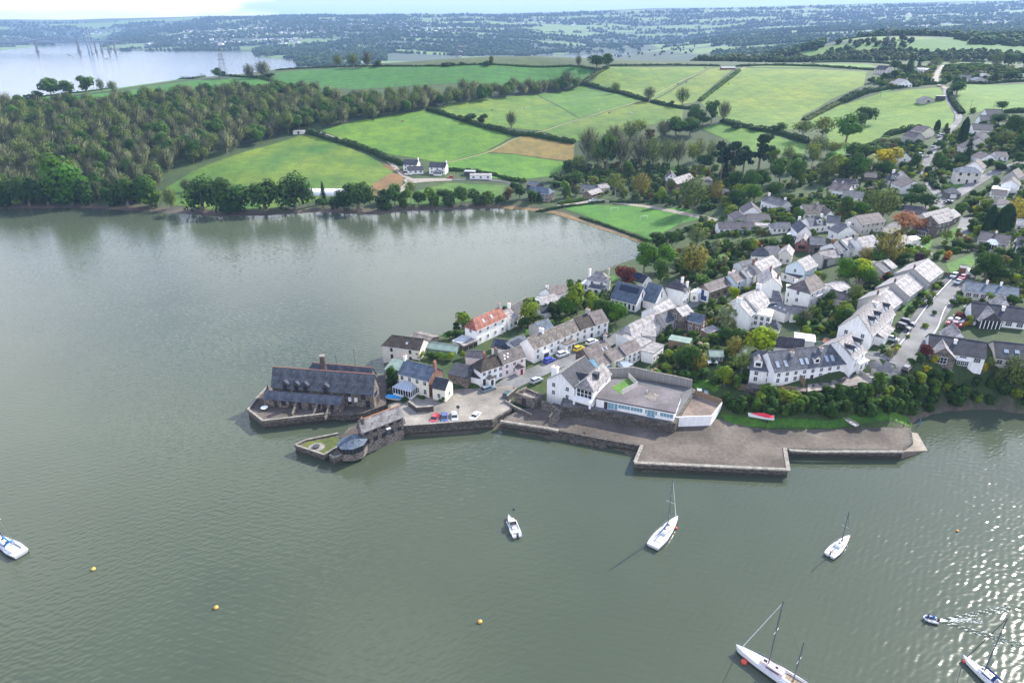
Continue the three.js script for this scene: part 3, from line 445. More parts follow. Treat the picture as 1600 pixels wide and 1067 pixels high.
const frameGeo = (w, h, nx = 2, ny = 2) => shared('f' + w + h + nx + ny, () => { const b = new MB(), t = 0.075, z1 = 0.07; b.box(-w / 2 - t, w / 2 + t, h / 2, h / 2 + t, 0, z1).box(-w / 2 - t - 0.06, w / 2 + t + 0.06, -h / 2 - t, -h / 2, 0, z1 + 0.07, true).box(-w / 2 - t, -w / 2, -h / 2, h / 2, 0, z1).box(w / 2, w / 2 + t, -h / 2, h / 2, 0, z1); for (let i = 1; i < nx; i++) b.box(-w / 2 + w * i / nx - 0.03, -w / 2 + w * i / nx + 0.03, -h / 2, h / 2, 0, z1 - 0.01); for (let i = 1; i < ny; i++) b.box(-w / 2, w / 2, -h / 2 + h * i / ny - 0.025, -h / 2 + h * i / ny + 0.025, 0, z1 - 0.014); return b.geo(); });
function windowAt(parent, x, y, z, turn, w = 0.95, h = 1.3, nx = 2, ny = 2, fm = frameM, gm = glassM) {
const p = part('window', paneGeo(w, h), gm, parent); p.position.set(x, y, z); p.rotation.y = turn;
part('frame', frameGeo(w, h, nx, ny), fm, p); return p;
}
function doorAt(parent, x, y, z, turn, m, w = 0.95, h = 2.05) { const p = part('door', shared('d' + w + h, () => new MB().box(-w / 2, w / 2, 0, h, 0, 0.06).geo()), m, parent); p.position.set(x, y, z); p.rotation.y = turn; return p; }
const chimGeo = (w, d, h, n) => shared('c' + [w, d, h, n], () => { const b = new MB().box(-w / 2, w / 2, -1.2, h, -d / 2, d / 2).box(-w / 2 - 0.07, w / 2 + 0.07, h, h + 0.14, -d / 2 - 0.07, d / 2 + 0.07, true); return b.geo(); });
const potGeo = (n, d) => shared('pot' + n + d, () => { const b = new MB(); for (let i = 0; i < n; i++) b.cyl(0, (i - (n - 1) / 2) * 0.42, 0.1, 0.65, 0.15, 0.12, 7); return b.geo(); });
const HOUSES = [];
const MARK = [];
function roofGeo(L, D, e, rh, o, map) {
const b = new MB(), s = rh / (D / 2), ov = o.ov ?? 0.32, g = o.gv ?? 0.22, y0 = e - ov * s, y1 = e + rh, t = 0.16, Q = (...a) => b.quad(...a.map(map)), Tr = (p, q, r) => { const A = map(p), B = map(q), C = map(r), l = Math.hypot(p[0] - q[0], p[2] - q[2]), hh = Math.hypot(r[1] - p[1], D / 2); b.tri(A, B, C, [0, 0], [l, 0], [l / 2, hh]); };
const h0 = o.hl ? Math.min(D / 2 * (o.hip ?? 0.95), L * 0.48) : -g, h1 = o.hr ? Math.min(D / 2 * (o.hip ?? 0.95), L * 0.48) : -g, xa = -L / 2 - (o.hl ? ov : g), xb = L / 2 + (o.hr ? ov : g), za = D / 2 + ov, r0 = -L / 2 + h0, r1 = L / 2 - h1;
const F0 = [xa, y0, za], F1 = [xb, y0, za], B0 = [xa, y0, -za], B1 = [xb, y0, -za], R0 = [r0, y1, 0], R1 = [r1, y1, 0], dn = (p) => [p[0], p[1] - t, p[2]];
Q(F0, F1, R1, R0); Q(B1, B0, R0, R1);
if (o.hl) Tr(B0, F0, R0); if (o.hr) Tr(F1, B1, R1);
Q(dn(F0), dn(F1), F1, F0); Q(dn(B1), dn(B0), B0, B1);
if (o.hl) Q(dn(B0), dn(F0), F0, B0); else { Q(dn(F0), F0, R0, dn(R0)); Q(B0, dn(B0), dn(R0), R0); }
if (o.hr) Q(dn(F1), dn(B1), B1, F1); else { Q(F1, dn(F1), dn(R1), R1); Q(dn(B1), B1, R1, dn(R1)); }
Q(dn(F1), dn(F0), dn(R0), dn(R1)); Q(dn(B0), dn(B1), dn(R1), dn(R0));
return b.geo();
}
function house(nick, label, g, e, rh, w = 'white', r = 'slate', o = {}) {
let A, B, gy = o.at;
if (gy === undefined) { const a = G(g[0], g[1], e), b = G(g[2], g[3], e); gy = (a[1] + b[1]) / 2; }
A = onPlane(g[0], g[1], gy + e); B = onPlane(g[2], g[3], gy + e);
const dx = B[0] - A[0], dz = B[2] - A[2], L = Math.hypot(dx, dz), ux = dx / L, uz = dz / L, nx = -uz, nz = ux;
let D = g[4];
if (g.length > 5) { const C = onPlane(g[4], g[5], gy + e), Q = g[6] === 'A' ? A : B; D = Math.abs((C[0] - Q[0]) * nx + (C[2] - Q[2]) * nz); }
const cx = (A[0] + B[0]) / 2 - nx * D / 2, cz = (A[2] + B[2]) / 2 - nz * D / 2, turn = Math.atan2(-uz, ux);
const h = thing(o.name ?? 'house', label, o.cat ?? 'house', [cx, gy, cz], turn, o.group), wm = WALL[w], rm = ROOF[r], kind = o.r ?? 'x';
if (nick) MARK.push([nick, cx, cz]);
HOUSES.push({ x: cx, z: cz, r: Math.hypot(L, D) / 2, ux, uz, L, D });
const swap = kind === 'z', map = swap ? ([x, y, z]) => [-z, y, x] : (p) => p, Lr = swap ? D : L, Dr = swap ? L : D, low = -(o.low ?? 2.5);
const wb = new MB(), q = (...a) => wb.quad(...a.map(map));
if (kind === 'flat') {
wb.quad([-L / 2, low, D / 2], [L / 2, low, D / 2], [L / 2, e, D / 2], [-L / 2, e, D / 2]).quad([L / 2, low, -D / 2], [-L / 2, low, -D / 2], [-L / 2, e, -D / 2], [L / 2, e, -D / 2]).quad([L / 2, low, D / 2], [L / 2, low, -D / 2], [L / 2, e, -D / 2], [L / 2, e, D / 2]).quad([-L / 2, low, -D / 2], [-L / 2, low, D / 2], [-L / 2, e, D / 2], [-L / 2, e, -D / 2]);
} else if (kind === 'mono') {
const E = e + rh;
wb.quad([-L / 2, low, D / 2], [L / 2, low, D / 2], [L / 2, e, D / 2], [-L / 2, e, D / 2]).quad([L / 2, low, -D / 2], [-L / 2, low, -D / 2], [-L / 2, E, -D / 2], [L / 2, E, -D / 2]).quad([L / 2, low, D / 2], [L / 2, low, -D / 2], [L / 2, E, -D / 2], [L / 2, e, D / 2]).quad([-L / 2, low, -D / 2], [-L / 2, low, D / 2], [-L / 2, e, D / 2], [-L / 2, E, -D / 2]);
} else {
q([-Lr / 2, low, Dr / 2], [Lr / 2, low, Dr / 2], [Lr / 2, e, Dr / 2], [-Lr / 2, e, Dr / 2]); q([Lr / 2, low, -Dr / 2], [-Lr / 2, low, -Dr / 2], [-Lr / 2, e, -Dr / 2], [Lr / 2, e, -Dr / 2]);
q([Lr / 2, low, Dr / 2], [Lr / 2, low, -Dr / 2], [Lr / 2, e, -Dr / 2], [Lr / 2, e, Dr / 2]); q([-Lr / 2, low, -Dr / 2], [-Lr / 2, low, Dr / 2], [-Lr / 2, e, Dr / 2], [-Lr / 2, e, -Dr / 2]);
const ga = (x, s) => { const p = [[x, e, s * Dr / 2], [x, e, -s * Dr / 2], [x, e + rh - 0.05, 0]]; wb.tri(...p.map(map), [0, e], [Dr, e], [Dr / 2, e + rh]); };
if (!o.hr) ga(Lr / 2, 1); if (!o.hl) ga(-Lr / 2, -1);
}
part('wall', wb.geo(), wm, h);
let roof;
if (kind === 'flat') { const b = new MB().box(-L / 2 - 0.2, L / 2 + 0.2, e, e + 0.22, -D / 2 - 0.2, D / 2 + 0.2, true); roof = part('roof', b.geo(), rm, h); if (o.fascia) part('fascia', new MB().box(-L / 2 - 0.24, L / 2 + 0.24, e - 0.12, e + 0.16, D / 2 + 0.2, D / 2 + 0.25).box(L / 2 + 0.2, L / 2 + 0.25, e - 0.12, e + 0.16, -D / 2 - 0.2, D / 2 + 0.2).geo(), o.fascia, h); }
else if (kind === 'mono') { const s = rh / D, v = 0.25; roof = part('roof', new MB().quad([-L / 2 - v, e - v * s + 0.12, D / 2 + v], [L / 2 + v, e - v * s + 0.12, D / 2 + v], [L / 2 + v, e + rh + v * s + 0.12, -D / 2 - v], [-L / 2 - v, e + rh + v * s + 0.12, -D / 2 - v]).quad([-L / 2 - v, e - v * s, D / 2 + v], [L / 2 + v, e - v * s, D / 2 + v], [L / 2 + v, e - v * s + 0.12, D / 2 + v], [-L / 2 - v, e - v * s + 0.12, D / 2 + v]).quad([L / 2 + v, e - v * s, D / 2 + v], [L / 2 + v, e + rh + v * s, -D / 2 - v], [L / 2 + v, e + rh + v * s + 0.12, -D / 2 - v], [L / 2 + v, e - v * s + 0.12, D / 2 + v]).geo(), rm, h); }
else {
roof = part('roof', roofGeo(Lr, Dr, e, rh, o, map), rm, h);
if (o.r2) { const k = rh / (Dr / 2), a = Lr / 2 + 0.2, z = -Dr / 2 - 0.3, y = e - 0.3 * k + 0.04; part('shade_painted_slope', new MB().quad(...[[a, y, z], [-a, y, z], [-a, e + rh + 0.04, 0], [a, e + rh + 0.04, 0]].map(map)).geo(), ROOF[o.r2], roof); }  // second slope in another roof colour, standing in for its shade
const rl = -Lr / 2 + (o.hl ? Dr * 0.46 : 0), rr = Lr / 2 - (o.hr ? Dr * 0.46 : 0);
part('ridge', new MB().bar(map([rl - (o.hl ? 0 : 0.2), e + rh + 0.02, 0]), map([rr + (o.hr ? 0 : 0.2), e + rh + 0.02, 0]), 0.11, 0.11, 5).geo(), o.ridge ?? capM, roof);
if (!o.nogutter) part('gutter', new MB().bar(map([-Lr / 2, e - 0.32 * rh / (Dr / 2) - 0.12, Dr / 2 + 0.36]), map([Lr / 2, e - 0.32 * rh / (Dr / 2) - 0.12, Dr / 2 + 0.36]), 0.07, 0.07, 5).geo(), (r === 'dark' || w === 'stone') ? darkTrim : trimM, h);
}
const slope = (t, k) => {
return map([t * Lr, e + rh * k, Dr / 2 * (1 - k)]); };
const pitch = Math.atan2(rh, Dr / 2);
for (const c of o.ch ?? []) { const [t, hh = 1.3, m = w, off = 0, n = 2, cw = 0.7, cd = 1.0] = c, P = map([t * Lr, e + rh, off * Dr]); const k = part('chimney', chimGeo(cw, cd, hh, n), WALL[m], roof); k.position.set(P[0], P[1] - Math.abs(off) * 2 * rh, P[2]); if (swap) k.rotation.y = Math.PI / 2; if (n) part('chimney_pot', potGeo(n, 0), potM, roof).position.set(P[0], P[1] + hh - Math.abs(off) * 2 * rh, P[2]); }
for (const [t, k, ww = 0.8, hh = 1.2, m = paleGlass] of o.sky ?? []) { const P = slope(t, k), s = part('skylight', shared('sk' + ww + hh, () => new MB().box(-ww / 2, ww / 2, -hh / 2, hh / 2, 0, 0.1).geo()), m, roof); s.position.set(...P); s.rotation.order = 'YXZ'; s.rotation.y = swap ? -Math.PI / 2 : 0; s.rotation.x = -(Math.PI / 2 - pitch); }
for (const [t0, t1, k0, k1] of o.solar ?? []) { const lw = (t1 - t0) * Lr, lh = (k1 - k0) * Math.hypot(Dr / 2, rh), n = Math.max(1, Math.round(lw / 1.3)); for (let i = 0; i < n; i++) { const P = slope(lerp(t0, t1, (i + 0.5) / n), (k0 + k1) / 2), s = part('solar_panel', new MB().box(-lw / n / 2 + 0.03, lw / n / 2 - 0.03, -lh / 2, lh / 2, 0.05, 0.14).geo(), solarM, roof); s.position.set(...P); s.rotation.order = 'YXZ'; s.rotation.y = swap ? -Math.PI / 2 : 0; s.rotation.x = -(Math.PI / 2 - pitch); } }
for (const [t, k, ww = 1.5, hh = 1.4] of o.dorm ?? []) {
const P = slope(t, k), d = new THREE.Group(); d.name = 'dormer'; d.position.set(...P); if (swap) d.rotation.y = -Math.PI / 2; h.add(d);
const back = (hh + 0.9) / Math.tan(pitch);
part('dormer_wall', new MB().quad([-ww / 2, -0.3, 0.05], [ww / 2, -0.3, 0.05], [ww / 2, hh, 0.05], [-ww / 2, hh, 0.05]).tri([-ww / 2, hh, 0.05], [ww / 2, hh, 0.05], [0, hh + ww * 0.45, 0.05], [0, 0], [1, 0], [0.5, 1]).quad([ww / 2, -0.3, 0.05], [ww / 2, hh, -back], [ww / 2, hh, -back], [ww / 2, hh, 0.05]).tri([ww / 2, -0.3, 0.05], [ww / 2, hh, -back], [ww / 2, hh, 0.05], [0, 0], [1, 1], [0, 1]).tri([-ww / 2, hh, -back], [-ww / 2, -0.3, 0.05], [-ww / 2, hh, 0.05], [1, 1], [0, 0], [0, 1]).geo(), o.dw ? WALL[o.dw] : wm, d);
const ap = hh + ww * 0.45 + 0.1, v = 0.18; part('dormer_roof', new MB().quad([-ww / 2 - v, hh - v * 0.9 + 0.1, 0.3], [0, ap, 0.3], [0, ap, -back - 1], [-ww / 2 - v, hh - v * 0.9 + 0.1, -back - 0.4]).quad([0, ap, 0.3], [ww / 2 + v, hh - v * 0.9 + 0.1, 0.3], [ww / 2 + v, hh - v * 0.9 + 0.1, -back - 0.4], [0, ap, -back - 1]).geo(), o.dr ? ROOF[o.dr] : rm, d);
const pw = part('window', paneGeo(ww * 0.62, hh * 0.62), glassM, d); pw.position.set(0, hh * 0.5, 0.07);
}
const face = (fx, fz, len, cols, turn, tag2) => {
const wx = ux * fx + nx * fz, wz = uz * fx + nz * fz; if (wx * -cx + wz * -cz < 0.05 * Math.hypot(cx, cz)) return;
const st = e > 4.3 ? 2 : 1, half = fz ? D / 2 : L / 2;
for (let s = 0; s < st; s++) for (let i = 0; i < cols; i++) {
const p = -len / 2 + len * (i + 0.5) / cols, y = s === 0 ? Math.min(1.6, e * 0.55) : e - 1.15, x = fz ? p : fx * (half + 0.01), z = fz ? half + 0.01 : -fx * p;
if (tag2 === 'f' && s === 0 && o.door !== undefined && i === o.door) { doorAt(h, x, 0, z, turn, DOORM[o.dm ?? 'dark']); continue; }
windowAt(h, x, y, z, turn, o.ww ?? 0.95, o.wh ?? 1.25, o.nx ?? 2, o.ny ?? 2, o.fm ?? frameM);
}
};
face(0, 1, L, o.wf ?? Math.max(1, Math.round(L / 3.6)), 0, 'f');
face(1, 0, D, o.wr ?? (e > 3 ? 1 : 0), Math.PI / 2, 'r');
face(-1, 0, D, o.wl ?? 0, -Math.PI / 2, 'l');
if (o.gw && rh > 1.8) { if (swap) windowAt(h, 0, e + rh * 0.3, D / 2 + 0.01, 0, 0.9, 1.1); }
h.userData_dims = undefined; delete h.userData_dims;
return Object.assign(h, { dims: { L, D, e, rh } });
}
function glassRoom(parent, x0, x1, z0, z1, e, rh, fm = frameM, rm = paleGlass, name = 'conservatory') {
const g = new THREE.Group(); g.name = name; parent.add(g);
part('base_wall', new MB().box(x0, x1, -1.5, 0.7, z0, z1).geo(), fm === frameM ? WALL.white : fm, g);
part('glazing', new MB().box(x0 + 0.05, x1 - 0.05, 0.7, e, z0, z1 - 0.05).geo(), glassM, g);
const fb = new MB(), n = Math.max(2, Math.round((x1 - x0) / 0.9)), m = Math.max(2, Math.round((z1 - z0) / 0.9));
for (let i = 0; i <= n; i++) { const x = lerp(x0, x1, i / n); fb.box(x - 0.06, x + 0.06, 0.7, e, z1 - 0.06, z1 + 0.02); }
for (let i = 0; i < m; i++) { const z = lerp(z0, z1, i / m); fb.box(x1 - 0.05, x1 + 0.03, 0.7, e, z - 0.06, z + 0.06).box(x0 - 0.03, x0 + 0.05, 0.7, e, z - 0.06, z + 0.06); }
fb.box(x0 - 0.05, x1 + 0.05, e, e + 0.12, z1 - 0.08, z1 + 0.06).box(x1 - 0.06, x1 + 0.05, e, e + 0.12, z0, z1 - 0.08).box(x0 - 0.05, x0 + 0.06, e, e + 0.12, z0, z1 - 0.08);
part('frame', fb.geo(), fm, g);
const d = Math.min((z1 - z0) * 0.8, (x1 - x0) * 0.3), R0 = [x0 + d, e + rh, z0], R1 = [x1 - d, e + rh, z0], a = [x0 - 0.1, e + 0.12, z1 + 0.1], b = [x1 + 0.1, e + 0.12, z1 + 0.1];
part('glass_roof', new MB().quad(a, b, R1, R0).tri(b, [x1 + 0.1, e + 0.12, z0], R1, [0, 0], [1, 0], [0, 1]).tri([x0 - 0.1, e + 0.12, z0], a, R0, [0, 0], [1, 0], [1, 1]).geo(), rm, g);
const rb = new MB(); for (let i = 0; i <= n; i++) { const t = i / n; rb.bar([lerp(a[0], b[0], t), a[1] + 0.04, a[2]], [lerp(R0[0], R1[0], t), R0[1] + 0.04, R0[2]], 0.05, 0.05, 4); } part('glazing_bar', rb.geo(), fm, g);
return g;
}
function porch(parent, x, w, d, hgt, D, wm, rm, dm = 'dark') { const g = new THREE.Group(); g.name = 'porch'; g.position.set(x, 0, D / 2); parent.add(g); part('porch_wall', new MB().box(-w / 2, w / 2, -1.5, hgt, 0, d).geo(), wm, g); part('porch_roof', new MB().quad([-w / 2 - 0.2, hgt - 0.05, d + 0.25], [0, hgt + w * 0.38, d + 0.25], [0, hgt + w * 0.38, 0], [-w / 2 - 0.2, hgt - 0.05, 0]).quad([0, hgt + w * 0.38, d + 0.25], [w / 2 + 0.2, hgt - 0.05, d + 0.25], [w / 2 + 0.2, hgt - 0.05, 0], [0, hgt + w * 0.38, 0]).tri([-w / 2, hgt, d], [w / 2, hgt, d], [0, hgt + w * 0.36, d], [0, 0], [1, 0], [0.5, 1]).geo(), rm, g); doorAt(g, 0, 0, d + 0.01, 0, DOORM[dm], 0.9, 1.95); return g; }
// ---------- the village, house by house: eave corners as surveyed, eave height, roof rise ----------
const FB = { cat: 'outbuilding', name: 'outbuilding', wf: 0, wr: 0 };
{ const h = house('the cream house with the conservatory', 'cream two storey house with blue grey slate roof and a glazed conservatory', [621.9, 582.6, 669.2, 594.6, 699.8, 580], 5.6, 2.7, 'cream', 'bluegrey', { ch: [[0.49, 1.5, 'brick'], [-0.49, 1.2, 'white']], wf: 4, wr: 0, wh: 1.5, at: 2.5 });
glassRoom(h, -h.dims.L / 2 + 0.2, 1.2, h.dims.D / 2, h.dims.D / 2 + 3.4, 2.5, 1.3);
part('gable_wall', new MB().quad([h.dims.L / 2 + 0.02, 0, h.dims.D / 2], [h.dims.L / 2 + 0.02, 0, -h.dims.D / 2], [h.dims.L / 2 + 0.02, h.dims.e, -h.dims.D / 2], [h.dims.L / 2 + 0.02, h.dims.e, h.dims.D / 2]).tri([h.dims.L / 2 + 0.02, h.dims.e, h.dims.D / 2], [h.dims.L / 2 + 0.02, h.dims.e, -h.dims.D / 2], [h.dims.L / 2 + 0.02, h.dims.e + h.dims.rh - 0.2, 0], [0, 0], [4, 0], [2, 2]).geo(), WALL.brick, h).userData.label = 'bare brick end wall'; }
house('the small cream cottage', 'small cream cottage with dark slate roof end-on to the street', [675.2, 603.6, 695.3, 607.6, 725.8, 599.6], 4.2, 2.0, 'cream', 'dark', { wf: 1, wr: 1, at: 2.5 });
house(null, 'low slate lean-to with a stone front behind the small cream cottage', [700, 584.5, 730, 591, 5], 3.4, 1.4, 'stone', 'dark', { ...FB, r: 'mono', at: 2.5 });
house(null, 'pale green glass roofed lean-to left of the cream house', [601, 577, 622, 581, 5], 3, 1.1, 'white', 'green', { ...FB, r: 'mono', at: 2.2 });
{ const h = house('the white pub with the mossy roof', 'white street house with moss blotched dark roof and small porch', [752, 580, 786, 568.6, 730, 571.5, 'A'], 5, 2.6, 'white', 'moss', { hl: 1, wf: 4, door: 0, wl: 0, ch: [[-0.12, 1.3, 'brick'], [0.42, 1.4, 'stone']], at: 3 }); porch(h, -1.2, 2.2, 1.6, 2.3, h.dims.D, WALL.white, ROOF.mossgrey); }
{ const h = house('the pale pink house', 'pale pink street house with grey roof and a gabled porch with red door', [786, 568.4, 821.2, 556, 764, 561, 'A'], 4.9, 2.55, 'pink', 'brown', { wf: 3, sky: [[-0.35, 0.35, 0.5, 0.5, trimM], [-0.3, 0.62, 0.5, 0.5, trimM], [-0.2, 0.42, 0.5, 0.5, trimM], [-0.14, 0.7, 0.5, 0.5, trimM]] }); porch(h, 1.4, 2.6, 1.8, 2.3, h.dims.D, WALL.pink, ROOF.brown, 'red'); }
house(null, 'low purple slate lean-to on the left end of the mossy roofed house', [731, 587, 750, 591, 4], 2.6, 1.4, 'white', 'dark', { ...FB, r: 'mono', at: 2.8 });
house(null, 'small pale pink outhouse with purple roof behind the mossy roofed house', [727, 557, 752, 559, 5], 3, 1.2, 'pink', 'purple', { ...FB });
house('the red roofed house', 'tall white house with red tiled roof and two roof lights', [744, 515, 790.7, 494, 722, 510.5, 'A'], 5.8, 2.9, 'white', 'red', { hl: 1, hip: 0.5, wf: 4, wl: 1, ch: [[0.46, 1.2, 'grey']], sky: [[-0.18, 0.45, 0.9, 1.5, paleGlass], [0.1, 0.5, 0.9, 1.5, paleGlass]] });
house(null, 'pale roofed white extension on the right of the red roofed house', [796, 498.6, 807.5, 492.4, 7], 4.2, 1.8, 'white', 'pale', { wf: 2, wr: 0 });
house('the dark slate house with a white chimney', 'low house with dark slate roof and a white chimney behind the red roof', [808, 493, 836, 476, 7], 3.4, 2.4, 'white', 'purple', { ch: [[-0.49, 1.4, 'white']], wr: 0 });
{ const h = house('the boathouse', 'pale stone boathouse with black mossy roof standing over the water', [596.5, 539, 655, 546.7, 7.5], 5.2, 2.3, 'pale', 'moss', { hl: 1, hip: 0.5, at: 1.3, wf: 2, wr: 0, low: 1.2, ww: 0.7, fm: frameDark, cat: 'boathouse', name: 'boathouse', sky: [[0.12, 0.42, 0.7, 0.9]] });
for (let i = 0; i < 5; i++) part('post', new MB().bar([-h.dims.L / 2 + 0.3 + i * 1.6, -3.5, h.dims.D / 2 - 0.2], [-h.dims.L / 2 + 0.3 + i * 1.6, 0, h.dims.D / 2 - 0.2], 0.16).geo(), darkTrim, h); }
house(null, 'wide low shed with weathered grey sheet roof beside the water', [637, 529.5, 666, 537, 683, 524.6], 3.4, 0.9, 'darkstone', 'asb', { ...FB, cat: 'shed', name: 'shed', at: 1.8 });
house('the green corrugated shed', 'long shed with green corrugated roof and red doors', [667, 542, 711.8, 548, 723, 540], 2.7, 0.9, 'green', 'green', { ...FB, cat: 'shed', name: 'shed', at: 2.4 });
house(null, 'grey tin roofed garage left of the red roofed house', [707, 533, 720.5, 537, 738, 529], 3.2, 0.5, 'pale', 'tin', { ...FB, cat: 'garage', name: 'garage', at: 2.7, r: 'flat' });
house(null, 'tan flat roofed garage row below the red roofed house', [724.5, 541, 746, 532, 5], 2.7, 0.3, 'tan', 'pale', { ...FB, r: 'flat', cat: 'garage', name: 'garage', at: 2.8, wf: 3, ww: 1.6, fm: frameDark });
{ const h = house('the long white terrace', 'long white terrace with ribbed grey roof, bay window and flat porch', [835, 545, 908, 514.5, 813, 534.7, 'A'], 4.9, 2.7, 'white', 'mossgrey', { wf: 7, ch: [[-0.2, 1.2, 'white', -0.02, 2, 0.8, 1.6]], name: 'terraced_house', cat: 'terrace' });
const b = new THREE.Group(); b.name = 'bay_window'; b.position.set(-h.dims.L * 0.3, 0, h.dims.D / 2); h.add(b); part('bay_wall', new MB().box(-1.2, 1.2, -1, 2.7, 0, 1.1).geo(), WALL.white, b); part('bay_glass', new MB().box(-1.1, 1.1, 1, 2.3, 1.1, 1.13).geo(), glassM, b); part('bay_roof', new MB().box(-1.35, 1.35, 2.7, 2.9, 0, 1.25, true).geo(), ROOF.white, b);
const p = new THREE.Group(); p.name = 'porch'; p.position.set(h.dims.L * 0.16, 0, h.dims.D / 2); h.add(p); part('porch_wall', new MB().box(-2.2, 2.2, -1, 2.9, 0, 2.2).geo(), WALL.white, p); part('porch_roof', new MB().box(-2.4, 2.4, 2.9, 3.15, 0, 2.45, true).geo(), ROOF.mossgrey, p); windowAt(p, -0.6, 1.5, 2.21, 0, 1.4, 1.2, 3, 2); doorAt(p, 1.4, 0, 2.21, 0, DOORM.dark); }
house(null, 'narrow white terraced house with black mossy roof', [908, 514.2, 931, 507, 8], 4.9, 2.9, 'white', 'moss', { wf: 2, door: 1, ch: [[0.48, 1.3, 'grey', 0, 3, 0.9, 1.5]], name: 'terraced_house', cat: 'terrace house' });
house('the white end of terrace house', 'white end of terrace house with pinkish grey roof', [931, 506.8, 951, 501.2, 8], 4.9, 2.9, 'white', 'brown', { wf: 2, name: 'terraced_house', cat: 'terrace house' });
house(null, 'low blue slate roofs behind the long white terrace', [803, 545, 828, 534, 6], 3.2, 1.4, 'white', 'bluegrey', { ...FB, solar: [[-0.4, 0.2, 0.15, 0.85]] });
house(null, 'slate roofed back wing with a pointed end behind the white terrace', [846, 518, 866, 512, 7], 3.6, 2.2, 'grey', 'bluegrey', { ...FB });
house(null, 'dark slate workshop roof between the pink house and the red roofed house', [768, 541, 796, 545, 6], 3, 1.5, 'white', 'dark', { ...FB, solar: [[-0.35, 0.3, 0.2, 0.9]] });
house(null, 'grey roofed house with two roof lights on the lower side of the street', [923, 562, 957, 547, 6.2], 4.6, 2.5, 'darkstone', 'brown', { wf: 0, wr: 0, sky: [[0.16, 0.35, 0.5, 1.2], [0.34, 0.35, 0.5, 1.2]], ch: [[0.49, 1.5, 'grey']] });
{ const h = house('the bright blue house', 'bright blue walled house in the row behind the pub', [938.7, 573.2, 959, 563.8, 6], 4.4, 2.0, 'blue', 'brown', { wf: 2, wr: 0, name: 'terraced_house', cat: 'terrace house' }); }
{ const h = house('the lemon yellow house', 'pale lemon yellow terraced house with a glass roofed garden room', [959, 563.6, 981, 553.4, 6], 4.4, 2.0, 'lemon', 'brown', { wf: 2, wr: 0, name: 'terraced_house', cat: 'terrace house' }); glassRoom(h, -1.8, 2.2, h.dims.D / 2, h.dims.D / 2 + 3.2, 2.4, 0.9); }
house(null, 'white terraced house at the upper end of the blue and yellow row', [981, 553.2, 1002.5, 543.6, 6], 4.4, 2.0, 'white', 'brown', { wf: 3, wr: 1, name: 'terraced_house', cat: 'terrace house' });
{ const h = house('the big white pub', 'big white corner pub with tall rendered end wall and steep roof', [855, 592, 898, 606, 13], 5.2, 3.4, 'white', 'pale', { r: 'z', r2: 'dark', wf: 2, wr: 0, wl: 0, ch: [[0.4, 2.4, 'white', 0.3, 2, 1.2, 1.8]], at: 4.0, cat: 'pub', name: 'pub' }); }  // pale slope and dark slope: sun and shade put into the roof colours
{ const h = house('the balcony gable of the pub', 'front wing of the pub with glazed balcony gable and pinkish roof', [900, 602.5, 927.5, 610, 966, 586], 5.6, 2.6, 'white', 'pale', { r: 'z', hr: 1, hip: 0.35, wf: 0, wr: 2, at: 4.6, cat: 'pub', name: 'pub_wing' });
const { L, D } = h.dims, z = D / 2; part('balcony', new MB().box(-L / 2, L / 2, 1.6, 2.6, z, z + 1.5, true).box(-L / 2, -L / 2 + 0.5, -2.5, 1.6, z + 1, z + 1.5).box(L / 2 - 0.5, L / 2, -2.5, 1.6, z + 1, z + 1.5).geo(), WALL.white, h); part('balcony_glazing', new MB().box(-L / 2 + 0.4, L / 2 - 0.4, 2.7, 4.9, z, z + 0.05).geo(), glassM, h); const fr = new MB(); for (let i = 0; i <= 4; i++) fr.box(-L / 2 + 0.4 + (L - 0.8) * i / 4 - 0.06, -L / 2 + 0.4 + (L - 0.8) * i / 4 + 0.06, 2.7, 4.9, z + 0.05, z + 0.12); fr.box(-L / 2 + 0.4, L / 2 - 0.4, 3.75, 3.85, z + 0.05, z + 0.11); part('balcony_frame', fr.geo(), frameM, h); part('slate_chimney', new MB().box(L / 2 - 2.4, L / 2 - 0.9, 2, 8.4, 0.2, 1.8).geo(), ROOF.dark, h); }
{ const h = house('the dark slate middle of the pub', 'dark slate roofed middle part of the corner pub', [884, 607, 911, 612, 9], 3.6, 3.4, 'white', 'dark', { wf: 1, wr: 0, at: 4.3, cat: 'pub', name: 'pub_wing', sky: [[0.1, 0.5, 0.6, 0.8]] }); }
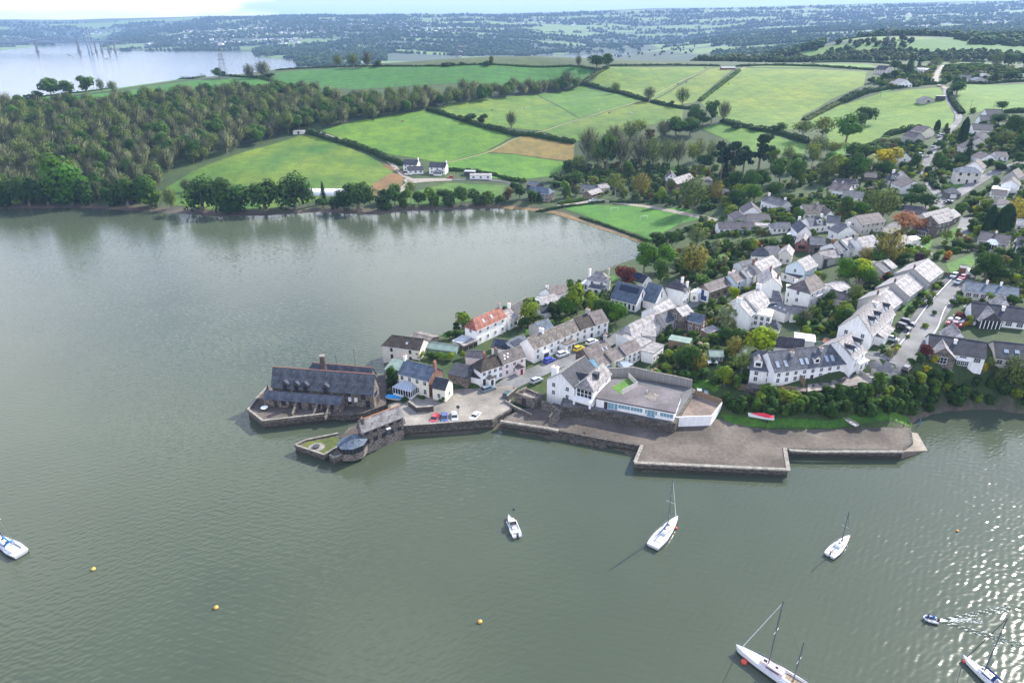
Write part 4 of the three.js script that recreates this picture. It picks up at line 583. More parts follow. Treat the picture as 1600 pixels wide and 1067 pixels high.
{ const h = house('the long flat roofed bar', 'long white flat roofed bar with rows of pale blue windows', [932, 622, 1054, 645, 1083, 617.6], 2.7, 0.2, 'white', 'felt', { r: 'flat', wf: 0, wr: 0, at: 5.0, fascia: darkTrim, cat: 'bar', name: 'bar' });
const { L, D, e } = h.dims, pw = new THREE.MeshPhysicalMaterial({ color: rgb(0.16, 0.30, 0.36), roughness: 0.1 });
for (const [t, w, hh] of [[-0.30, 1.8, 1.9], [-0.24, 1.0, 1.9], [-0.13, 3.2, 1.1], [0.03, 3.2, 1.1], [0.155, 0.6, 1.2], [0.215, 2.2, 2.0], [0.275, 0.6, 1.2], [0.41, 3.4, 1.1]]) windowAt(h, t * L, hh > 1.5 ? 1.15 : 1.5, D / 2 + 0.01, 0, w, hh, Math.max(1, Math.round(w / 0.9)), 1, frameM, pw);
for (const t of [-0.3, 0, 0.3]) windowAt(h, L / 2 + 0.01, 1.4, t * D, Math.PI / 2, 1.6, 1.4, 2, 1, frameM, pw);
doorAt(h, -0.37 * L, 0, D / 2 + 0.01, 0, DOORM.dark, 1, 2.1);
part('roof_patch', new MB().prism([[0.12 * L, -0.25 * D], [0.24 * L, -0.2 * D], [0.27 * L, 0.05 * D], [0.15 * L, 0.2 * D], [0.06 * L, 0.05 * D]], e + 0.23, e + 0.26).geo(), ROOF.asb, h); part('roof_vent', new MB().cyl(0.08 * L, -0.2 * D, e + 0.2, e + 1.0, 0.1, 0.1).geo(), trimM, h);
const g = thing('roof_terrace', 'small green roofed terrace with fence panels between pub and bar', 'terrace', [0, 0, 0]); const P = [[955, 606], [972, 616], [996, 604], [982, 590]].map(([x, y]) => onPlane(x, y, 7.95)); part('artificial_turf', new MB().prism(P.map((q) => [q[0], q[2]]), 7.8, 7.98).geo(), mat(rgb(0.12, 0.28, 0.03), { map: T.grass }), g); const fp = (a, b) => { const l = Math.hypot(b[0] - a[0], b[2] - a[2]), n = [-(b[2] - a[2]) / l * 0.04, (b[0] - a[0]) / l * 0.04]; part('fence_panel', new MB().prism([[a[0] - n[0], a[2] - n[1]], [b[0] - n[0], b[2] - n[1]], [b[0] + n[0], b[2] + n[1]], [a[0] + n[0], a[2] + n[1]]], 7.9, 9.5).geo(), WALL.pale, g); }; fp(P[1], P[2]); fp(P[2], P[3]); }
{
const g = thing('roof_deck', 'white parapeted sun deck at the right end of the bar', 'deck', [0, 0, 0]), h = 4.6, P = [[1056, 655], [1112, 653], [1128, 632], [1085, 616]].map(([x, y]) => { const p = onPlane(x, y, h); return [p[0], p[2]]; });
part('deck_wall', new MB().prism(P, 1.5, h - 0.25).geo(), WALL.white, g); part('deck_floor', new MB().prism(inset(P, 0.15), h - 0.3, h - 0.22).geo(), mat(rgb(0.40, 0.33, 0.29), { map: T.hard }), g);
const pw = new MB(); for (let i = 0; i < 3; i++) { const a = P[i], b = P[i + 1]; if (i === 2) continue; const l = Math.hypot(b[0] - a[0], b[1] - a[1]), n = [-(b[1] - a[1]) / l * 0.1, (b[0] - a[0]) / l * 0.1]; pw.prism([[a[0] - n[0], a[1] - n[1]], [b[0] - n[0], b[1] - n[1]], [b[0] + n[0], b[1] + n[1]], [a[0] + n[0], a[1] + n[1]]], h - 0.25 + i * 0.002, h + 0.75 + i * 0.003); } part('parapet', pw.geo(), WALL.white, g);
const f = thing('timber_fence', 'brown timber fence along the back of the sun deck', 'fence', [0, 0, 0]), a = P[3], b = P[2]; for (let i = 0; i < 9; i++) { const u = (t) => [lerp(a[0], b[0], t), lerp(a[1], b[1], t)], p = u(i / 9), q = u((i + 0.94) / 9); part('fence_panel', new MB().prism([[p[0], p[1] - 0.05], [q[0], q[1] - 0.05], [q[0], q[1] + 0.05], [p[0], p[1] + 0.05]], h - 0.3, h + 1.6).geo(), WALL.timber, f); } }
{ const g = thing('ruined_shed', 'roofless old stone shed with dark doorway beside the boat hard', 'ruin', [0, 0, 0]), h = 5.2, P = [[806, 613], [823, 604.5], [848, 614.5], [836, 623]].map(([x, y]) => { const p = onPlane(x, y, h); return [p[0], p[2]]; });
for (let i = 0; i < 4; i++) { const a = P[i], b = P[(i + 1) % 4], l = Math.hypot(b[0] - a[0], b[1] - a[1]), n = [-(b[1] - a[1]) / l * 0.25, (b[0] - a[0]) / l * 0.25]; part('wall', new MB().prism([[a[0] - n[0], a[1] - n[1]], [b[0] - n[0], b[1] - n[1]], [b[0] + n[0], b[1] + n[1]], [a[0] + n[0], a[1] + n[1]]], 1.8, h - (i === 1 ? 0.5 : 0) + i * 0.01).geo(), WALL.stone, g); }
part('floor', new MB().prism(inset(P, 0.3), 3.4, 3.9).geo(), dirt, g);
const a = P[3], b = P[0], mx = lerp(b[0], a[0], 0.45), mz = lerp(b[1], a[1], 0.45); const dr = part('doorway', new MB().box(-0.7, 0.7, 2.2, 4.4, -0.3, 0.3).geo(), DOORM.dark, g); dr.position.set(mx, 0, mz); dr.rotation.y = Math.atan2(-(a[1] - b[1]), a[0] - b[0]);
const y = thing('stone_wall', 'tall broken stone wall running from the ruined shed to the steps', 'wall', [0, 0, 0]); const W = [[846, 627], [858, 630], [872, 636], [880, 640]].map(([x, y2]) => onPlane(x, y2, 4.8)); for (let i = 0; i < 3; i++) { const p = W[i], q = W[i + 1]; part('wall', new MB().prism([[p[0], p[2]], [q[0], q[2]], [q[0] + 0.2, q[2] - 0.6], [p[0] + 0.2, p[2] - 0.6]], 1.8, 4.8 - i * 0.35).geo(), WALL.stone, y); }
const s = thing('stone_steps', 'flight of old stone steps down to the boat hard', 'steps', onPlane(872, 651, 2.2), -0.45); for (let i = 0; i < 9; i++) part('step', new MB().box(-0.9, 0.9, 0, 2.6 - i * 0.29, -i * -0.42, (i + 1) * 0.42).geo(), WALL.stone, s); part('side_wall', new MB().box(-1.35, -0.9, 0, 3.1, -0.4, 0.6).box(-1.35, -0.9, 0, 1.7, 0.6, 3.9).box(0.9, 1.35, 0, 3.1, -0.4, 0.6).geo(), WALL.darkstone, s); }
{ const h = house('the chapel', 'white chapel with steep slate roof, arched door and solar panels', [955, 464, 994, 474, 1016, 464], 3.6, 5.0, 'white', 'bluegrey', { wf: 6, wh: 1.7, ww: 0.6, fm: frameDark, nx: 1, ny: 1, solar: [[-0.34, 0.42, 0.5, 0.86]], wr: 0, name: 'chapel', cat: 'chapel' });
const { L, D, e, rh } = h.dims, x = L / 2 + 0.02; const arch = (z, y0, w, hh) => { const s = new THREE.Shape(); s.moveTo(-w / 2, 0); s.lineTo(w / 2, 0); s.lineTo(w / 2, hh - w); s.quadraticCurveTo(w / 2, hh - w * 0.3, 0, hh); s.quadraticCurveTo(-w / 2, hh - w * 0.3, -w / 2, hh - w); const g = new THREE.ExtrudeGeometry(s, { depth: 0.06, bevelEnabled: false }); g.rotateY(Math.PI / 2); g.translate(x, y0, z); return g; };
part('door', arch(0, 0, 1.5, 3.4), DOORM.dark, h); part('window', arch(0, 4.4, 0.7, 2.2), glassM, h); }
{ const h = house('the second chapel hall', 'white hall with steep slate roof joined to the right of the chapel', [1003, 466, 1024, 472, 1048.8, 464], 3.4, 5.2, 'white', 'bluegrey', { wf: 0, wr: 0, name: 'chapel_hall', cat: 'hall' }); const x = h.dims.L / 2 + 0.02, s = (z, y, w, hh) => part('window', new MB().box(x, x + 0.05, y, y + hh, z - w / 2, z + w / 2).geo(), glassM, h); s(0, 4, 0.6, 2.1); s(1.6, 1.2, 0.9, 1.1); s(-3, 1.5, 0.6, 0.9); }
house('the tall white house by the chapel', 'tall plain white house with hipped dark slate roof and two white chimneys', [1040.8, 447, 1068.8, 454, 1081, 449], 6.4, 2.4, 'white', 'purple', { hl: 1, hr: 1, wf: 0, wr: 2, wh: 1.4, ch: [[0.2, 1.4, 'white'], [0.42, 0.8, 'white', -0.2]] });
house(null, 'small white flat roofed extension with a dark tall window by the tall white house', [1080, 457, 1092, 459.5, 4], 3.4, 0.2, 'white', 'white', { r: 'flat', wf: 1, wr: 1 });
{ const h = house('the white creek house', 'white hipped house at the water edge with pale roof and two chimneys', [918, 435.6, 948, 440.2, 962, 435], 5, 2.8, 'white', 'pale', { hl: 1, hr: 1, wf: 2, wr: 0, ch: [[-0.45, 2.2, 'white', 0.24], [0.46, 1.6, 'grey']] }); part('lean_to_roof', new MB().quad([-h.dims.L * 0.35, 2.4, h.dims.D / 2 + 2.4], [h.dims.L / 2, 2.4, h.dims.D / 2 + 2.4], [h.dims.L / 2, 3.4, h.dims.D / 2], [-h.dims.L * 0.3, 3.4, h.dims.D / 2]).geo(), ROOF.slate, h); part('lean_to_wall', new MB().box(-h.dims.L * 0.33, h.dims.L / 2 - 0.1, -1, 2.35, h.dims.D / 2, h.dims.D / 2 + 2.2).geo(), WALL.white, h); glassRoom(h, -h.dims.L / 2 - 2.6, -h.dims.L / 2 - 0.05, -1, 3, 2.6, 0.8); }
house(null, 'dark slate roofed wing with white gable behind the copper red tree', [981, 433, 1005, 441, 1021, 437], 3.2, 2.2, 'white', 'dark', { wf: 0, wr: 2, ww: 0.5, solar: [[-0.3, 0.2, 0.2, 0.9]] });
house('the brown roofed creek cottage', 'low white cottage with wide brown grey roof near the water', [864, 463.6, 891, 455, 7.5], 2.8, 2.4, 'white', 'brown', { wf: 0, wr: 0, ch: [[-0.45, 0.8, 'white']] });
house(null, 'white lean-to with pale roof below the brown roofed creek cottage', [854.6, 475.3, 877.7, 468, 5], 2.6, 1.0, 'white', 'pale', { ...FB, r: 'mono' });
house(null, 'grey flat roofed outhouse left of the creek cottage', [833, 469, 851, 473, 5], 2.6, 0.2, 'grey', 'tin', { ...FB, r: 'flat' });
house(null, 'dark slate outbuilding half hidden in trees below the creek cottage', [838, 482, 846, 488, 6], 2.8, 1.8, 'white', 'dark', { ...FB, r: 'z' });
{ const h = house('the stone barn with blue door', 'long stone barn conversion with white end wall and tall blue door', [1109, 454.9, 1150, 440.3, 5.6], 4.2, 1.9, 'tan', 'brown', { wf: 4, ww: 0.8, fm: frameDark, wr: 0, ch: [[0.47, 1.2, 'pink']] }); const x = -h.dims.L / 2 - 0.02; part('end_wall', new MB().box(x - 0.03, x, -1, 4.1, -h.dims.D / 2, h.dims.D / 2).geo(), WALL.white, h); part('door', new MB().box(x - 0.1, x - 0.03, 0, 4, -0.6, 0.6).box(x - 0.1, x - 0.03, 0, 1.9, 0.6, 1.9).geo(), DOORM.blue, h); }
house('the pale blue cottage', 'pale blue cottage in the middle of the lane row', [1150.5, 440.3, 1172, 431.8, 6.2], 4.4, 2, 'paleblue', 'brown', { wf: 2, door: 0, wr: 0, name: 'cottage', cat: 'cottage', ch: [[0.0, 1.0, 'white', -0.2]] });
house('the white lane cottage', 'white cottage with pale roof next to the pale blue one', [1172, 431.6, 1191, 424.6, 6.4], 4.6, 2.2, 'white', 'pale', { wf: 2, wr: 0, name: 'cottage', cat: 'cottage' });
house('the wide grey walled house', 'grey walled house with broad bleached roof at the top of the lane row', [1191, 424.2, 1221, 411.8, 8.2], 5, 2.6, 'grey', 'paler', { wf: 0, wr: 0, ch: [[-0.48, 0.9, 'brown']] });  // shade of the right wall is put into the grey wall colour
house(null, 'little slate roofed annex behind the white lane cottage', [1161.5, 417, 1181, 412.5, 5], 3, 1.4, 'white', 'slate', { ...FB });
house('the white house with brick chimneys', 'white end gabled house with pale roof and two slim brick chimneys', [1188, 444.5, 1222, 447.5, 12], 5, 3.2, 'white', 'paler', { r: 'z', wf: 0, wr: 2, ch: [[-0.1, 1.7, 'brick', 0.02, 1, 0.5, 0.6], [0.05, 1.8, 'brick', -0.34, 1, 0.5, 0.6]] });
house('the white slate hipped house', 'white house with grey brown hipped roof and a white sunroom', [1266.8, 457.6, 1290.7, 446, 8.5], 5.4, 3, 'white', 'brown', { hl: 1, hip: 0.7, wf: 3, wl: 1, wr: 0, ch: [[-0.3, 1.2, 'white', -0.3]] });
house(null, 'white rendered side wing with a small blue doorway left of the hipped house', [1230, 455, 1247.5, 457, 7], 5, 0.3, 'white', 'white', { r: 'flat', wf: 2, wr: 0 });
house(null, 'small white sunroom on the right of the hipped house', [1276, 463.5, 1290, 457, 3], 2.6, 0.5, 'white', 'white', { r: 'mono', wf: 2, wr: 0, name: 'sunroom', cat: 'sunroom' });
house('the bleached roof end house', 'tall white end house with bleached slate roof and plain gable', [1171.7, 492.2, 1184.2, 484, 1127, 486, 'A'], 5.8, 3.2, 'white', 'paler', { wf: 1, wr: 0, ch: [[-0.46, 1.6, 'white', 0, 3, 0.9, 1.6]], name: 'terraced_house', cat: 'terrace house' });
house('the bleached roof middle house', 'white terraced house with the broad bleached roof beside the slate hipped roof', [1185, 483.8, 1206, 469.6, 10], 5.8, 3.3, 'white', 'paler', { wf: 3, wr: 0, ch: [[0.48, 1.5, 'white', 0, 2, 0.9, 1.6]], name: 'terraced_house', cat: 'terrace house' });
house('the slate hipped terrace end', 'white house with slate hipped roof at the top of the bleached roofs', [1206, 470, 1222.8, 472.2, 1237, 463], 5.5, 2.6, 'white', 'slate', { r: 'x', hr: 1, wf: 0, wr: 2, name: 'terraced_house', cat: 'terrace house' });
house(null, 'white back wing with slate roof and three square roof lights', [1201, 478.5, 1228, 489, 1234, 478.6], 3.9, 1.4, 'white', 'slate', { wf: 0, wr: 1, sky: [[-0.22, 0.35, 0.7, 0.7], [0.04, 0.35, 0.7, 0.7], [0.3, 0.35, 0.7, 0.7]] });
house(null, 'flat roofed white front extension with sash windows', [1178, 490.5, 1206, 494.8, 6], 4.6, 0.2, 'white', 'white', { r: 'flat', wf: 3, wr: 0 });
house('the white pavilion', 'tiny white pavilion with curved pyramid slate roof', [1200, 509, 1216, 512.8, 1223, 508], 2.8, 2.0, 'cream', 'slate', { hl: 1, hr: 1, hip: 1, wf: 1, wr: 1, wh: 1.7, name: 'pavilion', cat: 'pavilion' });
house('the long white outbuilding', 'long white outbuilding with dark slate roof above the curved terrace', [1210, 540, 1256, 545.3, 1266, 538], 2.8, 2.4, 'white', 'purple', { ...FB });
house(null, 'pale roofed white garage beside the terracotta shed', [1243, 529, 1274, 533, 5], 2.4, 0.6, 'white', 'white', { ...FB, cat: 'garage', name: 'garage' });
house(null, 'small terracotta roofed shed by the green fence', [1287, 533, 1299, 536, 3], 1.9, 0.5, 'timber', 'red', { ...FB, cat: 'shed', name: 'shed' });
house(null, 'slate roofed white outhouse right of the bleached roof terrace', [1236, 489, 1262, 493, 6], 3, 1.8, 'white', 'slate', { ...FB });
house(null, 'slate roofed garden store below the dome shaped dark tree', [1292, 462, 1318, 469, 6], 2.8, 1.6, 'pale', 'purple', { ...FB });
house(null, 'pair of grey roofed garages with blue door beside the back lane', [1310, 455, 1331, 448, 7], 2.8, 1.2, 'white', 'paler', { ...FB, cat: 'garage', name: 'garage', wf: 1, ww: 2, wh: 1.9, fm: frameDark });
house(null, 'lean grey slate store behind the garages with blue door', [1293, 453, 1310, 455, 7], 2.6, 1.2, 'grey', 'slate', { ...FB });
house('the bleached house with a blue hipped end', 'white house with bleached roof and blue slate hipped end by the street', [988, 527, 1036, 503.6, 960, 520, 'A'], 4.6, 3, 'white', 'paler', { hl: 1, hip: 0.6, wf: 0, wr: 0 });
house(null, 'white block with bleached lean-to roof beside the upper blue and yellow row', [1001.6, 541.5, 1018, 533, 7], 4, 1.4, 'white', 'pale', { wf: 1, wr: 0, r: 'mono' });
house(null, 'grey rendered flat topped wing between two bleached roofs', [1004, 525, 1025, 526, 5], 4.6, 0.3, 'grey', 'pale', { wf: 1, wr: 0, r: 'flat' });
house('the white flat roofed house', 'white house with low flat roof and garden side windows', [1003, 548, 1020.6, 553, 1042, 541], 3.6, 0.4, 'white', 'pale', { wf: 0, wr: 3, r: 'flat' });
house('the second bleached roof', 'house with bleached roof in front of the chapel hall', [1035, 496, 1060, 482, 8], 5, 2.8, 'white', 'paler', { wf: 1, wr: 0 });
house('the grey stone tall house', 'tall grey stone house with pale roof and white framed bay windows', [1067, 493.6, 1084, 487.6, 6.5], 6.2, 1.9, 'stone', 'paler', { wf: 1, wl: 1, ww: 1.3, wh: 1.7 });
house(null, 'grey gabled wing with dark roof left of the tall stone house', [1040, 505, 1058, 497, 6], 4.6, 2.4, 'grey', 'slate', { wf: 1, wl: 1 });
house('the brown brick house', 'brown brick house with worn blue slate roof in the gardens', [1075, 499.5, 1096.5, 504.5, 1102, 496.5], 4.4, 1.9, 'brown', 'bluegrey', { wf: 2 });
house(null, 'pale lean-to garden shed right of the brown brick house', [1097, 515, 1107.5, 521.5, 4], 2.3, 0.8, 'timber', 'pale', { ...FB, r: 'mono', cat: 'shed', name: 'shed' });
house('the pale green garden shed', 'long pale green roofed garden shed among shrubs', [1045, 531, 1077, 537, 4], 2.5, 0.2, 'timber', 'green', { ...FB, r: 'flat', cat: 'shed', name: 'shed' });
house('the green summerhouse', 'green summerhouse with glazed front in the middle garden', [1110, 555.5, 1131, 556, 4], 2.2, 1.0, 'green', 'green', { wf: 3, ww: 0.8, wh: 1.2, wr: 0, cat: 'summerhouse', name: 'summerhouse' });
house(null, 'small green roofed hut behind the yellow green tree', [1154, 548, 1166, 550, 3], 2, 0.6, 'green', 'green', { ...FB, cat: 'shed', name: 'shed' });
house(null, 'narrow green roofed hut left of the curved terrace', [1152, 559, 1170, 561, 2.5], 2, 0.3, 'green', 'green', { ...FB, r: 'mono', cat: 'shed', name: 'shed' });
{ const t = thing('garden_table', 'white garden table in front of the green summerhouse', 'table', G(1113, 569)); t.scale.set(1.6, 1.2, 1.6); part('tabletop', new MB().box(-1, 1, 0.7, 0.78, -0.6, 0.6, true).geo(), trimM, t); for (const [x, z] of [[-.85, -.5], [.85, -.5], [-.85, .5], [.85, .5]]) part('leg', new MB().box(x - .05, x + .05, 0, 0.7, z - .05, z + .05).geo(), trimM, t); }
// ---------- curved terrace, cul-de-sac, upper village ----------
{ const sl = (a) => a.map((t) => [t, 0.32, 0.95, 1.9]);
const h = house('the left end of the curved terrace', 'white left end of the curved terrace with white dormer and slate roof', [1173.6, 576, 1212, 580.5, 9], 4.6, 4, 'white', 'slate', { hl: 1, hip: 0.35, wf: 2, wr: 0, sky: sl([0.2]), dorm: [[-0.22, 0.12, 2.2, 1.7]], dr: 'pale', name: 'terraced_house', cat: 'terrace' });
house('the curved white terrace', 'long white curved terrace with slate roof, roof lights and one small dormer', [1211.6, 580.4, 1331, 566, 9], 4.6, 4, 'white', 'slate', { hr: 1, hip: 0.5, wf: 9, door: 4, wr: 0, ch: [[-0.22, 0.7, 'grey', 0.14, 2, 0.9, 1], [0.17, 0.6, 'grey', 0.1, 2, 0.9, 1]], sky: sl([-0.44, -0.335, -0.13, -0.06, 0.2, 0.275, 0.41]), dorm: [[0.055, 0.16, 1.7, 1.5]], dr: 'slate', dw: 'white', name: 'terraced_house', cat: 'terrace' });
house('the pinkish roofed terrace end', 'white end wing of the curved terrace with pinkish grey roof', [1334.5, 560, 1354.5, 546.5, 10], 4.4, 3.7, 'white', 'pale', { wf: 2, wr: 0, ch: [[-0.3, 0.9, 'grey', 0.2, 1]], sky: sl([-0.05, 0.12]), dorm: [[-0.32, 0.2, 1.7, 1.4], [0.36, 0.3, 1.7, 1.3]], dr: 'dark', name: 'terraced_house', cat: 'terrace' });
const p = house(null, 'white flat roofed glazed porch at the right end of the curved terrace', [1344, 569, 1358, 563.5, 4], 2.7, 0.2, 'white', 'white', { r: 'flat', wf: 2, wr: 1, name: 'porch', cat: 'porch' }); void p; void h; }
{
const deck = (px, h, m, l) => { const P = px.map(([x, y]) => { const q = onPlane(x, y, h); return [q[0], q[2]]; }); const g = thing('patio', l, 'patio', [0, 0, 0]); part('patio_wall', new MB().prism(P, h - 4, h - 0.03).geo(), WALL.darkstone, g); part('paving', new MB().prism(inset(P, 0.2), h - 0.05, h + 0.02).geo(), m, g); return g; };
const pav = mat(rgb(0.34, 0.29, 0.28), { map: T.hard }), pav2 = mat(rgb(0.60, 0.58, 0.55), { map: T.hard });
deck([[1165, 606], [1262, 612], [1264, 600], [1212, 606], [1174, 598], [1168, 598]], 8.3, pav, 'pinkish paved patio at the left end of the curved terrace');
deck([[1261, 613], [1296, 608], [1303, 596], [1262, 600]], 8.6, pav2, 'pale patio with garden chairs below the curved terrace');
deck([[1297, 608], [1396, 594], [1400, 586], [1366, 580], [1338, 584], [1300, 592]], 9.2, pav2, 'long pale patio with railing at the right of the curved terrace');
const fence = (px, _, hh, m, l, n) => { const f = thing('fence', l, 'fence', [0, 0, 0]), P = px.map(([x, y]) => G(x, y)); for (let s = 0; s < P.length - 1; s++) for (let i = 0; i < n; i++) { const a = [lerp(P[s][0], P[s + 1][0], i / n), lerp(P[s][2], P[s + 1][2], i / n)], b = [lerp(P[s][0], P[s + 1][0], (i + 0.95) / n), lerp(P[s][2], P[s + 1][2], (i + 0.95) / n)], L = Math.hypot(b[0] - a[0], b[1] - a[1]), nn = [-(b[1] - a[1]) / L * 0.05, (b[0] - a[0]) / L * 0.05], h = Math.max(ground(...a), ground(...b)); part('fence_panel', new MB().prism([[a[0] - nn[0], a[1] - nn[1]], [b[0] - nn[0], b[1] - nn[1]], [b[0] + nn[0], b[1] + nn[1]], [a[0] + nn[0], a[1] + nn[1]]], h - 1.5, h + hh + 0.01 * (i % 2)).geo(), m, f); } return f; };
fence([[1153, 609], [1200, 612], [1244, 613.5]], 7.4, 1.7, WALL.timber, 'long brown timber fence below the left patio', 8);
fence([[1245, 590], [1257, 606]], 8.6, 1.8, WALL.timber, 'short brown timber fence between the two patios', 3);
fence([[1343, 586], [1368, 602]], 9.4, 1.6, WALL.grey, 'grey fence dividing the right hand patio', 4);
fence([[1361, 583], [1400, 592]], 10, 1.5, WALL.grey, 'grey panel fence along the turning area', 5);
fence([[1272, 541], [1312, 546]], 9.8, 1.8, WALL.green, 'green panel fence behind the pinkish roofed terrace end', 5);
fence([[1474, 433], [1516, 437]], 18, 1.8, WALL.darkstone, 'grey boarded fence across the end of the cul-de-sac', 6);
fence([[1338, 456], [1362, 441], [1384, 424]], 14.5, 1.7, WALL.timber, 'brown orange fence along the back lane', 6);
const r = thing('railing', 'thin white railing along the edge of the long patio', 'railing', [0, 0, 0]), a = onPlane(1297, 608, 9.2), b = onPlane(1396, 594, 9.2); for (let i = 0; i <= 14; i++) { const x = lerp(a[0], b[0], i / 14), z = lerp(a[2], b[2], i / 14); part('post', new MB().bar([x, 9.2, z], [x, 10.25, z], 0.035, 0.035, 4).geo(), trimM, r); } part('rail', new MB().bar([a[0], 10.25, a[2]], [b[0], 10.25, b[2]], 0.045, 0.045, 4).bar([a[0], 9.75, a[2]], [b[0], 9.75, b[2]], 0.025, 0.025, 4).geo(), trimM, r);
[[1272, 606], [1283, 602], [1290, 606], [1312, 597], [1318, 596], [1330, 590], [1366, 592], [1388, 590]].forEach(([x, y], i) => { const t = thing('garden_chair', ['dark garden chair at the left of the pale patio', 'dark garden chair in the middle of the pale patio', 'dark garden chair at the right of the pale patio', 'dark chair at the left of the railed patio', 'second dark chair beside the railed patio edge', 'dark planter seat against the curved terrace wall', 'white garden seat behind the grey patio fence', 'white garden seat near the turning area fence'][i], 'chair', onPlane(x, y, i < 3 ? 8.64 : 9.24), i * 0.9, undefined); const m = i > 5 ? trimM : darkTrim; part('seat', new MB().box(-0.4, 0.4, 0.4, 0.48, -0.4, 0.4, true).geo(), m, t); part('backrest', new MB().box(-0.4, 0.4, 0.48, 1.0, -0.4, -0.33).geo(), m, t); for (const [u, v] of [[-.36, -.36], [.36, -.36], [-.36, .36], [.36, .36]]) part('leg', new MB().box(u - .03, u + .03, 0, .4, v - .03, v + .03).geo(), m, t); });
}
{ const h = house('the big white gabled house', 'big white house with tall end gable, slim chimneys and three dormers', [1363, 523, 1399, 488.5, 1309.6, 511, 'A'], 4.4, 5.2, 'white', 'pale', { wf: 4, wl: 2, wr: 0, ch: [[-0.47, -2.2, 'grey', 0.3, 1, 0.9, 1.1], [0.1, 0.6, 'white', 0.06, 2, 1.2, 1.6]], dorm: [[-0.3, 0.28, 1.7, 1.5], [-0.06, 0.28, 1.7, 1.5], [0.33, 0.28, 1.7, 1.5]], dr: 'dark', sky: [[-0.18, 0.3, 0.7, 1.7], [0.22, 0.42, 0.7, 1.7]] }); part('lean_to_roof', new MB().quad([-h.dims.L * 0.3, 2.3, h.dims.D / 2 + 2.8], [h.dims.L * 0.15, 2.3, h.dims.D / 2 + 2.8], [h.dims.L * 0.15, 3.6, h.dims.D / 2], [-h.dims.L * 0.3, 3.6, h.dims.D / 2]).geo(), ROOF.pale, h); part('lean_to_wall', new MB().box(-h.dims.L * 0.29, h.dims.L * 0.14, -1.5, 2.2, h.dims.D / 2, h.dims.D / 2 + 2.5).geo(), WALL.white, h); }
const step = (l, A, o) => house(l[0], l[1], A, 3, 3.3, 'grey', 'paler', { wf: 4, wr: 0, name: 'terraced_house', cat: 'terrace house', ch: [[-0.46, 0.9, 'darkstone', 0, 1, 0.5, 0.5]], ...o });
step(['the lowest stepped house', 'lowest of three stepped houses with bleached roofs beside the cul-de-sac'], [1394.6, 480.7, 1410.6, 468.7, 10.5], { });
step(['the middle stepped house', 'middle of three stepped houses with bleached roofs and grey gable'], [1420.6, 461.7, 1443.7, 445, 10.5], { });
step(['the top stepped house', 'topmost of three stepped houses with bleached roofs at the road end'], [1451.7, 439, 1473.8, 422.6, 11], { });
house('the blue slate bungalow', 'long bungalow with blue slate roof above the cul-de-sac', [1510, 454.2, 1592.5, 465.2, 8.5], 2.6, 2.1, 'pale', 'bluegrey', { wf: 7, nx: 3, ww: 1.5, wr: 0, ch: [[-0.1, 0.9, 'white', 0, 1, 0.6, 0.6], [0.17, 0.9, 'white', 0, 1, 0.6, 0.6]] });
house(null, 'white garden shed with rounded roof behind the blue slate bungalow', [1515, 423, 1529.5, 424.5, 4], 2.4, 0.5, 'white', 'white', { ...FB, cat: 'shed', name: 'shed' });
house(null, 'small brown shed at the corner of the grey boarded fence', [1502, 417, 1514, 418.5, 3], 2, 0.4, 'redbrown', 'pale', { ...FB, cat: 'shed', name: 'shed' });
const chalet = (l, A, gA, gd, o) => { const h = house(l[0], l[1], A, 2.8, 3, 'white', 'dark', { wf: 5, nx: 3, ww: 1.6, wr: 1, ...o }); return h; };
chalet(['the upper dark roofed chalet', 'white bungalow with dark slate roof and a white chimney, upper of two'], [1520, 493, 1605, 503.5, 9], null, 0, { ch: [[0.08, 1.0, 'white', 0.16, 1, 0.8, 0.8]] });
{ const h = house(null, 'glazed gable wing with pale roof on the upper dark roofed chalet', [1533, 500, 1568, 503, 8], 2.7, 2.8, 'dark', 'pale', { r: 'z', wf: 0, wr: 0, cat: 'house wing', name: 'house_wing' }); const { L, D } = h.dims; part('glazing', new MB().box(-L / 2 + 0.5, L / 2 - 0.5, 0.2, 2.6, D / 2, D / 2 + 0.05).geo(), glassM, h); const b = new MB(); for (let i = 0; i <= 5; i++) b.box(-L / 2 + 0.4 + (L - 0.8) * i / 5 - 0.1, -L / 2 + 0.4 + (L - 0.8) * i / 5 + 0.1, 0, 2.7, D / 2 + 0.05, D / 2 + 0.1); part('frame', b.geo(), frameM, h); }
chalet(['the lower dark roofed chalet', 'cream bungalow with dark slate roof beside the wooded bank, lower of two'], [1452, 545, 1541, 559, 9.5], null, 0, { ch: [[-0.04, 0.9, 'white', 0.18, 1, 0.8, 0.8]], wf: 4 });
{ const h = house('the stone gabled wing', 'stone front wing with pale gable roof and wide dark window', [1454.5, 554, 1494, 560, 8], 2.7, 2.8, 'stone', 'pale', { r: 'z', wf: 1, ww: 2.4, wh: 1.9, nx: 3, wr: 0, cat: 'house wing', name: 'house_wing' }); void h; }
{ const h = house(null, 'small conservatory with white pyramid roof between stone wing and cream wall', [1497, 560.5, 1516, 563, 4], 2.3, 1.2, 'dark', 'white', { hl: 1, hr: 1, wf: 3, ww: 0.9, wh: 1.6, wr: 0, cat: 'conservatory', name: 'conservatory' }); void h; }
house(null, 'pale gabled garage wing behind the lower dark roofed chalet', [1482, 531, 1514, 534, 7], 2.6, 2.8, 'white', 'pale', { ...FB, r: 'z', cat: 'garage', name: 'garage' });
house(null, 'pale pyramid roof behind the upper dark roofed chalet', [1556, 479, 1582, 482, 6], 2.6, 2.8, 'white', 'pale', { ...FB, r: 'z', cat: 'house wing', name: 'house_wing' });
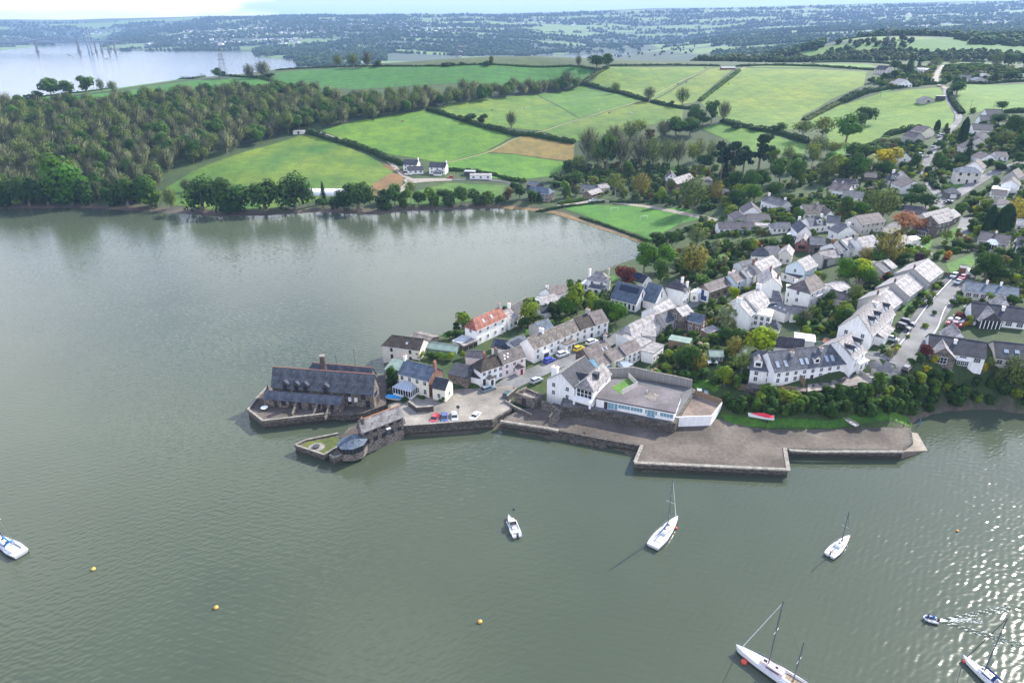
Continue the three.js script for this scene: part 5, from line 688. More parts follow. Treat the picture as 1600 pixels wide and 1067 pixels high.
house('the shaded grey bungalow', 'grey bungalow with dark roof and bright roof lights at the right edge', [1558, 557, 1615, 563, 9], 3.2, 3, 'pale', 'dark', { wf: 4, ww: 1.4, wr: 0, sky: [[-0.2, 0.4, 1.2, 1.2], [0.1, 0.42, 1.2, 1.2]] });
{ const h = house('the bungalow with the white conservatory', 'grey bungalow with dark roof and white octagonal conservatory', [1528.8, 374, 1576, 381.3, 1593, 374.5], 2.9, 2.4, 'pale', 'purple', { wf: 4, ww: 1.2, wr: 2, ch: [[0, 0.6, 'white', 0, 1, 0.6, 0.6]] }); glassRoom(h, -h.dims.L * 0.22, h.dims.L * 0.2, h.dims.D / 2, h.dims.D / 2 + 4, 2.6, 1.3); part('terrace', new MB().box(-h.dims.L * 0.55, h.dims.L * 0.5, -3, 0.05, h.dims.D / 2, h.dims.D / 2 + 6).geo(), WALL.stone, h); }
house(null, 'white bungalow with purple slate roof cut by the right edge', [1590, 383, 1625, 387, 8], 2.8, 2.4, 'white', 'purple', { wf: 3, wr: 0 });
house('the stone farmhouse', 'tall stone farmhouse with pale roof and many small windows', [1467, 349, 1488, 343.6, 7], 5.6, 2.6, 'stone', 'pale', { wf: 3, wl: 1, wr: 0 });
house(null, 'long rear range of the stone farmhouse with weathered pale roof', [1452, 345.5, 1492, 335.5, 7], 5.4, 2.6, 'pale', 'pale', { wf: 0, wl: 1, wr: 0 });
house(null, 'low end range of the stone farmhouse with two roof lights', [1487, 342, 1502, 335.5, 7], 3.4, 2.2, 'stone', 'pale', { wf: 1, wr: 1, sky: [[0.2, 0.6, 0.8, 1.2], [0.34, 0.6, 0.8, 1.2]] });
house('the slate garden room', 'slate roofed garden room with white columns in front of the farmhouse', [1426, 357, 1448, 361, 1466, 358.5], 2.6, 1.9, 'pale', 'slate', { hl: 1, hr: 1, wf: 4, ww: 1.3, wh: 1.8, wr: 2, cat: 'garden room', name: 'garden_room', sky: [[-0.2, 0.6, 0.8, 0.8], [0.1, 0.6, 0.8, 0.8]] });
house('the purple grey villa', 'pair of tall grey rendered houses with lichen covered roof', [1347, 350, 1384, 344.5, 8.5], 5.2, 2.7, 'pale', 'brown', { wf: 5, door: 2, wl: 1, wr: 0 });
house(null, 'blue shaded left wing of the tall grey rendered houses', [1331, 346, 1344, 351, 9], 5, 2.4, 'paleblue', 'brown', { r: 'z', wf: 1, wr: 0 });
house('the white gabled cottage', 'white cottage with bare white end gable and chimney', [1296, 357.5, 1310, 363.7, 1337, 361], 4, 3, 'white', 'slate', { wf: 1, wr: 1, ch: [[0.47, 1.2, 'white', 0, 1]], name: 'cottage', cat: 'cottage' });
house('the grey cottage row', 'cottage with grey roof at the left of the pale roofed row', [1314, 393, 1328, 388, 8.5], 4.2, 2.6, 'white', 'slate', { wf: 2, wr: 0, wl: 1, ch: [[-0.4, 1.0, 'redbrown', 0, 2, 0.8, 1.2]], name: 'cottage', cat: 'cottage' });
house(null, 'pale roofed cottage in the middle of the row below the white gable', [1328, 388, 1344, 383.5, 8.5], 4.2, 2.6, 'white', 'paler', { wf: 2, wr: 0, name: 'cottage', cat: 'cottage' });
house('the pale roofed row end', 'pale roofed cottage at the right end of the row behind the big bronze tree', [1350, 387, 1377, 382, 9], 4.2, 3, 'white', 'paler', { wf: 3, wr: 0, name: 'cottage', cat: 'cottage', ch: [[-0.48, 1.2, 'grey', 0, 2, 0.8, 1.2]] });
house('the pale lone cottage', 'small pale cottage with grey roof and white porch among the gardens', [1407, 383, 1426, 376.5, 6.5], 2.8, 2, 'white', 'pale', { wf: 2, wr: 0, name: 'cottage', cat: 'cottage' });
house(null, 'tiny white shed roof behind the pale lone cottage', [1424, 375, 1438, 372, 4], 2.4, 0.6, 'white', 'white', { ...FB, cat: 'shed', name: 'shed' });
house('the slate barn pair', 'stone store with slate roof and white doors beside the back lane', [1381, 424.5, 1394, 419, 7], 3, 1.8, 'pale', 'slate', { ...FB, wf: 3, ww: 1 });
house(null, 'paler roofed half of the store with white doors', [1394, 418.6, 1402, 415.5, 7], 3, 1.8, 'pale', 'paler', { ...FB, wf: 1, ww: 1.2 });
house('the long white house', 'long white house with grey slate roof and two chimneys among the trees', [1190, 313, 1220, 322, 1232, 317], 4.2, 2.2, 'white', 'slate', { wf: 5, wr: 0, ch: [[-0.46, 1.2, 'white', 0, 1], [0.3, 1.2, 'white', -0.1, 1]] });
house('the ribbed grey roofed house', 'white house with broad ribbed grey roof and front gable', [1257, 334, 1292, 334.5, 10], 3, 3.4, 'white', 'mossgrey', { wf: 4, wr: 0, wl: 1, ch: [[0.2, 0.9, 'grey', 0, 2]] });
house(null, 'small white front gable on the ribbed grey roofed house', [1291, 336, 1304, 336, 8], 3, 2.2, 'white', 'mossgrey', { r: 'z', wf: 1, wr: 0, name: 'house_wing', cat: 'house wing' });
house('the slate house with white dormer', 'dark slate roofed house with one white dormer', [1267, 352.5, 1291, 351, 8], 3.6, 2.8, 'white', 'slate', { wf: 3, wr: 0, dorm: [[0.12, 0.2, 1.8, 1.6]], dw: 'white', ch: [[0.48, 1.1, 'white', 0, 1]] });
house(null, 'dark slate roof right of the white dormer', [1292, 347, 1312, 349, 7], 4, 2.4, 'white', 'slate', { wf: 2, wr: 0 });
house('the bare white gable', 'white house with bare end gable and slate roof, chimney behind', [1237, 352.3, 1248, 363, 1264, 359], 4.6, 3, 'white', 'slate', { wf: 0, wr: 0, ch: [[-0.47, 1.1, 'white', 0, 1]] });
house('the low blue white wing', 'low white wing with slate roof left of the bare white gable', [1208, 356, 1237, 356.5, 7], 2.6, 1.9, 'white', 'slate', { hl: 1, wf: 4, wr: 0 });
house(null, 'glass and white flat roofed garden building below the bare gable', [1230, 367, 1247.5, 369.5, 6], 2.5, 0.2, 'dark', 'white', { ...FB, r: 'flat', wf: 4, ww: 1.2 });
house('the red brown barn', 'red brown gabled barn with dark red awning', [1244, 379.5, 1265, 382, 9], 3.2, 2.4, 'redbrown', 'pale', { r: 'z', wf: 1, wr: 0, gw: 1, fm: frameDark, ww: 2.6, name: 'barn', cat: 'barn' });
house('the stone store', 'stone store with slate roof and arched opening right of the barn', [1267, 381.5, 1290, 383.2, 9], 3.8, 2.2, 'stone', 'slate', { wf: 1, ww: 1.8, wh: 1.6, fm: frameDark, wr: 0, name: 'stone_store', cat: 'store' });
house('the grey hipped house', 'pale house with grey hipped roof above the bleached roof row', [1176.5, 398.5, 1203, 400, 1212, 396], 3.4, 2.6, 'white', 'slate', { hl: 1, hr: 1, wf: 2, wr: 1, ch: [[0, 0.9, 'darkstone', 0, 1]] });
house(null, 'grey slate link between the hipped house and the pale roofed gable', [1203, 396, 1222, 395.5, 8], 3.6, 2, 'pale', 'slate', { wf: 1, wr: 0 });
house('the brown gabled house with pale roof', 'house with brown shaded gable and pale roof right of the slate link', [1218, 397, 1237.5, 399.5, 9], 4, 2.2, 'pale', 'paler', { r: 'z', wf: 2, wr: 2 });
house('the L shaped bleached house', 'house with two bleached roof slopes meeting and pale blue door', [1258.7, 422, 1278, 413, 1231, 414, 'A'], 5, 2.9, 'paleblue', 'paler', { wf: 2, wl: 1, wr: 0 });
house(null, 'dark flat link roof beside the bleached L shaped house', [1222, 424, 1250, 434, 5], 3.2, 1, 'white', 'purple', { ...FB, wf: 2 });
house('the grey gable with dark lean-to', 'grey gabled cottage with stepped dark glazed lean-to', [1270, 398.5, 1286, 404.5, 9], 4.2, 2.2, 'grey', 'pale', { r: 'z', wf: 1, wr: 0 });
house(null, 'dark slate lean-to with small roof lights beside the grey gable', [1289, 404, 1318, 398, 7], 3.4, 2.2, 'dark', 'dark', { wf: 2, wr: 0, sky: [[-0.1, 0.4, 0.8, 0.8], [0.1, 0.4, 0.8, 0.8]] });
house('the long low bungalow', 'long low white bungalow with brown grey roof behind a hedge', [1124, 357, 1180, 358, 8], 2.7, 2.3, 'white', 'purple', { wf: 6, ww: 1.4, wr: 0 });
house(null, 'cream flat roofed garage beside the long low bungalow', [1183, 353, 1206, 353.8, 5], 2.4, 0.3, 'cream', 'pale', { ...FB, r: 'flat', cat: 'garage', name: 'garage' });
house(null, 'grey gabled bungalow behind the long low bungalow', [1147, 343, 1176, 343, 10], 2.5, 2.2, 'grey', 'purple', { r: 'z', wf: 1, wr: 0 });
house(null, 'long slate roofed wing of the grey gabled bungalow', [1172, 343.5, 1205, 343.5, 8], 2.6, 2, 'grey', 'purple', { wf: 0, wr: 0 });
house('the brown gabled bungalow', 'white bungalow with wide brown roof gable facing the creek', [1160, 332.5, 1192, 334, 12], 2.7, 3.4, 'white', 'purple', { r: 'z', wf: 2, wr: 0 });
house('the sprawling white bungalow', 'sprawling white bungalow with verandas above a curved lawn', [1296, 295.5, 1325, 299.5, 10], 4, 3, 'white', 'brown', { wf: 5, wr: 0, ch: [[0, 0.8, 'grey', 0, 1]] });
house(null, 'long low rear wing of the sprawling white bungalow', [1310, 287.5, 1343, 287.5, 7], 2.8, 2, 'white', 'purple', { wf: 6, wr: 0 });
house(null, 'lower front wing of the sprawling bungalow with grey roof', [1317, 306, 1349, 309, 9], 3, 2.2, 'white', 'slate', { wf: 3, wr: 1 });
house('the dark roofed garage', 'dark garage with open front beside the big hillside tree', [1351, 275.5, 1371, 276.5, 7], 2.6, 1.8, 'darkstone', 'purple', { ...FB, cat: 'garage', name: 'garage' });
house('the dark roofed cottage', 'white cottage with very dark roof and little white dormers', [1384, 279, 1404, 284, 9], 3, 3, 'white', 'dark', { wf: 3, wr: 0, dorm: [[-0.1, 0.2, 1.4, 1.3], [0.15, 0.2, 1.4, 1.3]], dw: 'white', ch: [[-0.48, 1.4, 'white', 0, 1, 1.0, 1.2]], name: 'cottage', cat: 'cottage' });
house('the pale gabled lane house', 'pale gabled house with solar panels at the bend of the lane', [1410, 292.5, 1446, 292.5, 11], 3, 3.2, 'white', 'brown', { r: 'z', wf: 2, wr: 0, gw: 1 });
house(null, 'grey gable behind the house with solar panels', [1404, 278, 1424, 279, 9], 4.4, 2.4, 'grey', 'pale', { r: 'z', wf: 1, wr: 0 });
house('the slate villa with blue windows', 'square stone villa with hipped slate roof and blue balcony', [1496.7, 268, 1534.7, 270, 1545, 266.5], 6, 2, 'pale', 'bluegrey', { hl: 1, hr: 1, hip: 0.6, wf: 3, door: 1, wr: 0, fm: frameDark });
house('the stone garage', 'small stone garage with slate pyramid roof and white door', [1482, 301.5, 1503, 302.5, 7], 2.6, 2.4, 'stone', 'slate', { hl: 1, hr: 1, hip: 0.9, wf: 0, wr: 0, cat: 'garage', name: 'garage' }).add((() => { const d = new THREE.Mesh(new MB().box(-1.6, 1.2, 0, 2.2, 3.52, 3.6).geo(), trimM); d.name = 'garage_door'; return d; })());
house(null, 'white gabled house with purple roof directly behind the slate villa', [1508, 260.5, 1537, 263.5, 11], 4, 3.4, 'white', 'brown', { r: 'z', wf: 0, wr: 0 });
house('the white house with side wing', 'white gabled house with brown roof and dark side wing', [1534, 248, 1559, 248.5, 11], 3.2, 2.6, 'white', 'brown', { r: 'z', wf: 2, wr: 0 });
house(null, 'dark roofed side wing right of the white gabled house', [1559, 244, 1577, 244.5, 8], 2.8, 2, 'white', 'purple', { wf: 2, wr: 0 });
house(null, 'pale gabled house with roof light and pink terrace up the lane', [1505, 231, 1530, 232, 10], 3.2, 2.8, 'pale', 'purple', { r: 'z', wf: 0, wr: 1 });
house(null, 'grey gabled house between two hedges up the lane', [1518, 222, 1541, 223, 9], 3.4, 3, 'pale', 'purple', { r: 'z', wf: 1, wr: 1 });
house(null, 'small grey gable behind the hedged house up the lane', [1529, 212, 1548, 213, 9], 3.4, 2.6, 'pale', 'brown', { r: 'z', wf: 0, wr: 0 });
house('the lowest dark roofed house', 'lowest of three dark roofed houses stepping up the hill', [1522, 202, 1553, 203, 10], 3.6, 3, 'white', 'dark', { wf: 4, wr: 1, group: 'dark roofed houses stepping up the hill' });
house(null, 'middle of three dark roofed houses stepping up the hill', [1533, 188, 1563, 189, 10], 3.6, 3, 'white', 'dark', { wf: 3, wr: 1, group: 'dark roofed houses stepping up the hill' });
house(null, 'highest of three dark roofed houses stepping up the hill', [1543, 178, 1567, 178.5, 9], 3.6, 3, 'white', 'dark', { wf: 3, wr: 1, group: 'dark roofed houses stepping up the hill' });
house('the grey stone house at the edge', 'grey stone house with gable on the right edge of the upper road', [1568, 275, 1592, 278, 12], 4.6, 3, 'grey', 'brown', { r: 'z', wf: 0, wr: 2 });
house('the white flat modern house', 'white modern flat roofed house with wide pale balcony', [1551, 295, 1578, 298, 8], 3.2, 0.4, 'white', 'white', { r: 'flat', wf: 3, ww: 1.6, wr: 0 });
house(null, 'white gabled house behind the modern flat roof', [1566, 287, 1594, 290, 9], 4, 2.6, 'white', 'brown', { r: 'z', wf: 1, wr: 2 });
house(null, 'slate roofed white wing below the modern flat roof', [1551, 304, 1574, 306, 8], 3, 2, 'white', 'purple', { wf: 2, wr: 0 });
house('the white house behind the firs', 'white house with dark hipped roof behind two tall firs', [1532, 313, 1557, 319.5, 1573, 313.5], 3.8, 2.2, 'white', 'purple', { hl: 1, hr: 1, wf: 3, ww: 1.3, wr: 0 });
house(null, 'little grey pyramid roofed shelter below the tall firs', [1565, 347, 1579, 349, 4], 2, 1, 'timber', 'pale', { ...FB, hl: 1, hr: 1, cat: 'shelter', name: 'shelter' });
house(null, 'white house front at the right edge above the dark garden', [1588, 350, 1615, 354, 7], 3, 1.8, 'white', 'paler', { wf: 2, wr: 0 });
house('the slate house behind the pink tree', 'grey slate roofed house with pale conservatory behind the pink tree', [1412, 333, 1441, 336, 8], 3, 3, 'grey', 'purple', { wf: 2, wr: 1 });
house('the grey gable by the lane', 'grey end gable house with cream side half way up the lane', [1429, 215.5, 1445.5, 215, 11], 4.6, 3, 'grey', 'brown', { r: 'z', wf: 0, wr: 2 });
house(null, 'brown roofed house behind the grey gable up the lane', [1443, 206, 1461, 205, 10], 4.4, 3, 'cream', 'brown', { r: 'z', wf: 0, wr: 1 });
house('the white long gabled house', 'tall white gabled house with long brown grey roof by the yellow tree', [1405, 247, 1425, 247, 17], 4.6, 3, 'white', 'brown', { r: 'z', wf: 1, wr: 3, ch: [[0.2, 1.2, 'grey', 0, 1]] });
house(null, 'white flat roofed garage between yellow tree and long gabled house', [1393, 240.5, 1410, 241, 6], 2.6, 0.3, 'brown', 'white', { ...FB, r: 'flat', cat: 'garage', name: 'garage' });
house('the stone house on the crest', 'stone house with dark roof and front gable on the crest', [1368, 107.5, 1384.5, 108.5, 9], 4.6, 3.2, 'pale', 'dark', { wf: 4, wr: 1 });
house('the white A framed house', 'white A framed house with glazed gable behind the field hedge', [1404.5, 131.5, 1426.5, 131.5, 14], 2.6, 4.2, 'white', 'paler', { r: 'z', wf: 4, ww: 1.6, gw: 1, wr: 0 });
house('the black and white house', 'black and white house with projecting gable near the lane top', [1436, 108.5, 1448, 108.5, 9], 4.6, 1.6, 'white', 'paler', { wf: 3, wr: 0 });
house(null, 'black gabled wing of the black and white house', [1446, 110.5, 1459, 110.5, 10], 3.6, 2.4, 'dark', 'white', { r: 'z', wf: 1, wr: 0 });
house('the grey field barn', 'grey sheet clad field barn with shallow gable', [1442.5, 156, 1462, 156, 9], 2.6, 2.2, 'grey', 'slate', { r: 'z', wf: 1, fm: frameDark, ww: 2, wr: 0, name: 'barn', cat: 'barn' });
house(null, 'dark open fronted field shed with pale roof edge', [1464, 150, 1478.5, 150.5, 6], 3.6, 0.3, 'dark', 'paler', { ...FB, r: 'flat', name: 'field_shed', cat: 'shed' });
house(null, 'low slate farmhouse with white front at the hilltop farm', [1500, 122, 1518, 122.5, 9], 2.8, 2.8, 'white', 'slate', { wf: 4, wr: 0 });
house(null, 'blue grey gabled barn at the hilltop farm', [1523.5, 125, 1545, 125, 9], 2.6, 2.2, 'grey', 'bluegrey', { r: 'z', wf: 0, wr: 0, name: 'barn', cat: 'barn' });
house(null, 'pale gabled barn behind the blue grey hilltop barn', [1536, 119, 1552, 119, 10], 3, 2.4, 'pale', 'pale', { r: 'z', wf: 0, wr: 0, name: 'barn', cat: 'barn' });
house(null, 'dark low shed behind the hilltop farm', [1529, 111.5, 1543, 111.5, 6], 2.6, 0.3, 'dark', 'purple', { ...FB, r: 'flat', cat: 'shed', name: 'shed' });
house(null, 'small reddish stable at the top of the hayfield track', [1128, 105.5, 1150, 105.5, 6], 2.2, 0.9, 'redbrown', 'tin', { ...FB, name: 'stable', cat: 'stable' });
{
const tun = (len, r, m) => { const b = new MB(), n = 10; for (let i = 0; i < n; i++) { const a = Math.PI * i / n, c = Math.PI * (i + 1) / n; b.quad([r * Math.cos(a), r * 0.85 * Math.sin(a), len / 2], [r * Math.cos(a), r * 0.85 * Math.sin(a), -len / 2], [r * Math.cos(c), r * 0.85 * Math.sin(c), -len / 2], [r * Math.cos(c), r * 0.85 * Math.sin(c), len / 2]); for (const s of [-1, 1]) b.tri([0, 0, s * len / 2], [r * Math.cos(a), r * 0.85 * Math.sin(a), s * len / 2], [r * Math.cos(c), r * 0.85 * Math.sin(c), s * len / 2], [0, 0], [1, 0], [1, 1]); } return b.geo(); };
const hoops = (len, r) => { const b = new MB(), n = 8; for (let k = 0; k <= 6; k++) for (let i = 0; i < n; i++) { const a = Math.PI * i / n, c = Math.PI * (i + 1) / n, z = -len / 2 + len * k / 6, q = r + 0.05; b.bar([q * Math.cos(a), q * 0.85 * Math.sin(a), z], [q * Math.cos(c), q * 0.85 * Math.sin(c), z], 0.06, 0.06, 4); } return b.geo(); };
const film = new THREE.MeshPhysicalMaterial({ name: 'polythene', color: rgb(0.78, 0.79, 0.78), roughness: 0.5, side: THREE.DoubleSide });
const names = ['leftmost of four white polytunnels on the hilltop', 'second from left of four white hilltop polytunnels', 'third from left of four white hilltop polytunnels', 'rightmost of four white polytunnels on the hilltop'];
const g1 = tun(22, 3.3), g2 = hoops(22, 3.3); for (let i = 0; i < 4; i++) { const p = G(1567 + i * 8.6, 119); const t = thing('polytunnel', names[i], 'polytunnel', p, -0.25, 'white polytunnels on the hilltop'); part('cover', g1, film, t); part('hoop', g2, trimM, t).userData.kind = 'stuff'; }
const a = G(482, 306), b = G(543, 306), L = Math.hypot(b[0] - a[0], b[2] - a[2]), t = thing('polytunnel', 'long white polytunnel behind the shore trees', 'polytunnel', [(a[0] + b[0]) / 2, a[1] - 0.2, (a[2] + b[2]) / 2 - 4], Math.PI / 2); part('cover', tun(L, 4.6), film, t); part('hoop', hoops(L, 4.6), trimM, t).userData.kind = 'stuff';
}
house('the white house in the valley trees', 'white gabled house with dark roof in the valley trees', [1041.5, 277, 1056.5, 277.5, 10], 4.6, 2.6, 'white', 'purple', { r: 'z', wf: 2, ww: 1.4, wr: 0, gw: 1 });
house('the pale barn in the valley', 'long pale barn with weathered roof beside the white valley house', [1058, 287, 1086, 278, 8], 3.2, 2.6, 'tan', 'pale', { wf: 2, wr: 0, name: 'barn', cat: 'barn' });
house(null, 'low purple roofed shed behind the big valley tree', [1099, 286, 1116, 282.5, 8], 2.8, 2, 'pale', 'purple', { ...FB });
house(null, 'low brown roofed hut at the edge of the valley trees', [1120, 298, 1140, 298, 5], 2.2, 0.8, 'pale', 'purple', { ...FB });
{ const h = house('the creekside barn house', 'long stone barn house with hipped slate roof at the head of the creek', [825, 299, 857.5, 303, 877, 300.5], 5, 2.8, 'tan', 'bluegrey', { hr: 1, hip: 0.5, wf: 6, wr: 1, ww: 1.4, wh: 2.0 }); void h; }
house(null, 'small slate roofed store at the left of the creekside barn house', [823, 287, 838, 290, 7], 3.4, 1.6, 'darkstone', 'slate', { ...FB });
house('the low slate barns', 'low slate roofed barn range behind the lane hedge', [907, 294, 934, 295.5, 6], 2.8, 1.8, 'pale', 'slate', { wf: 3, ww: 1.2, wr: 0, name: 'barn', cat: 'barn' });
house(null, 'pale roofed barn with open front below the low slate range', [924, 304, 941, 298.5, 6], 2.6, 1.8, 'tan', 'pale', { wf: 2, ww: 1.6, fm: frameDark, wr: 0, name: 'barn', cat: 'barn' });
house(null, 'pale stone gable right of the low slate barns', [938, 294, 953, 292, 6], 3, 1.8, 'pale', 'pale', { ...FB, name: 'barn', cat: 'barn' });
{ const h = house('the left white farm house', 'left of two white houses with slate roofs above the gravel yard', [629.5, 256.3, 651, 257, 8], 5, 2.6, 'white', 'dark', { wf: 3, wr: 1, ch: [[0.49, 1.1, 'white', 0, 1]] }); void h;
house(null, 'white front wing with slate roof and garage door on the left farm house', [637, 266, 661, 265, 6], 2.8, 2, 'white', 'dark', { wf: 3, ww: 1.4, wr: 1, name: 'house_wing', cat: 'house wing' });
const k = house('the right white farm house', 'right of two white houses with slate roofs above the gravel yard', [670, 260.5, 695.5, 261.3, 8], 5, 2.6, 'white', 'dark', { wf: 3, wr: 1, ch: [[0.49, 1.1, 'white', 0, 1]] }); glassRoom(k, -2, 3.4, k.dims.D / 2, k.dims.D / 2 + 3, 2.4, 0.9, frameM, ROOF.dark); }
house(null, 'low white flat roofed outbuilding right of the white farm houses', [734, 274, 768, 274, 6], 2.8, 0.3, 'white', 'paler', { wf: 3, ww: 1.4, wr: 0, r: 'flat', name: 'outbuilding', cat: 'outbuilding' });
house(null, 'dark field shelter behind the right white farm house', [725, 268, 741, 268.5, 5], 2.8, 0.2, 'dark', 'tin', { ...FB, r: 'flat', name: 'field_shelter', cat: 'shelter' });
house(null, 'tiny white stable at the edge of the grey wood', [457, 205, 474, 205, 5], 2.4, 0.4, 'pale', 'tin', { ...FB, r: 'flat', wf: 1, fm: frameDark, ww: 1.4, wh: 1.8, name: 'stable', cat: 'stable' });
// ---------- slate warehouse on the terrace quay and the cottage with the round sunroom ----------
{ const e = 5.0, gy = 2.2;
const h = house('the slate warehouse', 'large stone warehouse with long slate roof, dormers and tall round chimney', [424, 601, 582.5, 613.3, 600.5, 601.8], e, 4.6, 'stone', 'slate', { wf: 0, wr: 0, at: gy, name: 'warehouse', cat: 'warehouse', ridge: potM });
const { L, D } = h.dims;
const xl = -L / 2 - 1.2, xr = L * 0.22, z0 = D / 2, z1 = D / 2 + 3.6;
part('lean_to_wall', new MB().box(xl, xr, -0.3, 2.5, z0, z1).geo(), WALL.stone, h);
part('lean_to_roof', new MB().quad([xl - 0.2, 2.45, z1 + 0.35], [xr + 0.2, 2.45, z1 + 0.35], [xr + 0.2, 3.9, z0 + 1.4], [xl - 0.2, 3.9, z0 + 1.4]).quad([xl - 0.2, 2.3, z1 + 0.35], [xr + 0.2, 2.3, z1 + 0.35], [xr + 0.2, 2.45, z1 + 0.35], [xl - 0.2, 2.45, z1 + 0.35]).geo(), ROOF.slate, h);
part('end_wall', new MB().quad([xr + 0.01, -0.3, z1], [xr + 0.01, -0.3, z0], [xr + 0.01, 5.6, z0 - 0.6], [xr + 0.01, 2.5, z1]).geo(), WALL.stone, h); part('end_wall', new MB().quad([xl - 0.01, -0.3, z0], [xl - 0.01, -0.3, z1], [xl - 0.01, 2.5, z1], [xl - 0.01, 5.2, z0]).geo(), WALL.stone, h);
for (const t of [-0.36, -0.25, -0.16, 0.04]) { const g = new THREE.Group(); g.name = 'dormer'; g.position.set(t * L, 3.4, z0 + 0.3); h.add(g);
part('dormer_wall', new MB().box(-0.95, 0.95, 0, 2.5, -3.2, 0).tri([-0.95, 2.5, 0], [0.95, 2.5, 0], [0, 3.4, 0], [0, 0], [1, 0], [0.5, 1]).geo(), WALL.dark, g); part('dormer_roof', new MB().quad([-1.2, 2.35, 0.25], [0, 3.5, 0.25], [0, 3.5, -4.4], [-1.2, 2.35, -4.4]).quad([0, 3.5, 0.25], [1.2, 2.35, 0.25], [1.2, 2.35, -4.4], [0, 3.5, -4.4]).geo(), ROOF.paler, g); part('window', new MB().box(-0.55, 0.55, 0.3, 2.2, 0, 0.05).geo(), glassM, g); }
for (const t of [-0.42, -0.27, -0.18, -0.08, 0.06]) doorAt(h, t * L, -0.05, z1 + 0.01, 0, DOORM.dark, 1.1, 2.1);
for (const t of [-0.34, 0.0, 0.13]) windowAt(h, t * L, 1.4, z1 + 0.01, 0, 1.2, 1.2, 2, 2, frameDark);
for (const t of [-0.2, 0.0, 0.12]) part('partition_wall', new MB().quad([t * L - 0.2, -0.2, z1], [t * L - 0.2, -0.2, z1 + 4.2], [t * L - 0.2, 0.6, z1 + 4.2], [t * L - 0.2, 2.6, z1]).quad([t * L + 0.2, -0.2, z1 + 4.2], [t * L + 0.2, -0.2, z1], [t * L + 0.2, 2.6, z1], [t * L + 0.2, 0.6, z1 + 4.2]).quad([t * L - 0.2, 0.6, z1 + 4.2], [t * L + 0.2, 0.6, z1 + 4.2], [t * L + 0.2, 2.6, z1], [t * L - 0.2, 2.6, z1]).quad([t * L - 0.2, -0.2, z1 + 4.2], [t * L + 0.2, -0.2, z1 + 4.2], [t * L + 0.2, 0.6, z1 + 4.2], [t * L - 0.2, 0.6, z1 + 4.2]).geo(), WALL.stone, h);
for (const [t, y, w, hh] of [[0.26, 3.9, 1.2, 1.1], [0.4, 3.4, 1.2, 1.6], [0.26, 1.2, 1.0, 1.1], [0.44, 1.2, 1.1, 2]]) windowAt(h, t * L, y, D / 2 + 0.02, 0, w, hh, 2, 2, frameDark);
for (const t of [0.27, 0.33]) part('flue_box', new MB().box(t * L - 0.4, t * L + 0.4, 1.8, 2.9, D / 2, D / 2 + 0.5, true).geo(), trimM, h);
windowAt(h, L / 2 + 0.02, 3.6, 0.4, Math.PI / 2, 2, 1.2, 2, 1, frameDark); part('cart_door', new MB().box(L / 2, L / 2 + 0.06, 0, 2.4, -2, 0.4).geo(), DOORM.dark, h);
const c = part('chimney', new MB().cyl(0, 0, -1.5, 4.6, 0.95, 0.72, 16).geo(), mat(rgb(0.16, 0.12, 0.10), { map: T.brick }), h); c.position.set(-0.02 * L, e + 3.6, -1.6); part('chimney_cap', new MB().cyl(0, 0, 4.6, 4.9, 0.85, 0.85, 16).geo(), capM, c);
const p = thing('patio_table', 'round white table on the left of the warehouse terrace', 'table', onPlane(413, 640, 2.25)); part('tabletop', new MB().cyl(0, 0, 0.7, 0.78, 1.0, 1.0, 14).geo(), trimM, p); part('pedestal', new MB().cyl(0, 0, 0, 0.7, 0.15).geo(), trimM, p);
const k = thing('landing_stage', 'small timber landing stage in front of the warehouse corner', 'jetty', onPlane(522, 655, 0), -0.1); part('deck', new MB().box(-2, 2, 2.0, 2.15, -0.6, 1.4, true).geo(), WALL.timber, k); for (const [x, z] of [[-1.7, 1.2], [1.7, 1.2], [-1.7, -0.4], [1.7, -0.4]]) part('post', new MB().bar([x, -1, z], [x, 3, z], 0.14).geo(), WALL.timber, k);
}
house('the rear warehouse range', 'rear stone warehouse range with long slate roof and red ridge', [476, 585, 578.6, 594.2, 600.5, 584.5], 5.2, 3.0, 'stone', 'slate', { hl: 1, hip: 0.8, wf: 0, wr: 1, at: 2.2, name: 'warehouse', cat: 'warehouse', ridge: potM });
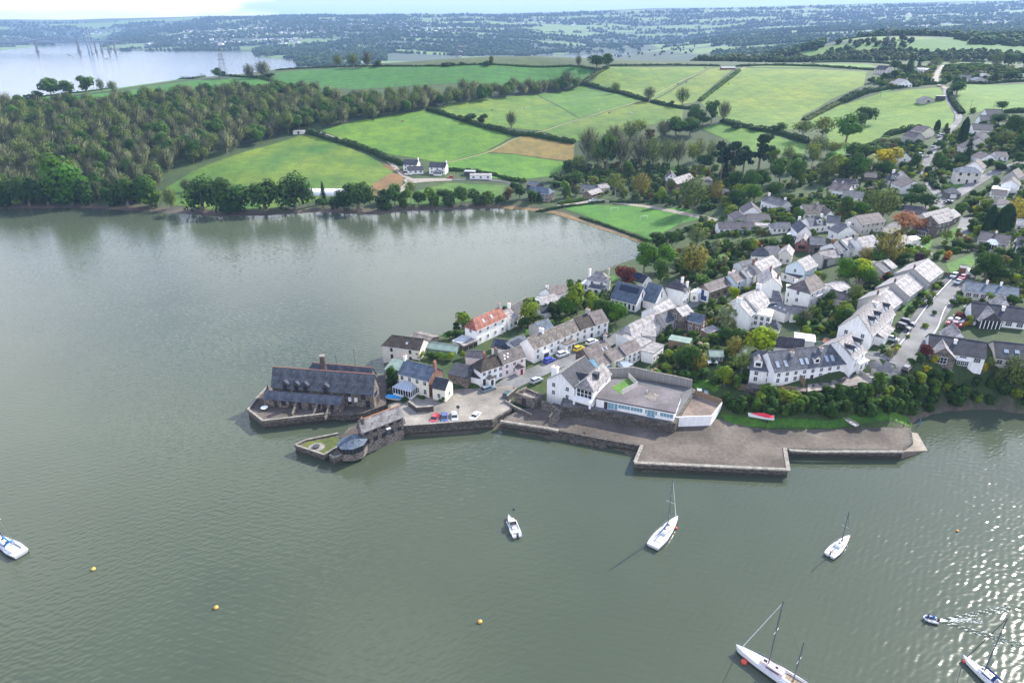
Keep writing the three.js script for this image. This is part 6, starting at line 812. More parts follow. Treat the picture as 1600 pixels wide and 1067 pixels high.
{ const h = house('the quay cottage', 'stone quay cottage with pale slate roof above the river', [565.2, 672.5, 628.5, 648.1, 559, 666, 'A'], 5.4, 2.4, 'stone', 'pale', { wf: 5, ww: 1.1, wh: 1.1, wl: 0, wr: 0, fm: frameDark, at: 1.9, ch: [[-0.44, 0.9, 'darkstone', 0.12, 1, 0.7, 0.7]], ridge: potM, name: 'cottage', cat: 'cottage', low: 3 });
const { L, D } = h.dims; part('oriel_window', new MB().box(0.06 * L, 0.15 * L, 1.6, 3.2, D / 2, D / 2 + 0.7, true).geo(), WALL.dark, h); part('oriel_roof', new MB().box(0.055 * L, 0.155 * L, 3.2, 3.4, D / 2, D / 2 + 0.85, true).geo(), trimM, h);
const s = new THREE.Group(); s.name = 'sunroom'; s.position.set(-L / 2 - 2.6, 0, 0.3); h.add(s);
const oct = (r) => { const P = []; for (let i = 0; i < 8; i++) { const a = (i + 0.5) / 8 * 2 * Math.PI; P.push([Math.cos(a) * r * 1.15, Math.sin(a) * r]); } return P; };
part('base_wall', new MB().prism(oct(3.3), -1, 0.9).geo(), WALL.stone, s); part('glazing', new MB().prism(oct(3.2), 0.9, 2.6).geo(), glassM, s);
const fr = new MB(); oct(3.25).forEach((p, i, A) => { const q = A[(i + 1) % 8]; for (let k = 0; k < 3; k++) fr.bar([lerp(p[0], q[0], k / 3), 0.9, lerp(p[1], q[1], k / 3)], [lerp(p[0], q[0], k / 3), 2.6, lerp(p[1], q[1], k / 3)], 0.09, 0.09, 4); fr.bar([p[0], 2.6, p[1]], [q[0], 2.6, q[1]], 0.1, 0.1, 4).bar([p[0], 0.9, p[1]], [q[0], 0.9, q[1]], 0.08, 0.08, 4); }); part('frame', fr.geo(), frameDark, s);
const rf = new MB(); oct(3.5).forEach((p, i, A) => { const q = A[(i + 1) % 8]; rf.tri([q[0], 2.6, q[1]], [p[0], 2.6, p[1]], [1.2, 4.4, 0], [0, 0], [2, 0], [1, 2]); }); part('cone_roof', rf.geo(), ROOF.bluegrey, s);
const c = thing('fire_pit', 'round stone fire circle on the triangular lawn', 'fire pit', onPlane(494, 699, 1.95)); part('paving', new MB().cyl(0, 0, 0, 0.06, 2.1, 2.1, 18).geo(), capM, c); part('bowl', new MB().cyl(0, 0, 0.06, 0.5, 0.7, 0.9, 12).geo(), darkTrim, c);
}
// ---------- trees, shrubs, hedges ----------
const leafMat = (r, g, b, tr = 0.4) => new THREE.MeshPhysicalMaterial({ name: 'leaves', color: rgb(r * 0.97, g * 1.1, b * 0.6), vertexColors: true, roughness: 1, specularIntensity: 0.2, transmission: tr, thickness: 0, side: THREE.DoubleSide });
const barkM = mat(rgb(0.16, 0.13, 0.10), { name: 'bark' }), paleBark = mat(rgb(0.30, 0.27, 0.23), { name: 'pale bark' });
class Leaves {
constructor(seed) { this.r = rng(seed); this.p = []; this.n = []; this.c = []; }
quad(P, N, s, col, asp = 1, up = null) {
const r = this.r, n = new THREE.Vector3(N[0] + (r() - .5) * 1.3, N[1] + (r() - .5) * 1.3, N[2] + (r() - .5) * 1.3).normalize(), t = new THREE.Vector3(r() - .5, r() - .5, r() - .5).cross(n).normalize(), b = n.clone().cross(t), h = s * asp;
const q = (u, v) => [P[0] + t.x * u * s + b.x * v * h, P[1] + t.y * u * s + b.y * v * h, P[2] + t.z * u * s + b.z * v * h];
const A = q(-.5, -.5), B = q(.5, -.35), C = q(.4, .5), D = q(-.45, .4), S = [n.x * .45 + N[0] * .75, n.y * .45 + N[1] * .75, n.z * .45 + N[2] * .75];
for (const v of [A, B, C, A, C, D]) { this.p.push(...v); this.n.push(...S); this.c.push(...col); }
}
blade(a, b, w, col, N) { const r = this.r, d = new THREE.Vector3(b[0] - a[0], b[1] - a[1], b[2] - a[2]), s = new THREE.Vector3(r() - .5, r() - .5, r() - .5).cross(d).normalize().multiplyScalar(w / 2); for (const v of [[a[0] - s.x, a[1] - s.y, a[2] - s.z], [a[0] + s.x, a[1] + s.y, a[2] + s.z], b]) { this.p.push(...v); this.n.push(...N); this.c.push(...col); } }
geo() { const g = new THREE.BufferGeometry(); g.setAttribute('position', new THREE.Float32BufferAttribute(this.p, 3)); g.setAttribute('normal', new THREE.Float32BufferAttribute(this.n, 3)); g.setAttribute('color', new THREE.Float32BufferAttribute(this.c, 3)); g.normalizeNormals(); return g; }
}
const sph = (r) => { const z = r() * 2 - 1, a = r() * 6.2832, s = Math.sqrt(1 - z * z); return [s * Math.cos(a), z, s * Math.sin(a)]; };
function roundCrown(seed, nb, n, s, y0 = 0.18, y1 = 1, loose = 0) {
const L = new Leaves(seed), r = L.r, cy = (y0 + y1) / 2, ry = (y1 - y0) / 2, B = [];
for (let i = 0; i < nb; i++) { const d = sph(r), k = Math.cbrt(r()) * 0.66, q = 0.17 + 0.11 * r(); B.push([d[0] * k * 0.5, cy + d[1] * k * ry, d[2] * k * 0.5, q, 0.8 + 0.45 * r(), r()]); }
for (let i = 0; i < n; i++) { const b = B[i % nb], d = sph(r); if (d[1] < -0.55 && r() < 0.5) d[1] *= -1; const k = loose ? Math.sqrt(r()) * (1 + loose * 0.4) : 0.72 + 0.36 * r(), P = [b[0] + d[0] * b[3] * k, b[1] + d[1] * b[3] * k * ry * 2 * 0.85, b[2] + d[2] * b[3] * k]; const o = [P[0] * 2, (P[1] - cy) / ry, P[2] * 2], N = [d[0] + o[0] * .7, d[1] + o[1] * .7 + .25, d[2] + o[2] * .7]; const t = b[4] * (0.82 + 0.36 * r()); L.quad(P, N, s * (0.6 + 0.8 * r()), [t * (0.9 + 0.3 * b[5]), t, t * (1.05 - 0.3 * b[5])]); }
return L.geo();
}
function coneCrown(seed, n, s, fat = 0.5, top = 0.02, y0 = 0.06) {
const L = new Leaves(seed), r = L.r; for (let i = 0; i < n; i++) { const y = 1 - Math.pow(r(), 0.6), R = lerp(fat, top, Math.pow(y, 1.15)) * (0.75 + 0.3 * Math.sin(y * 40 + i % 7)) , a = r() * 6.2832, k = 0.7 + 0.35 * r(), P = [Math.cos(a) * R * k, y0 + y * (1 - y0), Math.sin(a) * R * k], t = 0.75 + 0.5 * r(); L.quad(P, [Math.cos(a), 0.35, Math.sin(a)], s * (0.6 + 0.8 * r()), [t, t, t], 0.7); } return L.geo();
}
function columnCrown(seed, n, s) { const L = new Leaves(seed), r = L.r; for (let i = 0; i < n; i++) { const y = r(), R = 0.5 * Math.sqrt(Math.max(0.02, 1 - Math.pow(y, 3))) * (y < 0.1 ? 0.8 : 1), a = r() * 6.2832, k = 0.72 + 0.3 * r(), t = 0.75 + 0.5 * r(); L.quad([Math.cos(a) * R * k, 0.03 + y * 0.97, Math.sin(a) * R * k], [Math.cos(a), 0.3 + (y > 0.85 ? 1 : 0), Math.sin(a)], s * (0.6 + 0.8 * r()), [t, t, t], 1.2); } return L.geo(); }
function bareCrown(seed, n, w, leaves, ls = 0.05) {
const L = new Leaves(seed), r = L.r;
for (let i = 0; i < n; i++) { const d = sph(r), k = Math.sqrt(r()), P = [d[0] * 0.42 * k, 0.55 + d[1] * 0.38 * k, d[2] * 0.42 * k], o = [P[0] * 1.3 + (r() - .5) * .35, 0.45 + (P[1] - 0.4) * 0.8 + (r() - .5) * .3, P[2] * 1.3 + (r() - .5) * .35], l = 0.16 + 0.16 * r(), m = Math.hypot(...o), t = 0.7 + 0.6 * r(); L.blade([P[0] - o[0] / m * l * .6, P[1] - o[1] / m * l * .6, P[2] - o[2] / m * l * .6], [P[0] + o[0] / m * l * .6, Math.min(1, P[1] + o[1] / m * l * .6), P[2] + o[2] / m * l * .6], w * (0.6 + 0.8 * r()), [t, t, t], [P[0] * 2, 0.5, P[2] * 2]); }
for (let i = 0; i < leaves; i++) { const d = sph(r), k = 0.6 + 0.4 * r(), t = 0.8 + 0.5 * r(), P = [d[0] * 0.45 * k, 0.57 + d[1] * 0.42 * k, d[2] * 0.45 * k]; L.quad(P, [d[0], d[1] + .3, d[2]], ls * (0.5 + r()), [t, t * 1.05, t * .8]); }
return L.geo();
}
function pineCrown(seed) { const L = new Leaves(seed), r = L.r; for (let b = 0; b < 15; b++) { const y = 0.45 + 0.5 * r(), a = r() * 6.2832, R = 0.30 * (1.15 - y) * 1.4 * r() + 0.06, c = [Math.cos(a) * R * 1.3, y, Math.sin(a) * R * 1.3], tb = 0.8 + 0.4 * r(); for (let i = 0; i < 75; i++) { const d = sph(r), k = 0.65 + 0.4 * r(), t = tb * (0.8 + 0.4 * r()); L.quad([c[0] + d[0] * 0.17 * k, c[1] + d[1] * 0.055 * k, c[2] + d[2] * 0.17 * k], [d[0], d[1] + .6, d[2]], 0.06 * (0.6 + 0.8 * r()), [t, t, t]); } } return L.geo(); }
function trunkGeo(seed, h, r0, limbs = 5, spread = 0.3) { const r = rng(seed), b = new MB(); b.bar([0, -0.03, 0], [0.01, h, 0.01], r0, r0 * 0.6, 6); for (let i = 0; i < limbs; i++) { const a = i / limbs * 6.2832 + r(), e = [Math.cos(a) * spread * (0.6 + 0.6 * r()), h + 0.18 + 0.25 * r(), Math.sin(a) * spread * (0.6 + 0.6 * r())]; b.bar([0.01, h * (0.7 + 0.3 * r()), 0.01], e, r0 * 0.5, r0 * 0.12, 5); } return b.geo(); }
const many = (k, f) => Array.from({ length: k }, (_, i) => f(i));
const CROWN = {
big: many(3, (i) => roundCrown(100 + i, 17, 1700, 0.052)), mid: many(3, (i) => roundCrown(120 + i, 12, 900, 0.075)), loose: many(3, (i) => roundCrown(140 + i, 13, 750, 0.055, 0.25, 1, 0.9)),
full: many(3, (i) => roundCrown(150 + i, 16, 1700, 0.055, -0.08, 1)),
shrub: many(3, (i) => roundCrown(160 + i, 8, 420, 0.12, -0.05, 1)), bare: many(4, (i) => bareCrown(180 + i, 620, 0.016, 60, 0.04)), haze: many(3, (i) => bareCrown(200 + i, 420, 0.014, 420, 0.045)),
cone: many(2, (i) => coneCrown(220 + i, 900, 0.07)), fir: many(2, (i) => coneCrown(226 + i, 900, 0.06, 0.5, 0.1)), column: many(2, (i) => columnCrown(230 + i, 800, 0.1)), pine: many(2, (i) => pineCrown(240 + i)),
};
const TRUNK = { std: many(2, (i) => trunkGeo(300 + i, 0.36, 0.035)), tall: many(2, (i) => trunkGeo(310 + i, 0.62, 0.03, 6, 0.2)), stem: many(1, (i) => trunkGeo(320 + i, 0.25, 0.05, 4, 0.25)), straight: many(1, () => new MB().bar([0, -0.03, 0], [0, 0.9, 0], 0.05, 0.015, 6).geo()) };
const KIND = {
oak: ['big', leafMat(0.042, 0.088, 0.020), 'std', 'dense dark green tree'], oakf: ['full', leafMat(0.036, 0.078, 0.018), 'stem', 'broad dark green tree'], brightf: ['full', leafMat(0.060, 0.135, 0.016), 'stem', 'broad bright green tree'], bright: ['big', leafMat(0.070, 0.150, 0.018), 'std', 'dense bright green tree'], green: ['mid', leafMat(0.065, 0.115, 0.030), 'std', 'mid green tree'],
lime: ['mid', leafMat(0.155, 0.200, 0.022), 'std', 'yellow green spring tree'], acid: ['mid', leafMat(0.215, 0.260, 0.008), 'std', 'bright yellow green tree'], spring: ['loose', leafMat(0.125, 0.155, 0.050), 'std', 'pale green spring tree'], loose: ['loose', leafMat(0.17, 0.22, 0.02), 'tall', 'open lime green tree'],
bare: ['bare', leafMat(0.112, 0.116, 0.096, 0.1), 'tall', 'bare grey twigged tree'], bareb: ['bare', leafMat(0.18, 0.18, 0.155, 0.1), 'tall', 'pale bare twigged tree'], haze: ['haze', leafMat(0.105, 0.125, 0.060, 0.2), 'tall', 'budding grey green tree'], bronze: ['haze', leafMat(0.20, 0.155, 0.055, 0.2), 'tall', 'bronze budding tree'],
fir: ['fir', leafMat(0.022, 0.045, 0.026, 0.2), 'straight', 'dark conical fir'], column: ['column', leafMat(0.022, 0.046, 0.020, 0.2), 'straight', 'dark columnar cypress'], pine: ['pine', leafMat(0.026, 0.046, 0.032, 0.2), 'straight', 'tall dark pine'], cone: ['cone', leafMat(0.05, 0.085, 0.035, 0.3), 'straight', 'green conical tree'],
copper: ['mid', leafMat(0.125, 0.030, 0.034), 'std', 'copper red tree'], pink: ['loose', leafMat(0.30, 0.135, 0.125), 'std', 'pink blossoming tree'], yellow: ['mid', leafMat(0.42, 0.33, 0.025), 'std', 'bright yellow tree'], gold: ['haze', leafMat(0.36, 0.26, 0.06, 0.3), 'std', 'golden budding tree'],
bushd: ['shrub', leafMat(0.036, 0.070, 0.022, 0.3), 'stem', 'dark green shrub', 1], bushg: ['shrub', leafMat(0.075, 0.130, 0.026), 'stem', 'mid green shrub', 1], bushl: ['shrub', leafMat(0.160, 0.205, 0.030), 'stem', 'light green shrub', 1], bushy: ['shrub', leafMat(0.40, 0.34, 0.015), 'stem', 'yellow shrub', 1],
silver: ['shrub', leafMat(0.20, 0.22, 0.18), 'stem', 'silvery grey shrub', 1], brown: ['shrub', leafMat(0.13, 0.095, 0.05), 'stem', 'brown leaved shrub', 1], red: ['shrub', leafMat(0.13, 0.03, 0.03), 'stem', 'dark red shrub', 1], pinkb: ['shrub', leafMat(0.48, 0.34, 0.40), 'stem', 'pink flowering shrub', 1], purple: ['shrub', leafMat(0.06, 0.04, 0.09), 'stem', 'dark purple shrub', 1], white: ['shrub', leafMat(0.52, 0.52, 0.48), 'stem', 'white flowering shrub', 1], orange: ['shrub', leafMat(0.42, 0.20, 0.03), 'stem', 'orange flowering shrub', 1],
};
const GROUPOF = {}, PLANTS = [], protoTree = {};
let tsel = 0;
function plant(kind, x, z, w, h, label, group) {
const K = KIND[kind], shrub = K[4], v = tsel++, cr = CROWN[K[0]], tr = TRUNK[K[2]], ck = v % cr.length, tk = v % tr.length, key = kind + ck + tk;
if (!protoTree[key]) { const g = new THREE.Group(); part('trunk', tr[tk], kind === 'bareb' || kind === 'spring' ? paleBark : barkM, g); part('crown', cr[ck], K[1], g); protoTree[key] = g; }
const t = protoTree[key].clone(); t.name = numbered(shrub ? 'shrub' : /bare|haze|bronze/.test(kind) ? 'bare_tree' : /fir|pine|column|cone/.test(kind) ? 'conifer' : 'tree');
t.position.set(x, ground(x, z) - 0.05, z); t.rotation.y = R() * 6.2832; t.scale.set(w, h, w);
t.userData = { label, category: shrub ? 'shrub' : 'tree' }; if (group) t.userData.group = group;
scene.add(t); if (!label) PLANTS.push([t, K[3], x, z, w, h]); return t;
}
function P(kind, px, py, wp, hp, label) { const p = G(px, py); for (let k = 0; k < 14 && ground(p[0], p[2]) < 0.7; k++) { p[0] *= 1.006; p[2] *= 1.006; } p[1] = ground(p[0], p[2]); if (p[1] < 0.2) return; const m = mPerPx(p), d = rayDir(px, py), c = Math.hypot(d[0], d[2]) / Math.hypot(...d); return plant(kind, p[0], p[2], wp * m, hp * m / Math.max(0.5, c) * 1.0, label); }
const SPOTS = `oakf 8 320 52 52|oakf 46 322 50 58|bushl 34 324 30 17|brightf 112 318 80 84|oakf 76 323 46 46|oakf 142 322 44 42|oakf 176 323 34 40|oakf 200 326 54 56|oakf 236 329 42 54|lime 240 333 44 28|haze 268 328 26 34|oakf 318 337 62 56|oakf 366 339 70 60|oakf 416 340 64 58|oakf 462 338 62 58|bare 292 300 22 22|oakf 560 337 62 54|oakf 538 332 30 34|fir 506 318 13 34|fir 488 311 8 18|bushd 505 332 24 18|bushd 524 332 22 20
bushd 600 331 28 26|green 617 325 26 40|bushg 634 329 26 28|spring 642 318 18 38|bushd 655 329 28 28|bushg 676 330 28 30|bushd 700 329 30 28|green 721 327 24 32|bushd 742 326 28 24|bushg 762 325 24 22|bushd 780 322 22 20|brown 795 312 18 20|bushd 600 318 26 24|bushl 665 308 16 8|bushd 690 304 26 9|bushd 720 305 30 10|bushl 745 308 20 8
oak 342 123 22 17|bare 390 123 22 24|bare 412 121 30 27|bushd 421 122 22 8|haze 528 105 18 20|haze 552 105 24 22|bare 574 104 20 24|bushd 590 104 18 11|bushd 762 102 20 8|bare 768 101 10 16|bushd 700 102 26 5|bushd 722 101 12 5|bare 904 105 13 20|oak 932 107 30 22|oak 950 107 22 23|bushd 60 156 22 14|bushd 46 158 18 12|green 80 153 32 32|green 104 151 28 26|green 136 147 28 30|haze 158 144 14 22|haze 176 142 18 16|bushd 255 126 10 4|bushd 275 124 8 4
haze 962 146 18 18|bare 1014 158 24 24|haze 1066 164 26 28|bare 799 200 22 28|bushd 735 190 26 14|bushd 755 191 20 13|bare 886 136 24 26|bare 862 140 20 18|bushd 1050 165 10 8
bare 920 250 44 52|haze 934 262 40 48|green 948 264 40 56|bare 972 262 40 52|bare 1000 262 40 52|haze 1020 262 36 48|haze 1042 262 34 46|bare 1060 258 30 44|spring 1082 262 26 42|bare 960 232 40 38|haze 985 222 36 34|spring 1000 215 26 30|brown 1016 214 18 14|bare 1036 216 28 30|oak 1056 214 42 32|oak 1078 212 36 30|haze 905 272 30 30|lime 904 262 24 20|bushd 890 268 24 20|green 980 285 20 34|fir 1012 284 20 34|oak 1100 264 34 24|bare 1092 250 24 36|pine 1126 284 36 66|pine 1143 286 36 64|pine 1160 278 34 52|pine 1184 274 46 64|fir 1132 282 20 40|haze 1110 262 22 44
oak 1086 194 32 28|green 1112 192 24 38|bare 1131 190 24 34|oak 1098 196 24 20|bushd 1150 200 26 12|bushd 1180 204 24 8|oak 1218 207 26 16|spring 1254 219 34 32|spring 1284 222 38 42|bright 1322 222 46 44|oak 1352 194 36 28|oak 1340 200 26 24
oak 1336 284 46 46|lime 1311 278 42 38|haze 1292 285 34 40|spring 1268 264 30 42|bright 1298 262 30 26|green 1242 292 34 46|green 1218 286 36 42|lime 1204 262 30 34|oak 1190 298 32 34|oak 1170 306 36 42|lime 1160 314 32 30|bright 1178 318 30 30|oak 1336 250 40 28|green 1356 250 34 26|haze 1278 244 34 34|spring 1300 246 28 26|yellow 1386 266 40 38|white 1364 266 28 28|oak 1384 274 28 24|green 1246 268 28 30|oak 1206 310 30 26|haze 1230 262 24 36|bushd 1150 320 30 24|oak 1146 300 26 34
haze 1082 329 50 56|bronze 1001 309 36 40|spring 961 309 30 40|lime 1032 320 20 30|bronze 1118 318 26 38|bushd 1044 322 22 18|bushd 1028 316 14 12|oak 1150 324 30 30|bushd 1165 328 26 22|bushl 1140 336 24 16|bushd 1100 330 26 16|haze 1048 300 16 22|bushg 884 310 20 28|bare 900 306 24 18|bushd 812 312 22 28|bushd 832 316 22 20|bushd 844 314 14 16|bushl 818 286 10 10|bushd 870 284 30 14|bushd 892 286 30 16|green 900 292 22 26|bushl 888 316 8 10|white 928 282 11 9|bushd 802 300 16 18|bushd 870 292 24 10
bushd 1030 386 36 26|oak 1050 384 30 24|haze 1088 384 34 30|bushd 1062 374 24 18|bushl 1090 360 20 14|haze 1085 366 16 14|column 1085 364 6 14|bushg 1126 392 26 20|silver 1118 396 24 22|oak 1165 398 22 26|orange 1182 388 12 14|lime 1176 398 20 26|silver 1152 394 18 22|bushd 1230 384 24 20|bushd 1210 388 24 14|bushl 1196 384 14 14|column 1144 410 6 22|bushg 1158 418 14 14|silver 1128 420 22 24|red 1124 424 10 12|bushg 1112 424 20 20|bushg 1134 432 18 18|bushd 1106 436 26 16|bushg 1098 444 30 14|bushd 1080 440 26 16
bright 1006 428 44 48|bright 1034 424 44 44|green 1032 446 32 46|bronze 1082 432 54 52|lime 1072 428 34 36|copper 977 452 38 40|loose 853 454 40 46|lime 722 514 26 28|bushd 730 518 22 18|bushg 742 504 20 14|bushl 733 510 16 12|bushg 772 494 20 16|bushd 790 490 14 14|bushd 714 516 18 14|lime 827 508 40 44|bushd 818 514 26 22|lime 902 492 40 52|bright 884 494 36 30|bushd 864 496 22 28|lime 922 494 28 40|oak 944 500 34 34|bright 962 506 40 32|bushd 938 516 22 14|bushl 890 510 30 14|bushg 858 512 22 14|bushl 912 508 20 16|bushd 876 514 16 14|fir 852 494 12 20|oak 905 452 14 16|bushg 890 456 18 22|lime 872 456 18 14|bushy 882 458 10 12|bushd 838 464 14 14|bushd 828 468 12 12|bushd 812 474 14 12|bushg 800 482 16 12|bushg 990 452 12 14|bushd 962 458 14 14|bushg 935 474 16 10|bushd 930 466 22 9
acid 1146 472 22 26|bushl 1166 456 18 10|bushl 1180 452 18 10|bushg 1112 480 18 16|bushl 1124 486 16 12|bushd 1096 484 16 12|silver 1136 514 40 42|brown 1118 510 22 18|bushl 1122 492 14 12|green 1162 546 24 34|bushg 1150 530 20 20|oak 1132 532 26 22|bushg 1114 536 22 18|acid 1186 556 52 48|bronze 1146 562 32 38|oak 1074 582 42 44|bronze 1090 584 34 38|bushd 1058 574 34 26|lime 1050 566 26 22|bushl 1040 584 24 20|bushg 1026 590 22 14|pinkb 1022 586 13 13|bushl 1046 592 12 16|bushd 1068 596 30 20|spring 1158 588 40 38|lime 1132 604 26 34|bushy 1140 598 14 20|bushd 1166 596 22 22|bushd 1116 600 28 16|bushd 1100 590 26 16|bushg 1150 606 22 22|bushd 1180 566 18 22|pinkb 1094 542 14 9|white 1104 544 10 10|bushl 1064 552 14 12|bushg 1076 556 20 16|bushd 1086 560 22 20|acid 1052 514 16 22|bushd 1042 524 22 16|bushd 1060 526 18 14
bright 1318 444 44 40|acid 1342 440 48 38|bright 1352 446 34 30|silver 1316 448 26 20|bushd 1294 478 24 24|lime 1318 494 26 24|oak 1312 516 32 36|bushg 1326 506 28 26|bare 1256 506 28 26|bushl 1276 494 14 14|bushg 1246 506 20 14|lime 1258 526 18 18|bushl 1282 520 16 14|haze 1334 474 28 32|bushl 1340 476 24 20|bushd 1372 450 28 16|bushd 1390 440 24 14|acid 1276 436 12 14|haze 1286 440 14 16|red 1386 440 16 16|acid 1300 398 16 14|acid 1334 398 20 18|bushd 1318 400 14 16|bronze 1352 410 30 26|bronze 1386 412 52 56|green 1374 414 30 26|bushg 1366 398 20 20|lime 1420 406 24 20|bushd 1412 412 26 18|purple 1436 410 16 18|bushl 1434 396 12 14|orange 1434 404 6 6|orange 1480 404 14 14|red 1478 408 10 8|bushg 1466 404 18 14|spring 1478 382 22 24|bushd 1496 390 26 18|brown 1510 382 24 14|silver 1496 384 18 16|bushd 1512 392 22 14|bushl 1498 364 10 8|bushl 1526 366 16 16
pink 1412 372 46 46|pink 1436 366 26 28|red 1402 378 14 20|haze 1378 344 54 52|haze 1360 330 34 34|bright 1345 336 26 22|green 1320 340 22 36|bushl 1334 342 16 12|lime 1330 330 18 18|bushd 1400 322 30 16|oak 1424 322 34 22|oak 1446 326 34 26|oak 1430 308 36 20|bushd 1462 336 20 14|bushl 1456 330 16 10|oak 1394 326 20 20|bushg 1286 354 12 14|bushd 1260 350 12 14|bushg 1270 372 14 16|bushg 1234 352 18 14|oak 1244 334 22 26|bronze 1242 322 18 14|green 1244 346 24 24|bushd 1224 340 20 12|bushg 1216 334 24 12|bushd 1240 366 16 14
column 1542 366 17 44|column 1566 366 26 46|fir 1574 352 14 24|bushd 1520 360 26 20|bushd 1536 358 16 14|gold 1582 350 34 42|lime 1540 332 20 24|bushl 1530 334 18 16|bushy 1522 334 12 12|bushg 1534 344 20 14|bushd 1516 336 14 14|bushd 1542 340 16 16|oak 1540 436 40 44|bushd 1562 440 30 26|oak 1524 436 20 24|cone 1582 428 26 36|bushd 1600 400 24 20|bushd 1590 394 20 20|red 1570 410 16 12|acid 1590 442 20 14|bushl 1566 396 12 10|bushd 1556 424 18 14|bushg 1590 380 14 14|bushd 1600 440 26 16
bushy 1460 566 13 13|copper 1444 562 22 26|bushd 1436 568 18 18|bushy 1448 580 14 10|bushd 1424 570 14 12|red 1500 500 20 12|bushl 1514 508 14 18|orange 1508 512 10 12|bushg 1500 472 16 10|bushl 1512 472 12 9|bushd 1490 476 18 10|bushl 1400 548 16 12|silver 1388 556 18 14|bushy 1398 552 12 12|bushd 1378 552 14 14|bushl 1418 528 9 7|bushg 1392 528 14 12|bushd 1430 482 10 12|bushg 1424 486 14 8|bushl 1458 464 12 10|bushl 1448 466 10 10|bushd 1452 476 14 14|bushg 1440 478 14 10|bushl 1464 452 12 8|bushd 1468 448 14 10|bushg 1500 462 12 8|bushg 1548 470 26 14|bushl 1560 466 12 8|bushd 1582 478 26 20|gold 1536 584 14 18|haze 1546 580 16 24|haze 1578 612 44 62|haze 1556 606 20 34|bushl 1446 512 12 8|bushd 1460 492 10 8
green 1462 266 26 30|column 1502 226 14 40|fir 1510 252 20 36|oak 1500 256 24 18|bushd 1482 262 22 14|oak 1428 266 18 26|bushy 1444 280 8 10|bushl 1438 268 10 12|bushd 1446 288 10 12|oak 1466 232 16 14|bushg 1476 222 12 14|bushg 1442 236 16 12|column 1464 204 9 16|fir 1478 206 12 14|bushd 1452 244 10 10|bushg 1504 210 12 14|oak 1560 196 26 20|oak 1580 214 36 34|haze 1568 228 34 26|oak 1600 234 30 30|oak 1592 258 26 20|bushd 1554 224 16 12|bushd 1572 242 24 14|bushd 1590 268 30 14|bushd 1562 266 26 14|silver 1574 236 16 12|oak 1566 172 22 14|bushg 1520 176 12 8|bushd 1480 210 10 12|bushd 1436 228 14 12|haze 1400 226 26 12|silver 1384 226 24 12|bushg 1360 232 20 12|bushd 1420 230 16 12|bushg 1478 300 20 12|bushd 1472 292 14 18|bushg 1500 332 24 16|bushd 1516 322 22 14|bushl 1520 316 14 10|bushg 1556 286 16 12|bushd 1546 258 12 12|bushl 1482 276 18 10|bronze 1498 264 12 10
oak 1398 110 20 16|oak 1410 114 20 14|cone 1420 116 18 30|fir 1436 106 9 14|bushd 1396 122 14 14|haze 1462 106 22 16|oak 1495 148 26 22|oak 1496 132 16 12|bushd 1554 128 9 16|oak 1582 124 22 14|oak 1600 120 14 12|haze 1556 106 22 26|green 1576 106 26 24|oak 1600 106 26 22|bushd 1430 126 16 6|bronze 1452 122 16 8|oak 1456 98 24 12|oak 1440 99 16 9|haze 1490 100 22 8|bushg 1472 134 12 10|oak 1378 137 20 12|bushd 1382 128 12 14|bushd 1360 130 12 9
bushg 646 556 22 14|lime 656 560 18 12|bushg 690 562 24 13|lime 706 564 20 14|bushd 676 560 22 12|bushl 724 560 14 14|bushd 618 606 26 28|oak 612 604 20 34|bushd 632 628 16 8|bushd 660 624 14 6|bushd 690 628 16 12|bushd 702 530 20 16|bushd 716 528 18 14|red 712 522 10 8|bushl 640 662 8 6|bushl 636 668 8 5`;
for (const row of SPOTS.split(/[|\n]/)) { const [k, ...n] = row.split(' '); if (KIND[k]) P(k, ...n.map(Number)); }
const clear = (x, z, r) => { for (const h of HOUSES) { const dx = x - h.x, dz = z - h.z; if (Math.abs(dx * h.ux + dz * h.uz) < h.L / 2 + r && Math.abs(-dx * h.uz + dz * h.ux) < h.D / 2 + r) return false; } for (const [L, w] of ROADS) if (distPoly(x, z, L, false) < w / 2 + r) return false; return true; };
function scatter(px, step, kinds, w0p, w1p, ratio, seed, each) {
const W = gpoly(px), r = rng(seed), xs = W.map((q) => q[0]), zs = W.map((q) => q[1]), out = [];
for (let z = Math.min(...zs); z < Math.max(...zs); z += step) for (let x = Math.min(...xs); x < Math.max(...xs); x += step) { const a = x + (r() - .5) * step, b = z + (r() - .5) * step, k = kinds[Math.floor(r() * kinds.length)], w = lerp(w0p, w1p, r()), q = r(); if (!inPoly(a, b, W) || ground(a, b) < 0.8) continue; out.push([k, a, b, w, w * ratio * (0.85 + 0.4 * q)]); }
return out;
}
const bank = ['bushd', 'bushd', 'bushd', 'bushg', 'bushd', 'bushl', 'bushd', 'bushg'];
const MASS = { bank: [], garden: [] };
MASS.bank.push(...scatter([[1132,628],[1200,622],[1262,625],[1330,612],[1400,602],[1440,588],[1470,592],[1530,592],[1620,598],[1660,640],[1560,634],[1480,634],[1430,646],[1380,650],[1300,652],[1200,652],[1136,646]], 2.3, bank, 3.0, 5.2, 0.9, 51));
const garden = ['bushd', 'bushg', 'bushg', 'bushd', 'bushl', 'brown', 'silver', 'bushd', 'lime', 'bushg'];
